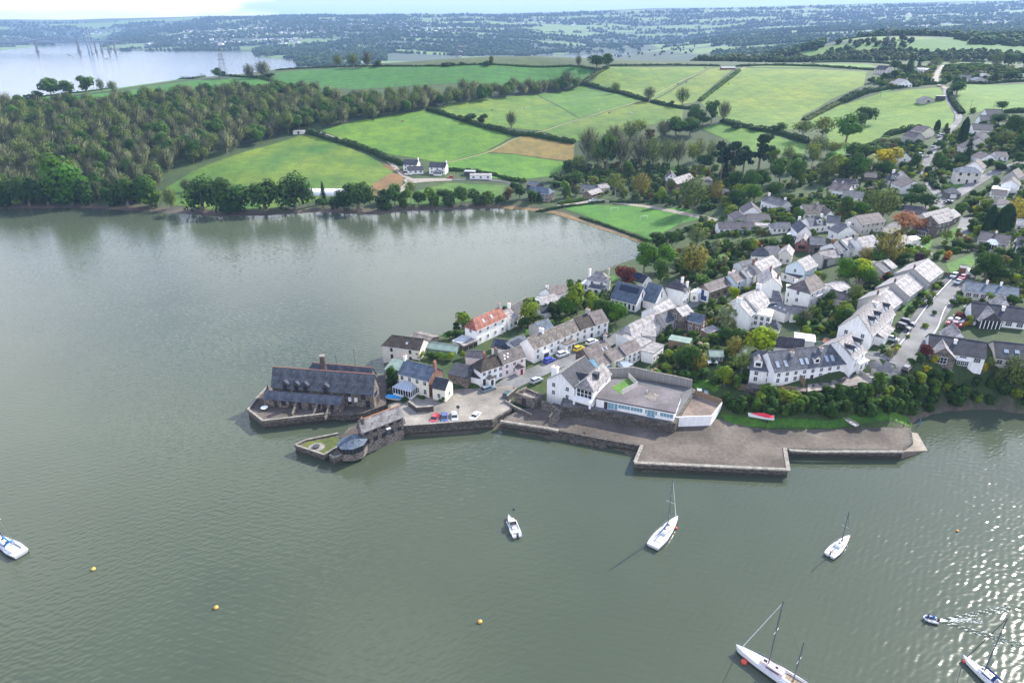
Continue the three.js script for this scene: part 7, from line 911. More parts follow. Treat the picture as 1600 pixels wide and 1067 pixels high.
const GARDENS = [[[[1100,385],[1240,380],[1225,398],[1160,412],[1120,436],[1060,440],[1050,395]],5.4],[[[1090,345],[1210,330],[1240,345],[1200,372],[1100,372]],5.6],[[[1220,310],[1300,300],[1400,300],[1400,330],[1300,350],[1240,345]],6],[[[1330,355],[1440,345],[1460,400],[1400,420],[1320,430],[1300,390]],5.6],[[[1200,300],[1300,255],[1390,225],[1440,225],[1440,270],[1400,300],[1300,290]],6.5],[[[1460,210],[1600,190],[1640,250],[1560,262],[1500,268],[1450,290]],6],[[[1500,305],[1620,285],[1620,440],[1540,440],[1530,390],[1490,400],[1470,385],[1540,345]],5.6],[[[1030,520],[1100,500],[1150,530],[1170,560],[1160,600],[1090,600],[1010,588]],4.2],[[[1090,470],[1130,455],[1150,480],[1130,520],[1095,500]],4.4],[[[1240,470],[1330,445],[1380,420],[1400,430],[1330,490],[1300,530],[1240,530]],4.6],[[[790,500],[860,470],[950,450],[985,470],[960,505],[900,490],[830,515]],4.2],[[[1360,130],[1460,105],[1560,105],[1620,120],[1500,130],[1400,140]],8],[[[890,262],[1000,255],[1150,265],[1160,330],[1060,325],[960,308],[880,305]],7],[[[1470,440],[1600,430],[1640,500],[1600,480],[1500,475]],4.4],[[[1400,480],[1460,440],[1470,450],[1420,500]],3.4],[[[700,506],[800,478],[812,486],[740,516]],4.2]];
GARDENS.forEach(([px, st], i) => { for (const s of scatter(px, st * 0.72, garden, st * 0.42, st * 0.8, 0.9, 70 + i)) if (clear(s[1], s[2], s[3] * 0.42)) MASS.garden.push(s); });
for (const k in MASS) { const by = {}; for (const s of MASS[k]) (by[s[0]] ??= []).push(s); for (const q in by) { const K = KIND[q], im = new THREE.InstancedMesh(CROWN[K[0]][1], K[1], by[q].length), m = new THREE.Matrix4(), o = new THREE.Quaternion(); by[q].forEach((s, i) => { o.setFromAxisAngle(new THREE.Vector3(0, 1, 0), i * 2.4); m.compose(new THREE.Vector3(s[1], ground(s[1], s[2]) - 0.1, s[2]), o, new THREE.Vector3(s[3], s[4], s[3])); im.setMatrixAt(i, m); }); im.name = numbered(k === 'bank' ? 'bank_undergrowth' : 'garden_undergrowth'); im.castShadow = im.receiveShadow = true; tag(im, k === 'bank' ? 'mass of ' + K[3] + 's on the steep bank above the boat hard' : 'mass of ' + K[3] + 's filling the village gardens', null, null, 'stuff'); scene.add(im); } }
{ const pool = ['bare', 'bare', 'bareb', 'bare', 'haze', 'bare', 'haze', 'green', 'bareb', 'oak', 'bare', 'haze'];
const W = scatter([[-120,176],[0,172],[120,168],[200,160],[300,152],[400,146],[470,142],[520,160],[600,159],[700,152],[800,143],[900,128],[908,134],[800,153],[700,167],[640,176],[560,190],[492,204],[455,208],[400,226],[300,262],[262,280],[236,316],[150,316],[0,312],[-120,310]], 8.2, pool, 9, 14, 1.02, 61);
const front = W.filter((s) => s[2] > -1100).sort((a, b) => Math.hypot(a[1], a[2]) - Math.hypot(b[1], b[2])), rest = front.splice(290);
const desc = { bare: 'bare grey twigged tree', bareb: 'pale bare twigged tree', haze: 'budding grey green tree', green: 'green leafed tree', oak: 'dark evergreen tree' };
for (const s of front) { const [px] = toPixel(s[1], ground(s[1], s[2]), s[2]); plant(...s, desc[s[0]] + (px < 120 ? ' among the darkest part of the hillside wood' : px < 270 ? ' in the middle of the hillside wood' : ' at the field edge of the hillside wood'), desc[s[0]] + 's of the hillside wood'); }
const byK = {}; for (const s of rest) (byK[s[0]] ??= []).push(s);
for (const k in byK) { const K = KIND[k], im = new THREE.InstancedMesh(CROWN[K[0]][0], K[1], byK[k].length), m = new THREE.Matrix4(), q = new THREE.Quaternion(); byK[k].forEach((s, i) => { q.setFromAxisAngle(new THREE.Vector3(0, 1, 0), i * 2.4); m.compose(new THREE.Vector3(s[1], ground(s[1], s[2]) - 0.05, s[2]), q, new THREE.Vector3(s[3], s[4], s[3])); im.setMatrixAt(i, m); }); im.name = numbered('wood'); im.castShadow = im.receiveShadow = true; tag(im, 'far upper mass of ' + desc[k] + 's in the hillside wood', null, null, 'stuff'); scene.add(im); }
}
function hedge(px, w, h, kind, label, name = 'hedge') {
const L = densify(smoothLine(gpoly(px)), 1.2), lf = new Leaves(Math.round(px[0][0] * 7 + px[0][1])), r = lf.r;
const s = clamp(w * 0.32, 0.3, 0.8), len = L.length * 1.2, n = Math.min(5200, Math.round(len * (w + 2 * h) / (s * s) * 1.5));
for (let i = 0; i < n; i++) { const t = r() * (L.length - 1), k = Math.floor(t), a = L[k], b = L[Math.min(k + 1, L.length - 1)], d = Math.hypot(b[0] - a[0], b[1] - a[1]) || 1, nx = -(b[1] - a[1]) / d, nz = (b[0] - a[0]) / d, hh = h * (0.55 + 0.85 * vn(t * 0.3, 1.5, 5)), a2 = (r() * 1.2 - 0.1) * Math.PI, o = Math.cos(a2) * w / 2 * (0.7 + 0.6 * vn(t * 0.25, 7.5, 6) + 0.25 * r()), y = Math.max(0.05, Math.sin(a2)) ** 0.5 * hh * (0.85 + 0.2 * r()) * (r() < 0.3 ? r() : 1), x = lerp(a[0], b[0], t - k) + nx * o, z = lerp(a[1], b[1], t - k) + nz * o, c = 0.75 + 0.5 * r(); lf.quad([x, ground(x, z) + y, z], [nx * Math.cos(a2), Math.sin(a2) + 0.2, nz * Math.cos(a2)], s * (0.7 + 0.7 * r()), [c, c, c]); }
const g = lf.geo(), P0 = [], N0 = [], C0 = [];
L.forEach((a, i) => { if (!i) return; const b = L[i - 1], d = Math.hypot(b[0] - a[0], b[1] - a[1]) || 1, nx = -(b[1] - a[1]) / d * w * 0.36, nz = (b[0] - a[0]) / d * w * 0.36, ya = ground(...a), yb = ground(...b), q = (p, y, sd, top) => [p[0] + nx * sd, y + (top ? h * 0.5 : -0.2), p[1] + nz * sd]; const F = (A, B, C, D, n) => { for (const v of [A, B, C, A, C, D]) { P0.push(...v); N0.push(...n); C0.push(.8, .8, .8); } }; F(q(a, ya, 1, 0), q(b, yb, 1, 0), q(b, yb, 1, 1), q(a, ya, 1, 1), [nx, 0.2, nz]); F(q(b, yb, -1, 0), q(a, ya, -1, 0), q(a, ya, -1, 1), q(b, yb, -1, 1), [-nx, 0.2, -nz]); F(q(a, ya, 1, 1), q(b, yb, 1, 1), q(b, yb, -1, 1), q(a, ya, -1, 1), [0, 1, 0]); });
const c = new THREE.BufferGeometry(); c.setAttribute('position', new THREE.Float32BufferAttribute(P0, 3)); c.setAttribute('normal', new THREE.Float32BufferAttribute(N0, 3)); c.setAttribute('color', new THREE.Float32BufferAttribute(C0, 3)); c.normalizeNormals();
const m = new THREE.Mesh(mergeGeometries([g, c]), KIND[kind][1]); m.name = numbered(name); m.castShadow = m.receiveShadow = true; tag(m, label, 'hedge'); scene.add(m); return m;
}
hedge([[-40,164],[0,160],[80,150],[150,142],[220,130],[300,123],[345,118]], 3.5, 3, 'bushd', 'long dark hedge between the two left hilltop fields');
hedge([[345,119],[385,121],[415,122]], 2.5, 2, 'bushd', 'short hedge right of the left pylon');
hedge([[400,121],[430,128],[460,137],[490,140]], 3, 2.4, 'bushg', 'hedge dropping from the left crest to the wood');
hedge([[430,110],[520,105],[620,103.5],[700,103],[800,103],[900,104],[930,108]], 2.2, 1.6, 'bushd', 'thin hedge along the skyline of the dark crop field');
hedge([[480,206],[510,217],[545,226],[580,238],[610,252],[632,258]], 4, 3.2, 'bushd', 'dark hedge beside the farm track above the white houses');
hedge([[695,266],[730,268],[765,272],[800,282],[822,284]], 2.6, 2, 'bushd', 'hedge behind the low white outbuilding');
hedge([[668,172],[692,179],[720,188],[752,198],[780,205],[802,211],[830,212],[862,218],[898,224]], 4, 3.2, 'bushd', 'dark hedge crossing the middle of the green fields');
hedge([[908,131],[930,136],[955,143],[985,151],[1012,158]], 4, 3, 'bushd', 'dark hedge running down from the crop field corner');
hedge([[1018,159],[1045,166],[1075,170],[1092,168]], 4, 2.8, 'bushd', 'dark hedge between the crossing path and the valley trees');
hedge([[912,129],[925,121],[938,112],[950,106]], 4, 2.6, 'haze', 'grey green hedge climbing to the round crest trees');
hedge([[1094,158],[1108,147],[1125,134],[1142,121],[1155,111]], 4, 2.4, 'bushg', 'ragged hedge beside the hayfield track');
hedge([[952,103],[1000,102.5],[1060,102.5],[1125,103]], 2.4, 1.8, 'bushd', 'dark skyline hedge left of the reddish stable');
hedge([[1150,104],[1200,102.5],[1260,103.5],[1310,106],[1366,110]], 3, 2.2, 'bushd', 'dark hedge along the top of the hayfield');
hedge([[1128,190],[1150,196],[1180,202],[1205,206],[1235,214],[1262,224]], 4.5, 3.2, 'bushd', 'dark hedge below the hayfield above the small green field');
hedge([[1258,188],[1280,177],[1300,166],[1318,158]], 5, 2.2, 'haze', 'rough scrub bank below the hayfield corner');
hedge([[1316,160],[1330,154],[1348,147],[1362,142]], 6, 4.5, 'bushd', 'thick dark hedge at the top of the curving field');
hedge([[1362,144],[1390,139],[1420,135],[1450,132],[1474,131]], 3, 2.4, 'bushd', 'clipped dark hedge below the white A framed house');
hedge([[1384,214],[1400,209],[1420,205],[1438,200]], 4.5, 3.6, 'bushd', 'dark clipped hedge behind the grey gable house');
hedge([[1352,234],[1368,226],[1386,215]], 4, 2.6, 'bushg', 'rough hedge at the bottom of the curving field');
hedge([[1484,141],[1486,152],[1494,166],[1504,178]], 3.5, 2.4, 'bushd', 'dark hedge along the right side of the lane');
hedge([[1505,131],[1540,131],[1580,128],[1625,126]], 3, 2.2, 'bushd', 'hedge along the far side of the right hilltop field');
hedge([[1570,176],[1600,175],[1640,177]], 4, 3, 'bushd', 'dark hedge above the gardens at the right edge');
hedge([[1270,98],[1310,97],[1360,98],[1390,100]], 3.5, 2.4, 'bushd', 'distant hedge behind the crest near the stone house');
hedge([[1478,104],[1500,103],[1536,101]], 3.5, 2.6, 'bushd', 'dark hedge behind the small pale hilltop field');
hedge([[1450,95],[1500,96],[1540,97]], 4, 2.6, 'bushd', 'long hedge at the foot of the distant rounded hill');
hedge([[1113,373],[1140,367],[1165,363],[1205,360]], 2.4, 2.2, 'bushg', 'clipped sunlit hedge in front of the long low bungalow');
hedge([[1068,362],[1090,358],[1114,356]], 3, 2.8, 'bushd', 'dark clipped hedge left of the long low bungalow');
hedge([[1176,348],[1200,346],[1226,344]], 2.4, 2.2, 'bushd', 'dark hedge behind the cream garage');
hedge([[872,319],[895,316],[916,313]], 1.6, 1.8, 'bushg', 'clipped hedge in front of the low slate barns');
hedge([[952,316],[975,317],[1008,316]], 1.8, 1.2, 'bushd', 'low dark hedge along the lane behind the recreation ground');
hedge([[836,331],[860,328],[900,322],[944,316]], 1.2, 1.4, 'bushd', 'dark bank along the lane edge of the recreation ground');
hedge([[906,340],[950,354],[985,367],[1020,378]], 1.4, 0.9, 'bushd', 'low clipped hedge between recreation ground and shore');
hedge([[1450,264],[1452,274],[1456,284],[1464,296]], 2.6, 2.2, 'bushd', 'dark hedge curving round the lane bend');
hedge([[1558,367],[1572,361],[1586,355]], 2, 1.6, 'bushl', 'bright clipped hedge behind the bungalow with the white conservatory');
hedge([[1510,214],[1540,212],[1580,212]], 2.4, 2, 'bushd', 'upper clipped hedge between the hillside gardens');
hedge([[1540,233],[1570,230],[1600,230]], 2.6, 2.2, 'bushd', 'lower clipped hedge between the hillside gardens');
hedge([[1504,246],[1520,244],[1532,243]], 2.4, 2.2, 'bushd', 'dark hedge in front of the pink terrace');
hedge([[1428,344],[1440,350],[1460,354]], 1.4, 0.9, 'bushg', 'low hedge in front of the slate garden room');
hedge([[946,591],[975,586],[1000,588],[1030,594]], 2, 1.4, 'bushg', 'strip of hedge along the top of the grey panelled wall');
hedge([[1540,300],[1522,310],[1500,322]], 2.4, 1.4, 'bushg', 'rough bank of shrubs along the upper road');
{ const seen = new Map(), fix = [];
for (const [t, d, x, z, w, h] of PLANTS) {
let best = null, bd = 1e18; for (const m of MARK) { const q = Math.hypot(m[1] - x, m[2] - z); if (q < bd) { bd = q; best = m; } }
const [ax, ay] = toPixel(x, ground(x, z), z), [bx, by] = toPixel(best[1], ground(best[1], best[2]), best[2]), dx = ax - bx, dy = ay - by, rel = Math.abs(dx) > Math.abs(dy) * 1.6 ? (dx > 0 ? 'to the right of' : 'to the left of') : dy > 0 ? 'in front of' : 'behind', shrub = t.userData.category === 'shrub', far = bd > 70 ? 'some way ' : '';
const size = shrub ? (w > 4.4 ? 'broad ' : w < 2.4 ? 'small ' : '') : (h > 13 ? 'tall ' : h < 6 ? 'small ' : '');
t.userData.label = ((size.trim() && d.startsWith(size.trim()) ? '' : size) + d + ' ' + far + rel + ' ' + best[0]).split(' ').slice(0, 16).join(' '); fix.push([t, ax]); seen.set(t.userData.label, (seen.get(t.userData.label) ?? 0) + 1);
}
const by = new Map(); for (const [t, ax] of fix) if (seen.get(t.userData.label) > 1) { const a = by.get(t.userData.label) ?? []; a.push([t, ax]); by.set(t.userData.label, a); }
for (const [l, a] of by) { if (a.length <= 3) { a.sort((p, q) => p[1] - q[1]); const n = a.length === 2 ? ['left hand ', 'right hand '] : ['leftmost ', 'middle ', 'rightmost ']; a.forEach(([t], i) => { t.userData.label = n[i] + l; }); } for (const [t] of a) t.userData.group = 'plants like the ' + l; }
for (const [t] of fix) t.userData.label = t.userData.label.split(' ').slice(0, 16).join(' ');
}
// ---------- cars ----------
const PAINT = {}; const paint = (k, r, g, b) => PAINT[k] = new THREE.MeshPhysicalMaterial({ name: k + ' car paint', color: rgb(r, g, b), roughness: 0.35, clearcoat: 0.8, clearcoatRoughness: 0.1, metalness: 0.0 });
paint('red', .42, .02, .04); paint('blue', .025, .06, .22); paint('deepblue', .02, .05, .40); paint('silver', .42, .46, .47); paint('white', .72, .73, .74); paint('greyblue', .13, .18, .22); paint('green', .03, .08, .075); paint('yellow', .72, .50, .02); paint('black', .02, .022, .025); paint('navy', .02, .025, .045); paint('maroon', .30, .015, .06); paint('palered', .45, .08, .10);
const tyreM = mat(rgb(.02, .02, .02)), rimM = mat(rgb(.45, .45, .46), { roughness: 0.4, metalness: 0.6 }), lampM = mat(rgb(.7, .7, .68), { roughness: 0.2 }), rearM = mat(rgb(.35, .01, .01), { roughness: 0.3 });
const CARS = {
hatch: { L: 4.1, W: 1.76, body: [[-2.05, .35], [-2.05, .85], [-1.98, 1.0], [-.95, 1.02], [.75, 1.0], [1.75, .86], [2.02, .68], [2.05, .35]], cab: [[-1.95, .98], [-1.7, 1.45], [-1.3, 1.52], [.05, 1.52], [.4, 1.44], [1.1, .98]] },
suv: { L: 4.6, W: 1.88, body: [[-2.3, .4], [-2.3, 1.0], [-2.22, 1.12], [-1, 1.14], [.8, 1.12], [1.95, 1.02], [2.26, .82], [2.3, .4]], cab: [[-2.2, 1.1], [-1.95, 1.62], [-1.6, 1.72], [.1, 1.72], [.45, 1.62], [1.15, 1.1]] },
saloon: { L: 4.5, W: 1.8, body: [[-2.25, .35], [-2.25, .85], [-2.15, .98], [-1.2, 1.0], [.8, .97], [1.9, .84], [2.2, .66], [2.25, .35]], cab: [[-1.7, .97], [-1.0, 1.38], [-.7, 1.42], [.1, 1.42], [.4, 1.36], [1.1, .97]] },
van: { L: 4.9, W: 1.95, body: [[-2.45, .4], [-2.45, 1.2], [-2.4, 1.3], [1.2, 1.3], [1.9, 1.15], [2.4, 1.0], [2.45, .4]], cab: [[-2.4, 1.28], [-2.35, 2.0], [-2.2, 2.1], [.9, 2.1], [1.2, 2.0], [1.9, 1.2]] },
};
for (const k in CARS) { const c = CARS[k]; const ex = (p, w, bv) => { const s = new THREE.Shape(); p.forEach(([x, y], i) => i ? s.lineTo(x, y) : s.moveTo(x, y)); const g = new THREE.ExtrudeGeometry(s, { depth: w - 2 * bv, bevelEnabled: true, bevelSize: bv, bevelThickness: bv, bevelSegments: 2 }); g.translate(0, 0, -w / 2 + bv); return g; };
c.gb = ex(c.body.map(([x, y]) => [x * 0.97, y]), c.W, 0.07); c.gc = ex(c.cab, c.W * 0.86, 0.05); const top = Math.max(...c.cab.map((p) => p[1])), tp = c.cab.filter((p) => p[1] > top - 0.13); c.gr = new MB().box(Math.min(...tp.map((p) => p[0])) + .02, Math.max(...tp.map((p) => p[0])) - .05, top + 0.02, top + 0.085, -c.W * 0.4, c.W * 0.4, true).geo(); }
const tyreG = new THREE.CylinderGeometry(.32, .32, .22, 14).rotateX(Math.PI / 2), rimG = new THREE.CylinderGeometry(.19, .19, .24, 10).rotateX(Math.PI / 2), hlG = new THREE.BoxGeometry(.08, .14, .36);
function car(type, col, px, py, tx, ty, label, group) {
const p = G(px, py), q = G(tx, ty), c = CARS[type], t = thing('parked_car', label, type === 'van' ? 'van' : 'car', [p[0], p[1] + 0.22, p[2]], Math.atan2(-(q[2] - p[2]), q[0] - p[0]), group);
part('body', c.gb, PAINT[col], t); part('window', c.gc, glassM, t); part('car_roof', c.gr, PAINT[col], t);
for (const [x, z] of [[c.L * .3, c.W / 2 - .1], [c.L * .3, -c.W / 2 + .1], [-c.L * .3, c.W / 2 - .1], [-c.L * .3, -c.W / 2 + .1]]) { const w = part('wheel', tyreG, tyreM, t); w.position.set(x, .32, z); part('rim', rimG, rimM, w); }
for (const s of [-1, 1]) { part('headlight', hlG, lampM, t).position.set(c.L / 2 - .02, c.body[2][1] * .76, s * c.W * .34); part('tail_light', hlG, rearM, t).position.set(-c.L / 2 + .02, c.body[2][1] * .85, s * c.W * .36); }
return t;
}
car('hatch', 'red', 679.5, 659, 676.5, 666, 'small bright red car, left of the waterside row');
car('hatch', 'blue', 694.5, 657.5, 694.5, 666, 'dark blue car between the red and the silver one by the quay');
car('hatch', 'silver', 710, 656, 711, 666, 'silver green car at the right of the three close waterside cars');
car('saloon', 'white', 742.5, 655, 737.5, 662, 'white saloon parked alone at the quay wall');
car('suv', 'greyblue', 763, 612, 773, 608.5, 'grey blue estate car parked below the mossy roofed white house');
car('hatch', 'green', 794, 620, 801, 614, 'dark green car tucked against the wall by the ruined shed');
car('hatch', 'silver', 838.5, 598, 847, 594, 'silver white car driving up the village street');
car('hatch', 'deepblue', 858, 566.5, 866, 563, 'vivid blue car below the bay window of the white terrace');
car('suv', 'white', 880, 557, 888, 554, 'white car with black roof in front of the flat porch');
car('hatch', 'yellow', 904.5, 548, 911, 545, 'bright yellow car on the village street');
car('suv', 'white', 925, 538, 932, 535, 'plain white car just above the yellow one');
car('saloon', 'black', 946, 528.5, 952, 525, 'black car at the top of the parked street row');
car('suv', 'navy', 1418, 508, 1428, 511, 'upper of two dark large cars beside the big white gabled house');
car('suv', 'black', 1412, 515, 1422, 519, 'lower of two dark large cars beside the big white gabled house');
car('hatch', 'silver', 1393, 533, 1401, 535, 'pale silver car parked among shrubs by the pinkish terrace end');
car('hatch', 'silver', 1491, 434, 1487, 437, 'pale silver car at the end of the cul-de-sac');
car('hatch', 'palered', 1504, 437, 1499, 440, 'faded red car by the grey boarded fence');
car('saloon', 'greyblue', 1497, 444, 1491, 448, 'dark blue grey car waiting at the end of the cul-de-sac');
car('saloon', 'maroon', 1490, 510, 1480, 508, 'dark pink red car in front of the lower chalet');
car('saloon', 'white', 1494, 504, 1484, 501.5, 'white car beside the dark pink red one');
car('saloon', 'black', 1499, 500, 1489, 497, 'black car beyond the white one by the lower chalet');
car('hatch', 'white', 1517, 485, 1509, 482, 'white car half hidden by the dark red shrub');
car('suv', 'black', 1417, 580, 1424, 570, 'black pickup shaped vehicle at the foot of the cul-de-sac');
car('suv', 'white', 637.5, 274, 629, 273.5, 'white car beside the left white farm house');
car('hatch', 'red', 704, 278.5, 696, 278, 'small red car beside the right white farm house');
car('saloon', 'white', 926, 315, 920, 316, 'white car on the lane by the low slate barns');
car('saloon', 'navy', 1476, 224, 1480, 219, 'dark car on the narrow lane below the white van');
car('van', 'white', 1476.5, 219, 1480, 214, 'white van parked on the narrow lane');
car('van', 'white', 1438, 245, 1442, 249, 'white camper beside the white long gabled house');
car('van', 'white', 1469, 214, 1464, 213, 'white caravan by the grey gable up the lane');
car('saloon', 'black', 1482, 318, 1488, 317, 'black car in the drive of the slate villa');
car('suv', 'white', 1492, 279, 1492, 283, 'white van shape beside the slate villa');
car('hatch', 'silver', 1459, 230, 1456, 235, 'pale car half on the verge of the narrow lane');
car('hatch', 'deepblue', 1208, 556, 1216, 555, 'blue car behind the curved white terrace');
car('saloon', 'silver', 1094, 617, 1100, 617, 'grey car behind the timber fence at the bar end');
car('saloon', 'silver', 1363, 297, 1368, 299, 'silver car on the gravel by the sprawling bungalow');
// ---------- boats ----------
const gel = new THREE.MeshPhysicalMaterial({ name: 'white hull', color: rgb(.80, .81, .82), roughness: .3, clearcoat: .5, side: THREE.DoubleSide }), deckM = mat(rgb(.70, .71, .72), { roughness: .6 }), navyM = mat(rgb(.02, .04, .13)), tarpBlue = mat(rgb(.03, .16, .42)), tarpRed = mat(rgb(.62, .04, .06)), alu = mat(rgb(.15, .16, .17), { roughness: .4, metalness: .3 }), antifoul = mat(rgb(.05, .05, .06)), teak = mat(rgb(.40, .30, .2), { map: T.wood }), orangeM = mat(rgb(.72, .40, .08), { roughness: .5 }), redM = mat(rgb(.62, .07, .04), { roughness: .5 });
const hw = (t, full, tr) => Math.pow(Math.sin(Math.PI * clamp(Math.pow(1 - t, full) * 0.5 + (t < tr ? 0 : 0), 0, .5)), 0.8) * (t < 0.3 ? lerp(0.80, 1, t / 0.3) : 1);
function hullGeo(L, B, F, dr = 0.5, full = 0.8) { const b = new MB(), N = 16, pt = (t, s) => { const w = B / 2 * hw(t, full, 0), sh = F * (0.88 + 0.28 * t * t), x = (t - .5) * L + (s > 0 ? s * 0.05 * L * (t - .4) : 0); const prof = [[0, -dr * (1 - t * t * .7)], [0.62, -dr * 0.35], [0.92, F * .3], [1, sh]], q = prof[s]; return [x, q[1], w * q[0]]; };
for (let i = 0; i < N; i++) for (let s = 0; s < 3; s++) { const a = pt(i / N, s), c = pt((i + 1) / N, s), d = pt((i + 1) / N, s + 1), e = pt(i / N, s + 1); b.quad(a, c, d, e); const m = (p) => [p[0], p[1], -p[2]]; b.quad(m(c), m(a), m(e), m(d)); }
for (let s = 0; s < 3; s++) { const a = pt(0, s), e = pt(0, s + 1), m = (p) => [p[0], p[1], -p[2]]; b.quad(m(a), a, e, m(e)); } return b.geo(); }
function deckGeo(L, B, F, full = 0.8, dy = -0.06, k = 0.97) { const b = new MB(), N = 16; for (let i = 0; i < N; i++) { const t = i / N, u = (i + 1) / N, X = (v) => (v - .5) * L + .15 * L * (v - .4), y = (v) => F * (0.88 + .28 * v * v) + dy; b.quad([X(t), y(t), B / 2 * hw(t, full) * k], [X(u), y(u), B / 2 * hw(u, full) * k], [X(u), y(u), -B / 2 * hw(u, full) * k], [X(t), y(t), -B / 2 * hw(t, full) * k]); } return b.geo(); }
function cabinGeo(x0, x1, y0, y1, w0, w1, rake = 0.3) { return new MB().quad([x0, y0, w0], [x1, y0, w1], [x1 - rake, y1, w1 * .8], [x0 + rake * .3, y1, w0 * .85]).quad([x1, y0, -w1], [x0, y0, -w0], [x0 + rake * .3, y1, -w0 * .85], [x1 - rake, y1, -w1 * .8]).quad([x1, y0, w1], [x1, y0, -w1], [x1 - rake, y1, -w1 * .8], [x1 - rake, y1, w1 * .8]).quad([x0, y0, -w0], [x0, y0, w0], [x0 + rake * .3, y1, w0 * .85], [x0 + rake * .3, y1, -w0 * .85]).quad([x0 + rake * .3, y1, w0 * .85], [x1 - rake, y1, w1 * .8], [x1 - rake, y1, -w1 * .8], [x0 + rake * .3, y1, -w0 * .85]).geo(); }
function boatAt(name, label, cat, bow, stern) { const a = onPlane(bow[0], bow[1], 0.5), s = onPlane(stern[0], stern[1], 0.5), L = Math.hypot(a[0] - s[0], a[2] - s[2]), g = thing(name, label, cat, [(a[0] + s[0]) / 2, 0, (a[2] + s[2]) / 2], Math.atan2(-(a[2] - s[2]), a[0] - s[0])); return [g, L]; }
function yacht(label, bow, stern, o = {}) {
const [g, L] = boatAt('sailing_yacht', label, 'yacht', bow, stern), B = L * (o.beam ?? 0.31), F = L * 0.105 + .1, full = o.full ?? .85;
part('hull', hullGeo(L, B, F, .5, full), gel, g); part('deck', deckGeo(L, B, F, full), deckM, g); part('bottom_paint', hullGeo(L * 1.002, B * 1.004, F * .16, .5, full), antifoul, g);
part('cabin', cabinGeo(-L * .13, L * .22, F * .85, F + .55, B * .30, B * .2), o.cabin ?? gel, g); for (const s of [-1, 1]) part('cabin_window', new MB().box(-L * .08, L * .1, F + .17, F + .38, s * B * .275 - .03, s * B * .275 + .03, true).geo(), glassM, g);
part('cockpit', new MB().box(-L * .40, -L * .15, F * .9, F * .95, -B * .22, B * .22).geo(), o.teak ? teak : mat(rgb(.45, .45, .46)), g); part('coaming', new MB().box(-L * .42, -L * .13, F * .85, F + .25, B * .25, B * .29).box(-L * .42, -L * .13, F * .85, F + .25, -B * .29, -B * .25).geo(), gel, g); part('hatch', new MB().box(L * .12, L * .17, F + .52, F + .60, -.25, .25).box(-L * .04, 0, F + .54, F + .6, -.22, .22).geo(), glassM, g);
const H = o.mast ?? L * 1.25, mx = L * .10; const mast = (x, h, n) => { part('mast', new MB().bar([x, F, 0], [x - .15, F + h, 0], .13, .09, 7).geo(), alu, g); part('spreader', new MB().bar([x - .1, F + h * .55, -B * .28], [x - .1, F + h * .55, B * .28], .04, .04, 4).geo(), trimM, g); const st = new MB(), w = .015; for (const s of [-1, 1]) st.bar([x - .1, F, s * B * .45], [x - .1, F + h * .55, s * B * .28], w, w, 3).bar([x - .1, F + h * .55, s * B * .28], [x - .15, F + h * .97, 0], w, w, 3); st.bar([-L * .5, F, 0], [x - .15, F + h, 0], w, w, 3); part('rigging', st.geo(), alu, g); part('boom', new MB().bar([x - .2, F + 1.2, 0], [x - L * .36, F + 1.15, 0], .06, .06, 5).geo(), alu, g); if (o.cover) part('sail_cover', new MB().bar([x - .15, F + 1.42, 0], [x - L * .36, F + 1.28, 0], .2, .12, 7).geo(), o.cover, g); };
mast(mx, H); if (o.mizzen) mast(-L * .26, H * .6);
part('furled_jib', new MB().bar([L * .5, F * 1.16, 0], [mx, F + H * .95, 0], .075, .05, 5).geo(), o.jib ?? trimM, g);
const ra = new MB(); for (const s of [-1, 1]) { let pr = null; for (let i = 0; i <= 8; i++) { const t = .02 + i * .118, x = (t - .5) * L + .15 * L * (t - .4), y = F * (0.88 + .28 * t * t), z = s * B / 2 * hw(t, full) * .96; ra.bar([x, y, z], [x, y + .55, z], .018, .018, 3); if (pr) ra.bar(pr, [x, y + .55, z], .012, .012, 3); pr = [x, y + .55, z]; } } part('guard_rail', ra.geo(), alu, g).userData.kind = 'stuff';
if (o.hood) { const b = new MB(); for (let i = 0; i < 6; i++) { const a = Math.PI * i / 6, c = Math.PI * (i + 1) / 6, q = (t, x) => [x, F + .3 + Math.sin(t) * .75, Math.cos(t) * B * .3]; b.quad(q(a, -L * .10), q(a, -L * .17), q(c, -L * .17), q(c, -L * .10)); } part('spray_hood', b.geo(), o.hood, g); }
if (o.stripe) part('hull_stripe', new MB().box(-L * .3, L * .3, F * .6, F * .68, B * .478, B * .50, true).geo(), o.stripe, g);
if (o.outboard) part('outboard_motor', new MB().box(-L * .5 - .35, -L * .5, .1, F + .35, -.15, .15, true).geo(), darkTrim, g);
return g;
}
yacht('white yacht with blue sail cover moored below the boat hard', [1056, 814], [1022, 853], { cover: navyM, beam: .34 });
yacht('small white yacht with bare mast and dark outboard, right of the middle', [1325, 841], [1298, 867], { beam: .36, outboard: 1, mast: 8.2, jib: alu });
yacht('long white ketch with two masts and pinkish cabin at the bottom edge', [1158, 1019], [1266, 1086], { mizzen: 1, cabin: mat(rgb(.62, .50, .50)), stripe: navyM, mast: 14.5, beam: .27, teak: 1 });
yacht('white yacht with navy sail cover and spray hood in the bottom right corner', [1510, 1031], [1580, 1090], { cover: navyM, hood: navyM, jib: darkTrim, mast: 12.5 });
yacht('white yacht with bright blue spray hood cut by the left edge', [-9, 841], [31, 865], { cover: tarpBlue, hood: tarpBlue, mast: 10, beam: .36 });
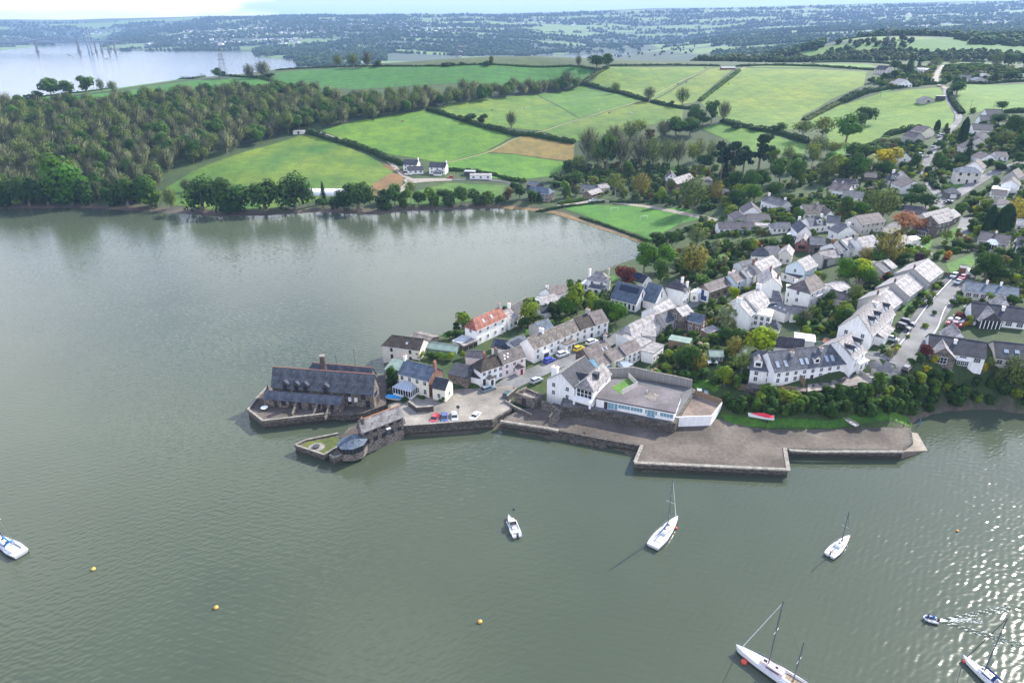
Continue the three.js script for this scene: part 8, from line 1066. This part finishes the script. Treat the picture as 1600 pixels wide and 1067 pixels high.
{ const [g, L] = boatAt('motor_boat', 'white open motor boat with small wheelhouse in the middle of the river', 'motor boat', [795, 808], [808, 837]), B = L * .40, F = .85; part('hull', hullGeo(L, B, F, .4, 1.1), gel, g); part('deck', deckGeo(L, B, F, 1.1, -.25), deckM, g); part('wheelhouse', cabinGeo(-L * .02, L * .26, F * .8, F + .95, B * .30, B * .22, .5), gel, g); part('windscreen', new MB().box(-L * .06, 0, F + .3, F + 1.0, -B * .27, B * .27, true).geo(), glassM, g); part('cockpit', new MB().box(-L * .38, -L * .06, F * .72, F * .8, -B * .28, B * .28).geo(), mat(rgb(.4, .42, .44)), g); part('seat', new MB().box(-L * .40, -L * .31, F * .8, F + .12, -B * .3, B * .3).box(-L * .2, -L * .12, F * .8, F + .2, -.4, .4).geo(), trimM, g); part('gunwale', new MB().bar([-L * .48, F + .02, B * .38], [L * .2, F + .12, B * .42], .07, .07, 5).bar([-L * .48, F + .02, -B * .38], [L * .2, F + .12, -B * .42], .07, .07, 5).geo(), trimM, g); part('outboard_motor', new MB().box(-L * .5 - .5, -L * .5, .1, 1.2, -.2, .2, true).geo(), darkTrim, g); }
{ const [g, L] = boatAt('dinghy', 'small grey dinghy under way with two people in blue', 'dinghy', [1443.5, 964], [1466, 969]); const b = new MB(); for (const s of [-1, 1]) b.bar([-L * .5, .35, s * .62], [L * .22, .38, s * .62], .22, .22, 8).bar([L * .22, .38, s * .62], [L * .5, .48, 0], .22, .16, 8); part('tube', b.geo(), mat(rgb(.5, .52, .55)), g); part('floor', new MB().box(-L * .48, L * .3, .12, .2, -.5, .5, true).geo(), mat(rgb(.2, .2, .22)), g); part('outboard_motor', new MB().box(-L * .5 - .3, -L * .5 + .05, .1, .95, -.16, .16, true).geo(), darkTrim, g);
const w = new THREE.Vector3(); const person = (x, z, jac, label) => { g.updateMatrixWorld(); w.set(x, .2, z).applyMatrix4(g.matrixWorld); const p = thing('person', label, 'person', [w.x, w.y, w.z], g.rotation.y); const body = new MB().bar([0, .55, 0], [.02, .98, 0], .17, .20, 9).bar([.02, .98, 0], [.02, 1.12, 0], .20, .06, 9).bar([.02, 1.08, 0], [.03, 1.2, 0], .055, .055, 7); for (const s of [-1, 1]) body.bar([.02, 1.0, s * .2], [.12, .74, s * .26], .065, .05, 6).bar([.12, .74, s * .26], [.34, .66, s * .2], .05, .04, 6); part('jacket', body.geo(), jac, p); const legs = new MB(); for (const s of [-1, 1]) legs.bar([0, .52, s * .1], [.42, .5, s * .13], .09, .075, 7).bar([.42, .5, s * .13], [.46, .1, s * .13], .07, .05, 7); part('trousers', legs.geo(), navyM, p); const hd = new THREE.SphereGeometry(.115, 10, 8); hd.scale(.95, 1.18, .88); hd.translate(.05, 1.3, 0); part('head', hd, mat(rgb(.45, .28, .2)), p); const ha = new THREE.SphereGeometry(.125, 10, 6, 0, 6.2832, 0, 1.5); ha.translate(.03, 1.32, 0); part('hair', ha, darkTrim, p); };
person(-.5, .1, tarpBlue, 'person in a blue jacket sitting at the stern of the dinghy'); person(.45, -.1, navyM, 'person in dark clothes sitting forward in the dinghy');
const wk = new THREE.IcosahedronGeometry(1, 0), NF = 620, im = new THREE.InstancedMesh(wk, mat(rgb(.55, .57, .57), { roughness: 0.9 }), NF), m = new THREE.Matrix4(), r = rng(9), q = new THREE.Quaternion(), st = onPlane(1466, 969, 0), e1 = onPlane(1590, 948, 0), e2 = onPlane(1600, 1008, 0), e3 = onPlane(1540, 970, 0); for (let i = 0; i < NF; i++) { const e = i % 5 < 2 ? e1 : i % 5 < 4 ? e2 : e3, t = Math.pow(r(), 1.5), s = .03 + .07 * r() * (1 - t * .7); q.setFromAxisAngle(new THREE.Vector3(0, 1, 0), Math.atan2(-(e[2] - st[2]), e[0] - st[0]) + (r() - .5) * .5); m.compose(new THREE.Vector3(lerp(st[0], e[0], t) + (r() - .5) * (.35 + 1.2 * t), .015, lerp(st[2], e[2], t) + (r() - .5) * (.35 + 1.2 * t)), q, new THREE.Vector3(s * 4, .02, s)); im.setMatrixAt(i, m); }
const wm = scene.getObjectByName('water').material, ridges = []; for (const [e, n] of [[e1, 9], [e2, 9]]) for (let k = 1; k <= n; k++) { const t = k / n, cx = lerp(st[0], e[0], t), cz = lerp(st[2], e[2], t), a = Math.atan2(e[2] - st[2], e[0] - st[0]) + (e === e1 ? .35 : -.35), L = 1.6 + 3 * t, hgt = .16 * (1 - t * .6); const b = new MB(), N = 8; for (let i = 0; i < N; i++) { const f = (u) => [cx + Math.cos(a) * (u - .5) * L, cz + Math.sin(a) * (u - .5) * L], A = f(i / N), B = f((i + 1) / N), ha = hgt * Math.sin(Math.PI * i / N), hb = hgt * Math.sin(Math.PI * (i + 1) / N), nx = -Math.sin(a) * .35, nz = Math.cos(a) * .35; b.quad([A[0] - nx, 0, A[1] - nz], [B[0] - nx, 0, B[1] - nz], [B[0], hb, B[1]], [A[0], ha, A[1]]).quad([A[0], ha, A[1]], [B[0], hb, B[1]], [B[0] + nx, 0, B[1] + nz], [A[0] + nx, 0, A[1] + nz]); } ridges.push(b.geo()); } const wr = new THREE.Mesh(mergeGeometries(ridges), wm); wr.name = 'wake_waves'; tag(wr, 'low waves of the wake fanning out behind the dinghy', null, null, 'stuff'); scene.add(wr); im.name = 'wake_foam'; tag(im, 'white broken foam of the wake spreading behind the dinghy', null, null, 'stuff'); scene.add(im); }
const buoyG = new THREE.SphereGeometry(.42, 14, 10), ringG = new THREE.TorusGeometry(.12, .03, 6, 12);
function buoy(px, py, m, label, s = 1) { const p = onPlane(px, py, .2), t = thing('mooring_buoy', label, 'buoy', [p[0], .16, p[2]], 0, undefined); t.scale.setScalar(s); part('float', buoyG, m, t); part('ring', ringG, darkTrim, t).position.y = .5; part('waterline_band', new THREE.CylinderGeometry(.425, .4, .14, 14), darkTrim, t).position.y = -.12; }
buoy(145, 889, orangeM, 'yellow orange buoy right of the yacht at the left edge'); buoy(337, 949, orangeM, 'yellow orange buoy alone in the lower left of the river'); buoy(750, 971, orangeM, 'yellow orange buoy near the middle of the bottom edge'); buoy(1497, 829, orangeM, 'small yellow buoy near the sun glitter', .7); buoy(1056.5, 825, redM, 'red buoy at the bow of the yacht with blue sail cover', .8); buoy(1327, 838, orangeM, 'pale orange buoy at the bow of the small bare masted yacht', .8); buoy(1163, 1034, redM, 'big red buoy under the bow of the ketch', 1.3); buoy(1508, 1033, redM, 'pink red buoy at the bow of the corner yacht', .9); buoy(803, 795, antifoul, 'small dark float just above the motor boat', .6);
{ const p = G(1189, 656), q = G(1176, 655), g = thing('covered_boat', 'speedboat under a bright red cover on a trailer on the grass', 'boat', [p[0], p[1] + .75, p[2]], Math.atan2(-(q[2] - p[2]), q[0] - p[0])); part('hull', hullGeo(6, 2.2, .8, .45, 1), gel, g); const b = new MB(), N = 8; for (let i = 0; i < N; i++) { const t = i / N, u = (i + 1) / N, X = (v) => (v - .5) * 6, w = (v) => 1.05 * hw(v, 1), y = (v) => .8 * (.9 + .25 * v * v) + .02, h = (v) => y(v) + .7 * Math.sin(Math.PI * clamp(v + .1, 0, 1)); for (const s of [1, -1]) b.quad([X(t), y(t), s * w(t)], [X(u), y(u), s * w(u)], [X(u), h(u), 0], [X(t), h(t), 0]); } part('cover', b.geo(), tarpRed, g); const tr = thing('boat_trailer', 'small galvanised trailer under the red covered speedboat', 'trailer', [p[0], p[1], p[2]], g.rotation.y); part('frame', new MB().box(-2.6, 3.4, .35, .45, -.06, .06, true).box(-1.8, -1.6, .35, .45, -.9, .9, true).geo(), alu, tr); for (const s of [-1, 1]) part('wheel', tyreG, tyreM, tr).position.set(-1.5, .32, s * 1); }
{ const p = G(1327, 661), q = G(1323, 655), g = thing('rowing_boat', 'grey rowing boat lying on the grass bank', 'rowing boat', [p[0], p[1] + .35, p[2]], Math.atan2(-(q[2] - p[2]), q[0] - p[0])); part('hull', hullGeo(4.6, 1.7, .6, .3, .9), mat(rgb(.28, .22, .22)), g); part('floor', deckGeo(4.6, 1.7, .6, .9, -.35, .85), mat(rgb(.45, .42, .44)), g); for (const x of [-1.2, 0, 1]) part('thwart', new MB().box(x - .15, x + .15, .42, .47, -.7, .7, true).geo(), teak, g); part('gunwale', hullGeo(4.68, 1.78, .62, -.45, .9), trimM, g); }
{ const p = G(617, 625), g = thing('covered_dinghy', 'small boat under a bright blue cover by the conservatory', 'boat', [p[0], p[1] + .3, p[2]], -.35); part('hull', hullGeo(5, 1.9, .6, .3, .9), gel, g); const d = deckGeo(5, 2.0, .75, .9, .05, 1.02); part('cover', d, mat(rgb(.02, .30, .62)), g); }
[[48,83],[105,85],[108,87],[113,88],[126,84],[145,84],[164,88],[166,92],[187,84],[230,83]].forEach(([x, y], i) => { const p = onPlane(x, y, 0), g = thing('far_boat', 'tiny moored boat on the far estuary near the bridge piers', 'boat', p, i * 1.3, 'tiny boats on the far estuary'); part('hull', shared('fb', () => hullGeo(11, 3.4, 1.3, .4, .85)), i % 3 ? antifoul : gel, g); part('mast', shared('fm', () => new MB().bar([0, 1, 0], [0, 13, 0], .22, .15, 4).geo()), alu, g); });
// ---------- boulders, posts, goals, signs ----------
{ const rock = many(3, (k) => { const g = new THREE.IcosahedronGeometry(1, 1), p = g.attributes.position; for (let i = 0; i < p.count; i++) { const x = p.getX(i), y = p.getY(i), z = p.getZ(i), s = .72 + .55 * vn(x * 1.6 + k * 9, y * 1.6 + z * 2.1, 77 + k); p.setXYZ(i, x * s, y * s * .8, z * s); } g.computeVertexNormals(); return g; }), rm = mat(rgb(.075, .066, .05)), r = rng(88), L = [[864,675],[880,679],[900,684],[922,688],[946,692]].map(([x, y]) => onPlane(x, y, .7));
for (let i = 0; i < 64; i++) { const t = (i + .5) / 64 * 4, k = Math.min(3, Math.floor(t)), f = t - k, a = L[k], b = L[k + 1], low = i % 2, p = [lerp(a[0], b[0], f) + (r() - .5) * .8, low ? .25 : 1.35, lerp(a[2], b[2], f) + (low ? 1.1 : -.4) + (r() - .5) * .7], s = .55 + .5 * r(), m = new THREE.Mesh(rock[i % 3], rm); m.name = numbered('boulder'); m.castShadow = m.receiveShadow = true; m.position.set(...p); m.rotation.set(r() * 3, r() * 6, r() * 3); m.scale.set(s * 1.2, s * .85, s); tag(m, 'dark boulder in the rough rock bank along the boat hard edge', 'boulder', 'boulders along the boat hard edge'); scene.add(m); } }
{ const goal = (px, py, tx, ty, label) => { const p = G(px, py), q = G(tx, ty), g = thing('goalpost', label, 'goal', p, Math.atan2(-(q[2] - p[2]), q[0] - p[0])); for (const x of [-2.5, 2.5]) part('post', new MB().bar([x, 0, 0], [x, 2.4, 0], .09, .09, 5).geo(), trimM, g); part('crossbar', new MB().bar([-2.5, 2.4, 0], [2.5, 2.4, 0], .09, .09, 5).geo(), trimM, g); };
goal(960, 331, 968, 330, 'white goal frame at the far side of the recreation ground'); goal(1006, 344, 1014, 342, 'white goal frame at the near side of the recreation ground'); }
{ const s = thing('street_sign', 'black round sign on a pole beside the waterside car park', 'sign', G(716, 650)); part('pole', new MB().bar([0, 0, 0], [0, 2.7, 0], .05, .05, 6).geo(), darkTrim, s); const d = new THREE.CylinderGeometry(.5, .5, .08, 16); d.rotateX(Math.PI / 2); d.translate(0, 2.9, 0); part('panel', d, darkTrim, s);
for (const [x, y, h, l] of [[527, 582, 4.5, 'thin aerial pole behind the warehouse roof, left one'], [556, 583, 7, 'tall dark mast behind the rear warehouse range'], [583, 590, 4, 'short thin pole at the right of the rear warehouse']]) { const t = thing('flag_pole', l, 'pole', onPlane(x, y, 2.2)); part('pole', new MB().bar([0, 0, 0], [0, h + 1.5, 0], .08, .05, 6).geo(), darkTrim, t); part('foot', new MB().cyl(0, 0, 0, .3, .2).geo(), darkTrim, t); }
for (const [x, y, l, m] of [[1412, 668, 'wooden post at the left of the slipway top', teak], [1422, 669, 'middle wooden post at the slipway top', teak], [1437, 664, 'blue post at the right corner of the slipway', tarpBlue]]) { const t = thing('mooring_post', l, 'post', G(x, y)); part('post', new MB().bar([0, -.3, 0], [0, 1.9, 0], .16, .14, 8).geo(), m, t); part('cap', new MB().cyl(0, 0, 1.9, 2.0, .19).geo(), darkTrim, t); }
for (const [x, y, l] of [[1552, 174, 'utility pole at the edge of the right hilltop field'], [1516, 173, 'short utility pole by the upper dark roofed houses'], [1485, 262, 'utility pole behind the slate villa garden'], [1376, 152, 'lone post on the curving field hedge'], [1100, 512, 'utility pole among the shrubs by the brown brick house'], [1395, 560, 'lamp post at the corner of the turning area']]) { const t = thing('utility_pole', l, 'pole', G(x, y)); part('pole', new MB().bar([0, 0, 0], [0, 7.5, 0], .14, .1, 6).geo(), barkM, t); part('cross_arm', new MB().box(-.7, .7, 6.9, 7.05, -.06, .06, true).geo(), barkM, t); } }
{ const p = G(1437.5, 345), t = thing('person', 'person in dark clothes walking on the upper road', 'person', p); part('body', new MB().bar([0, .82, 0], [0, 1.4, 0], .17, .22, 9).bar([0, 1.4, 0], [0, 1.52, 0], .2, .07, 9).bar([-.24, 1.36, 0], [-.28, .8, .05], .06, .045, 6).bar([.24, 1.36, 0], [.28, .8, .08], .06, .045, 6).geo(), darkTrim, t); part('trousers', new MB().bar([-.1, .84, 0], [-.12, 0, .12], .1, .06, 7).bar([.1, .84, 0], [.12, 0, -.12], .1, .06, 7).geo(), navyM, t); const h = new THREE.SphereGeometry(.12, 10, 8); h.translate(0, 1.68, .02); part('head', h, mat(rgb(.4, .26, .2)), t); }
// ---------- grazing animals ----------
{ const coats = { white: mat(rgb(.62, .6, .56)), brown: mat(rgb(.10, .055, .035)), dark: mat(rgb(.03, .028, .026)), red: mat(rgb(.22, .09, .05)) };
const geo = (() => { const b = new MB(); b.bar([-.75, 1.22, 0], [-.35, 1.16, 0], .27, .34, 10).bar([-.35, 1.16, 0], [.3, 1.14, 0], .34, .32, 10).bar([.3, 1.14, 0], [.68, 1.24, 0], .32, .26, 10).bar([.62, 1.28, 0], [1.16, .72, 0], .19, .12, 8).bar([1.14, .76, 0], [1.38, .28, 0], .13, .075, 8).bar([-.78, 1.3, 0], [-.98, .7, 0], .06, .04, 5).bar([1.12, .86, .07], [1.1, .98, .1], .035, .01, 4).bar([1.12, .86, -.07], [1.1, .98, -.1], .035, .01, 4); for (const s of [-1, 1]) { b.bar([.55, 1.1, s * .17], [.53, .55, s * .17], .12, .065, 7).bar([.53, .55, s * .17], [.56, 0, s * .17], .06, .05, 6); b.bar([-.62, 1.12, s * .18], [-.52, .72, s * .18], .17, .09, 7).bar([-.52, .72, s * .18], [-.68, .46, s * .18], .085, .06, 6).bar([-.68, .46, s * .18], [-.62, 0, s * .18], .055, .05, 6); } return b.geo(); })();
for (const [x, y, c, tn, l] of [[821, 170, 'white', .3, 'white horse grazing in the yellow green field'], [813, 174, 'white', 2, 'pale horse grazing just left of the white one'], [769, 173, 'brown', 1, 'brown horse near the bushes in the yellow green field'], [986, 178, 'white', 0, 'white horse grazing above the valley wood'], [936, 173, 'white', 2.6, 'pale horse near the middle of the smooth green field'], [952, 178, 'brown', .5, 'brown horse beside the crossing path'], [1059, 132, 'brown', .2, 'brown horse on the worn path near the crest'], [1073, 130, 'brown', 2.9, 'second brown horse right of the one on the path'], [1139, 132, 'dark', 1.5, 'dark horse standing in the broad hayfield'], [628, 191, 'red', .4, 'reddish horse in the bright green field'], [583, 189, 'dark', 3, 'dark horse at the upper edge of the bright green field'], [1102, 107, 'dark', 0, 'dark horse near the reddish stable']]) { const t = thing('horse', l, 'horse', G(x, y), tn); part('body', geo, coats[c], t); part('mane', new MB().bar([.6, 1.5, 0], [1.1, .95, 0], .07, .04, 4).geo(), coats[c === 'white' ? 'white' : 'dark'], t); } }
// ---------- pylons ----------
function pylon(px, py, hp, label, D) { const p = D ? atDepth(px, py, D) : G(px, py), d = rayDir(px, py), m = mPerPx(p), h = hp * m, w = h * .13; if (D) p[1] = ground(p[0], p[2]); const t = thing('pylon', label, 'pylon', p, .7), at = (y) => lerp(w, w * .14, Math.min(1, y / h)); const r = Math.max(.12, h * .005);
for (const [a, b] of [[1, 1], [1, -1], [-1, 1], [-1, -1]]) part('leg', new MB().bar([a * w, -.5, b * w], [a * w * .14, h, b * w * .14], r, r * .8, 4).geo(), alu, t);
const b = new MB(); for (let i = 0; i < 9; i++) { const y0 = h * i / 9, y1 = h * (i + 1) / 9, s = at(y0), u = at(y1); for (const [ax, az, bx, bz] of [[1, 1, -1, 1], [-1, 1, -1, -1], [-1, -1, 1, -1], [1, -1, 1, 1]]) { b.bar([ax * s, y0, az * s], [bx * u, y1, bz * u], r * .6, r * .6, 3).bar([bx * s, y0, bz * s], [ax * u, y1, az * u], r * .6, r * .6, 3); } } part('bracing', b.geo(), alu, t).userData.kind = 'stuff';
for (const y of [.62, .76, .9]) part('cross_arm', new MB().bar([-h * .16, h * y, 0], [0, h * (y + .03), 0], r * .8, r, 4).bar([0, h * (y + .03), 0], [h * .16, h * y, 0], r, r * .8, 4).bar([-h * .16, h * y, 0], [h * .16, h * y, 0], r * .7, r * .7, 4).geo(), alu, t); }
pylon(350, 124, 46, 'steel lattice pylon on the left hill crest'); pylon(717, 99, 52, 'hazy steel pylon beyond the dark crop field', 1500); pylon(1381, 95, 34, 'faint pylon on the distant rounded hill', 1150); pylon(1157, 74, 18, 'small far pylon in the wooded valley', 2300);
// ---------- beyond the estuary ----------
{
const cg = roundCrown(900, 5, 34, 0.36, -0.1, 1), M = leafMat(.05, .085, .045, .2), r = rng(901), mats = [], cols = [], c = new THREE.Color(), q = new THREE.Quaternion(), add = (x, z, s, dark) => { const h = ground(x, z), u = x / -z; if (h < 0.8 || (z > -2750 && u > -.17 && u < .27 && z < -1150)) return; const m = new THREE.Matrix4(); q.setFromAxisAngle(new THREE.Vector3(0, 1, 0), r() * 6.28); m.compose(new THREE.Vector3(x, h - .5, z), q, new THREE.Vector3(s * (1 + .5 * r()), s * (.8 + .4 * r()), s * (1 + .5 * r()))); mats.push(m); const t = (dark ? .8 : 1) * (.82 + .36 * r()), y = r(); cols.push([t * (.9 + .5 * y), t, t * (1.1 - .3 * y)]); };
for (let i = 0; i < 110000; i++) { const D = 1180 * Math.pow(5.2, r()), u = (r() * 2 - 1) * .95, x = u * D, z = -D, n = fbm(x / 330 + 9, z / 150, 113, 3), w = fbm(x / 140, z / 70, 121, 3); if (n > .60 || w < .38) continue; add(x, z, 6 + 5 * r() + D * .0009); }
for (let i = 0; i < 260; i++) { const D = 1250 * Math.pow(4.2, r()), u = (r() * 2 - 1) * .85, a = (r() - .5) * 1.2, len = 60 + 220 * r(); for (let k = 0; k < len / 9; k++) add(u * D + Math.cos(a) * k * 9, -D + Math.sin(a) * k * 9, 5 + 4 * r(), 1); }
const im = new THREE.InstancedMesh(cg, M, mats.length); mats.forEach((m, i) => { im.setMatrixAt(i, m); im.setColorAt(i, c.setRGB(...cols[i])); }); im.name = 'distant_woods'; tag(im, 'hazy mass of far woods and hedgerows across the estuary', null, null, 'stuff'); scene.add(im);
const W2 = roundCrown(905, 7, 120, 0.2, -0.05, 1), m2 = [], c2 = [], sc = (px0, px1, D0, D1, n, s0, s1) => { for (let i = 0; i < n; i++) { const D = lerp(D0, D1, r()), p = atDepth(lerp(px0, px1, r()), 90, D), h = ground(p[0], p[2]); if (h < .8) continue; const s = lerp(s0, s1, r()), m = new THREE.Matrix4(); q.setFromAxisAngle(new THREE.Vector3(0, 1, 0), r() * 6.28); m.compose(new THREE.Vector3(p[0], h - .4, p[2]), q, new THREE.Vector3(s * 1.1, s, s * 1.1)); m2.push(m); const t = .6 + .7 * r(), y = r(); c2.push([t * (.9 + .6 * y), t, t * (1.1 - .4 * y)]); } };
sc(1090, 1620, 1010, 1110, 420, 7, 11); sc(1080, 1260, 1120, 1500, 380, 8, 14); sc(1240, 1620, 1440, 1800, 420, 8, 14); sc(870, 1090, 2350, 2750, 60, 7, 10); sc(1000, 1100, 1150, 1500, 60, 7, 10); sc(1290, 1420, 1060, 1200, 90, 7, 11);
const i2 = new THREE.InstancedMesh(W2, leafMat(.05, .082, .04, .3), m2.length); m2.forEach((m, i) => { i2.setMatrixAt(i, m); i2.setColorAt(i, c.setRGB(...c2[i])); }); i2.name = 'valley_woods'; tag(i2, 'belt of woods in the valley behind the near hill', null, null, 'stuff'); scene.add(i2);
}
{
const hg = new MB().box(-5, 5, -2, 5.5, -4, 4).geo(), rg = new MB().quad([-5.4, 5.3, 4.5], [5.4, 5.3, 4.5], [5.4, 8.4, 0], [-5.4, 8.4, 0]).quad([5.4, 5.3, -4.5], [-5.4, 5.3, -4.5], [-5.4, 8.4, 0], [5.4, 8.4, 0]).geo(), r = rng(77), spots = [];
const street = (x0, y0, x1, y1, n, sp) => { for (let i = 0; i < n; i++) { const t = r(), px = lerp(x0, x1, t), py = lerp(y0, y1, t) + (r() - .5) * sp; spots.push([px, py]); } };
street(225, 70, 400, 66, 80, 7); street(250, 60, 420, 50, 90, 8); street(280, 52, 420, 42, 60, 6); street(400, 66, 470, 64, 50, 8); street(400, 48, 640, 40, 170, 10); street(430, 56, 520, 50, 50, 6); street(560, 46, 700, 40, 70, 8); street(640, 54, 720, 44, 40, 8); street(800, 34, 900, 36, 40, 8); street(1280, 22, 1480, 14, 40, 8); street(1380, 42, 1500, 34, 30, 8); street(1540, 34, 1600, 30, 24, 6); street(60, 55, 200, 52, 20, 6);
const wm = [WALL.white, WALL.cream, WALL.pale], rm = [ROOF.slate, ROOF.brown, ROOF.pale, ROOF.slate], big = [[541, 62, 'white'], [1293, 18, 0], [1308, 17, 0], [1350, 42, 0], [1440, 27, 0], [1412, 36, 0], [1224, 67, 0], [1596, 6, 0], [1420, 24, 0], [452, 47, 0], [290, 57, 0], [345, 71, 0], [330, 63, 0], [1045, 24, 0], [1385, 17, 0], [1555, 31, 0]];
const P3 = (px, py) => { const p = G(px, py); return p[1] > 1 ? p : null; };
big.forEach(([px, py], i) => { const p = P3(px, py); if (!p) return; const t = thing('far_house', 'larger pale building standing out among the far hazy hills', 'house', p, r() * .8 - .4, 'larger pale buildings on the far hills'), s = 1.5 + r(); t.scale.set(s, s * .8, s); part('wall', hg, WALL.white, t); part('roof', rg, i % 3 ? ROOF.paler : ROOF.slate, t); });
const rest = []; spots.forEach((s, i) => { const p = P3(...s); if (!p || p[2] > -1500) return; if (i % 4 === 0 && i < 560) { const t = thing('far_house', 'distant small house in the hazy town across the estuary', 'house', p, r() * 1.2 - .6, 'distant houses of the town across the estuary'); part('wall', hg, wm[i % 3], t); part('roof', rg, rm[(i >> 2) % 4], t); } else rest.push(p); });
for (const [g, m, n, l] of [[hg, WALL.white, 'town_walls', 'pale walls of the mass of far town houses'], [rg, ROOF.slate, 'town_roofs', 'grey roofs of the mass of far town houses']]) { const im = new THREE.InstancedMesh(g, m, rest.length), M = new THREE.Matrix4(), q = new THREE.Quaternion(), rr = rng(78); rest.forEach((p, i) => { q.setFromAxisAngle(new THREE.Vector3(0, 1, 0), rr() * 1.2 - .6); const s = .8 + .5 * rr(); M.compose(new THREE.Vector3(...p), q, new THREE.Vector3(s * 1.2, s, s)); im.setMatrixAt(i, M); }); im.name = n; tag(im, l, null, null, 'stuff'); scene.add(im); }
}
{
const steel = mat(rgb(.20, .23, .26), { roughness: .7 }), D = 3250, A = (px, py) => atDepth(px, py, D), g = thing('railway_bridge', 'old railway bridge with two bowed tube spans on tall piers', 'bridge', [0, 0, 0]);
const tube = (pts, m, n) => part(n, new THREE.TubeGeometry(new THREE.CatmullRomCurve3(pts.map(([x, y]) => new THREE.Vector3(...A(x, y)))), 24, 2.6, 6), m, g);
tube([[-14, 63], [10, 58.5], [30, 59.5], [52, 62.5]], steel, 'arch_tube'); tube([[54, 62.5], [72, 58], [88, 57], [104, 58.5], [119, 61]], steel, 'arch_tube'); tube([[54, 62.5], [72, 65], [88, 65.5], [104, 65], [119, 62]], steel, 'chain'); tube([[-14, 63], [10, 65.5], [30, 65.5], [52, 63]], steel, 'chain');
tube([[-20, 66.3], [60, 66], [120, 65.2], [180, 64]], steel, 'deck'); const hb = new MB(); for (let i = 0; i <= 12; i++) { const x = lerp(58, 116, i / 12), y = 62.3 - 5 * Math.sin(Math.PI * i / 12); hb.bar(A(x, y), A(x, 66), .8, .8, 4); } part('hanger', hb.geo(), steel, g).userData.kind = 'stuff';
const pier = (x, y0, r) => { const t = A(x, y0), b = [t[0], -1, t[2]]; part('pier', new MB().bar(b, t, r * 1.3, r, 10).bar(b, [b[0], 9, b[2]], r * 2.2, r * 1.9, 10).geo(), WALL.stone, g); }; pier(53, 62.5, 4); pier(118.5, 61, 4); for (const x of [146, 155, 166, 176]) pier(x, 64.5, 3);
const h = thing('suspension_bridge', 'tall tower and deck of the suspension bridge behind the railway bridge', 'bridge', [0, 0, 0]), D2 = 3380, B = (px, py) => atDepth(px, py, D2), tw = B(131, 45), dk = new MB(); for (const dx of [-4, 9]) part('tower_leg', new MB().bar([tw[0] + dx, -1, tw[2]], [tw[0] + dx, tw[1], tw[2]], 3.6, 2.8, 6).geo(), steel, h); part('tower_brace', new MB().bar([tw[0] - 4, tw[1] - 3, tw[2]], [tw[0] + 9, tw[1] - 3, tw[2]], 2.2, 2.2, 5).bar([tw[0] - 4, tw[1] * .6, tw[2]], [tw[0] + 9, tw[1] * .6, tw[2]], 2.2, 2.2, 5).geo(), steel, h); dk.bar(B(-20, 66.6), B(131, 65.2), 2.6, 2.6, 5).bar(B(131, 65.2), B(185, 64), 2.6, 2.6, 5); part('deck', dk.geo(), steel, h);
const cab = new THREE.TubeGeometry(new THREE.CatmullRomCurve3([[-30, 62], [40, 63], [100, 56], [131, 45], [160, 55], [185, 63]].map(([x, y]) => new THREE.Vector3(...B(x, y)))), 30, .8, 4); part('cable', cab, steel, h);
}
renderer.render(scene, camera);
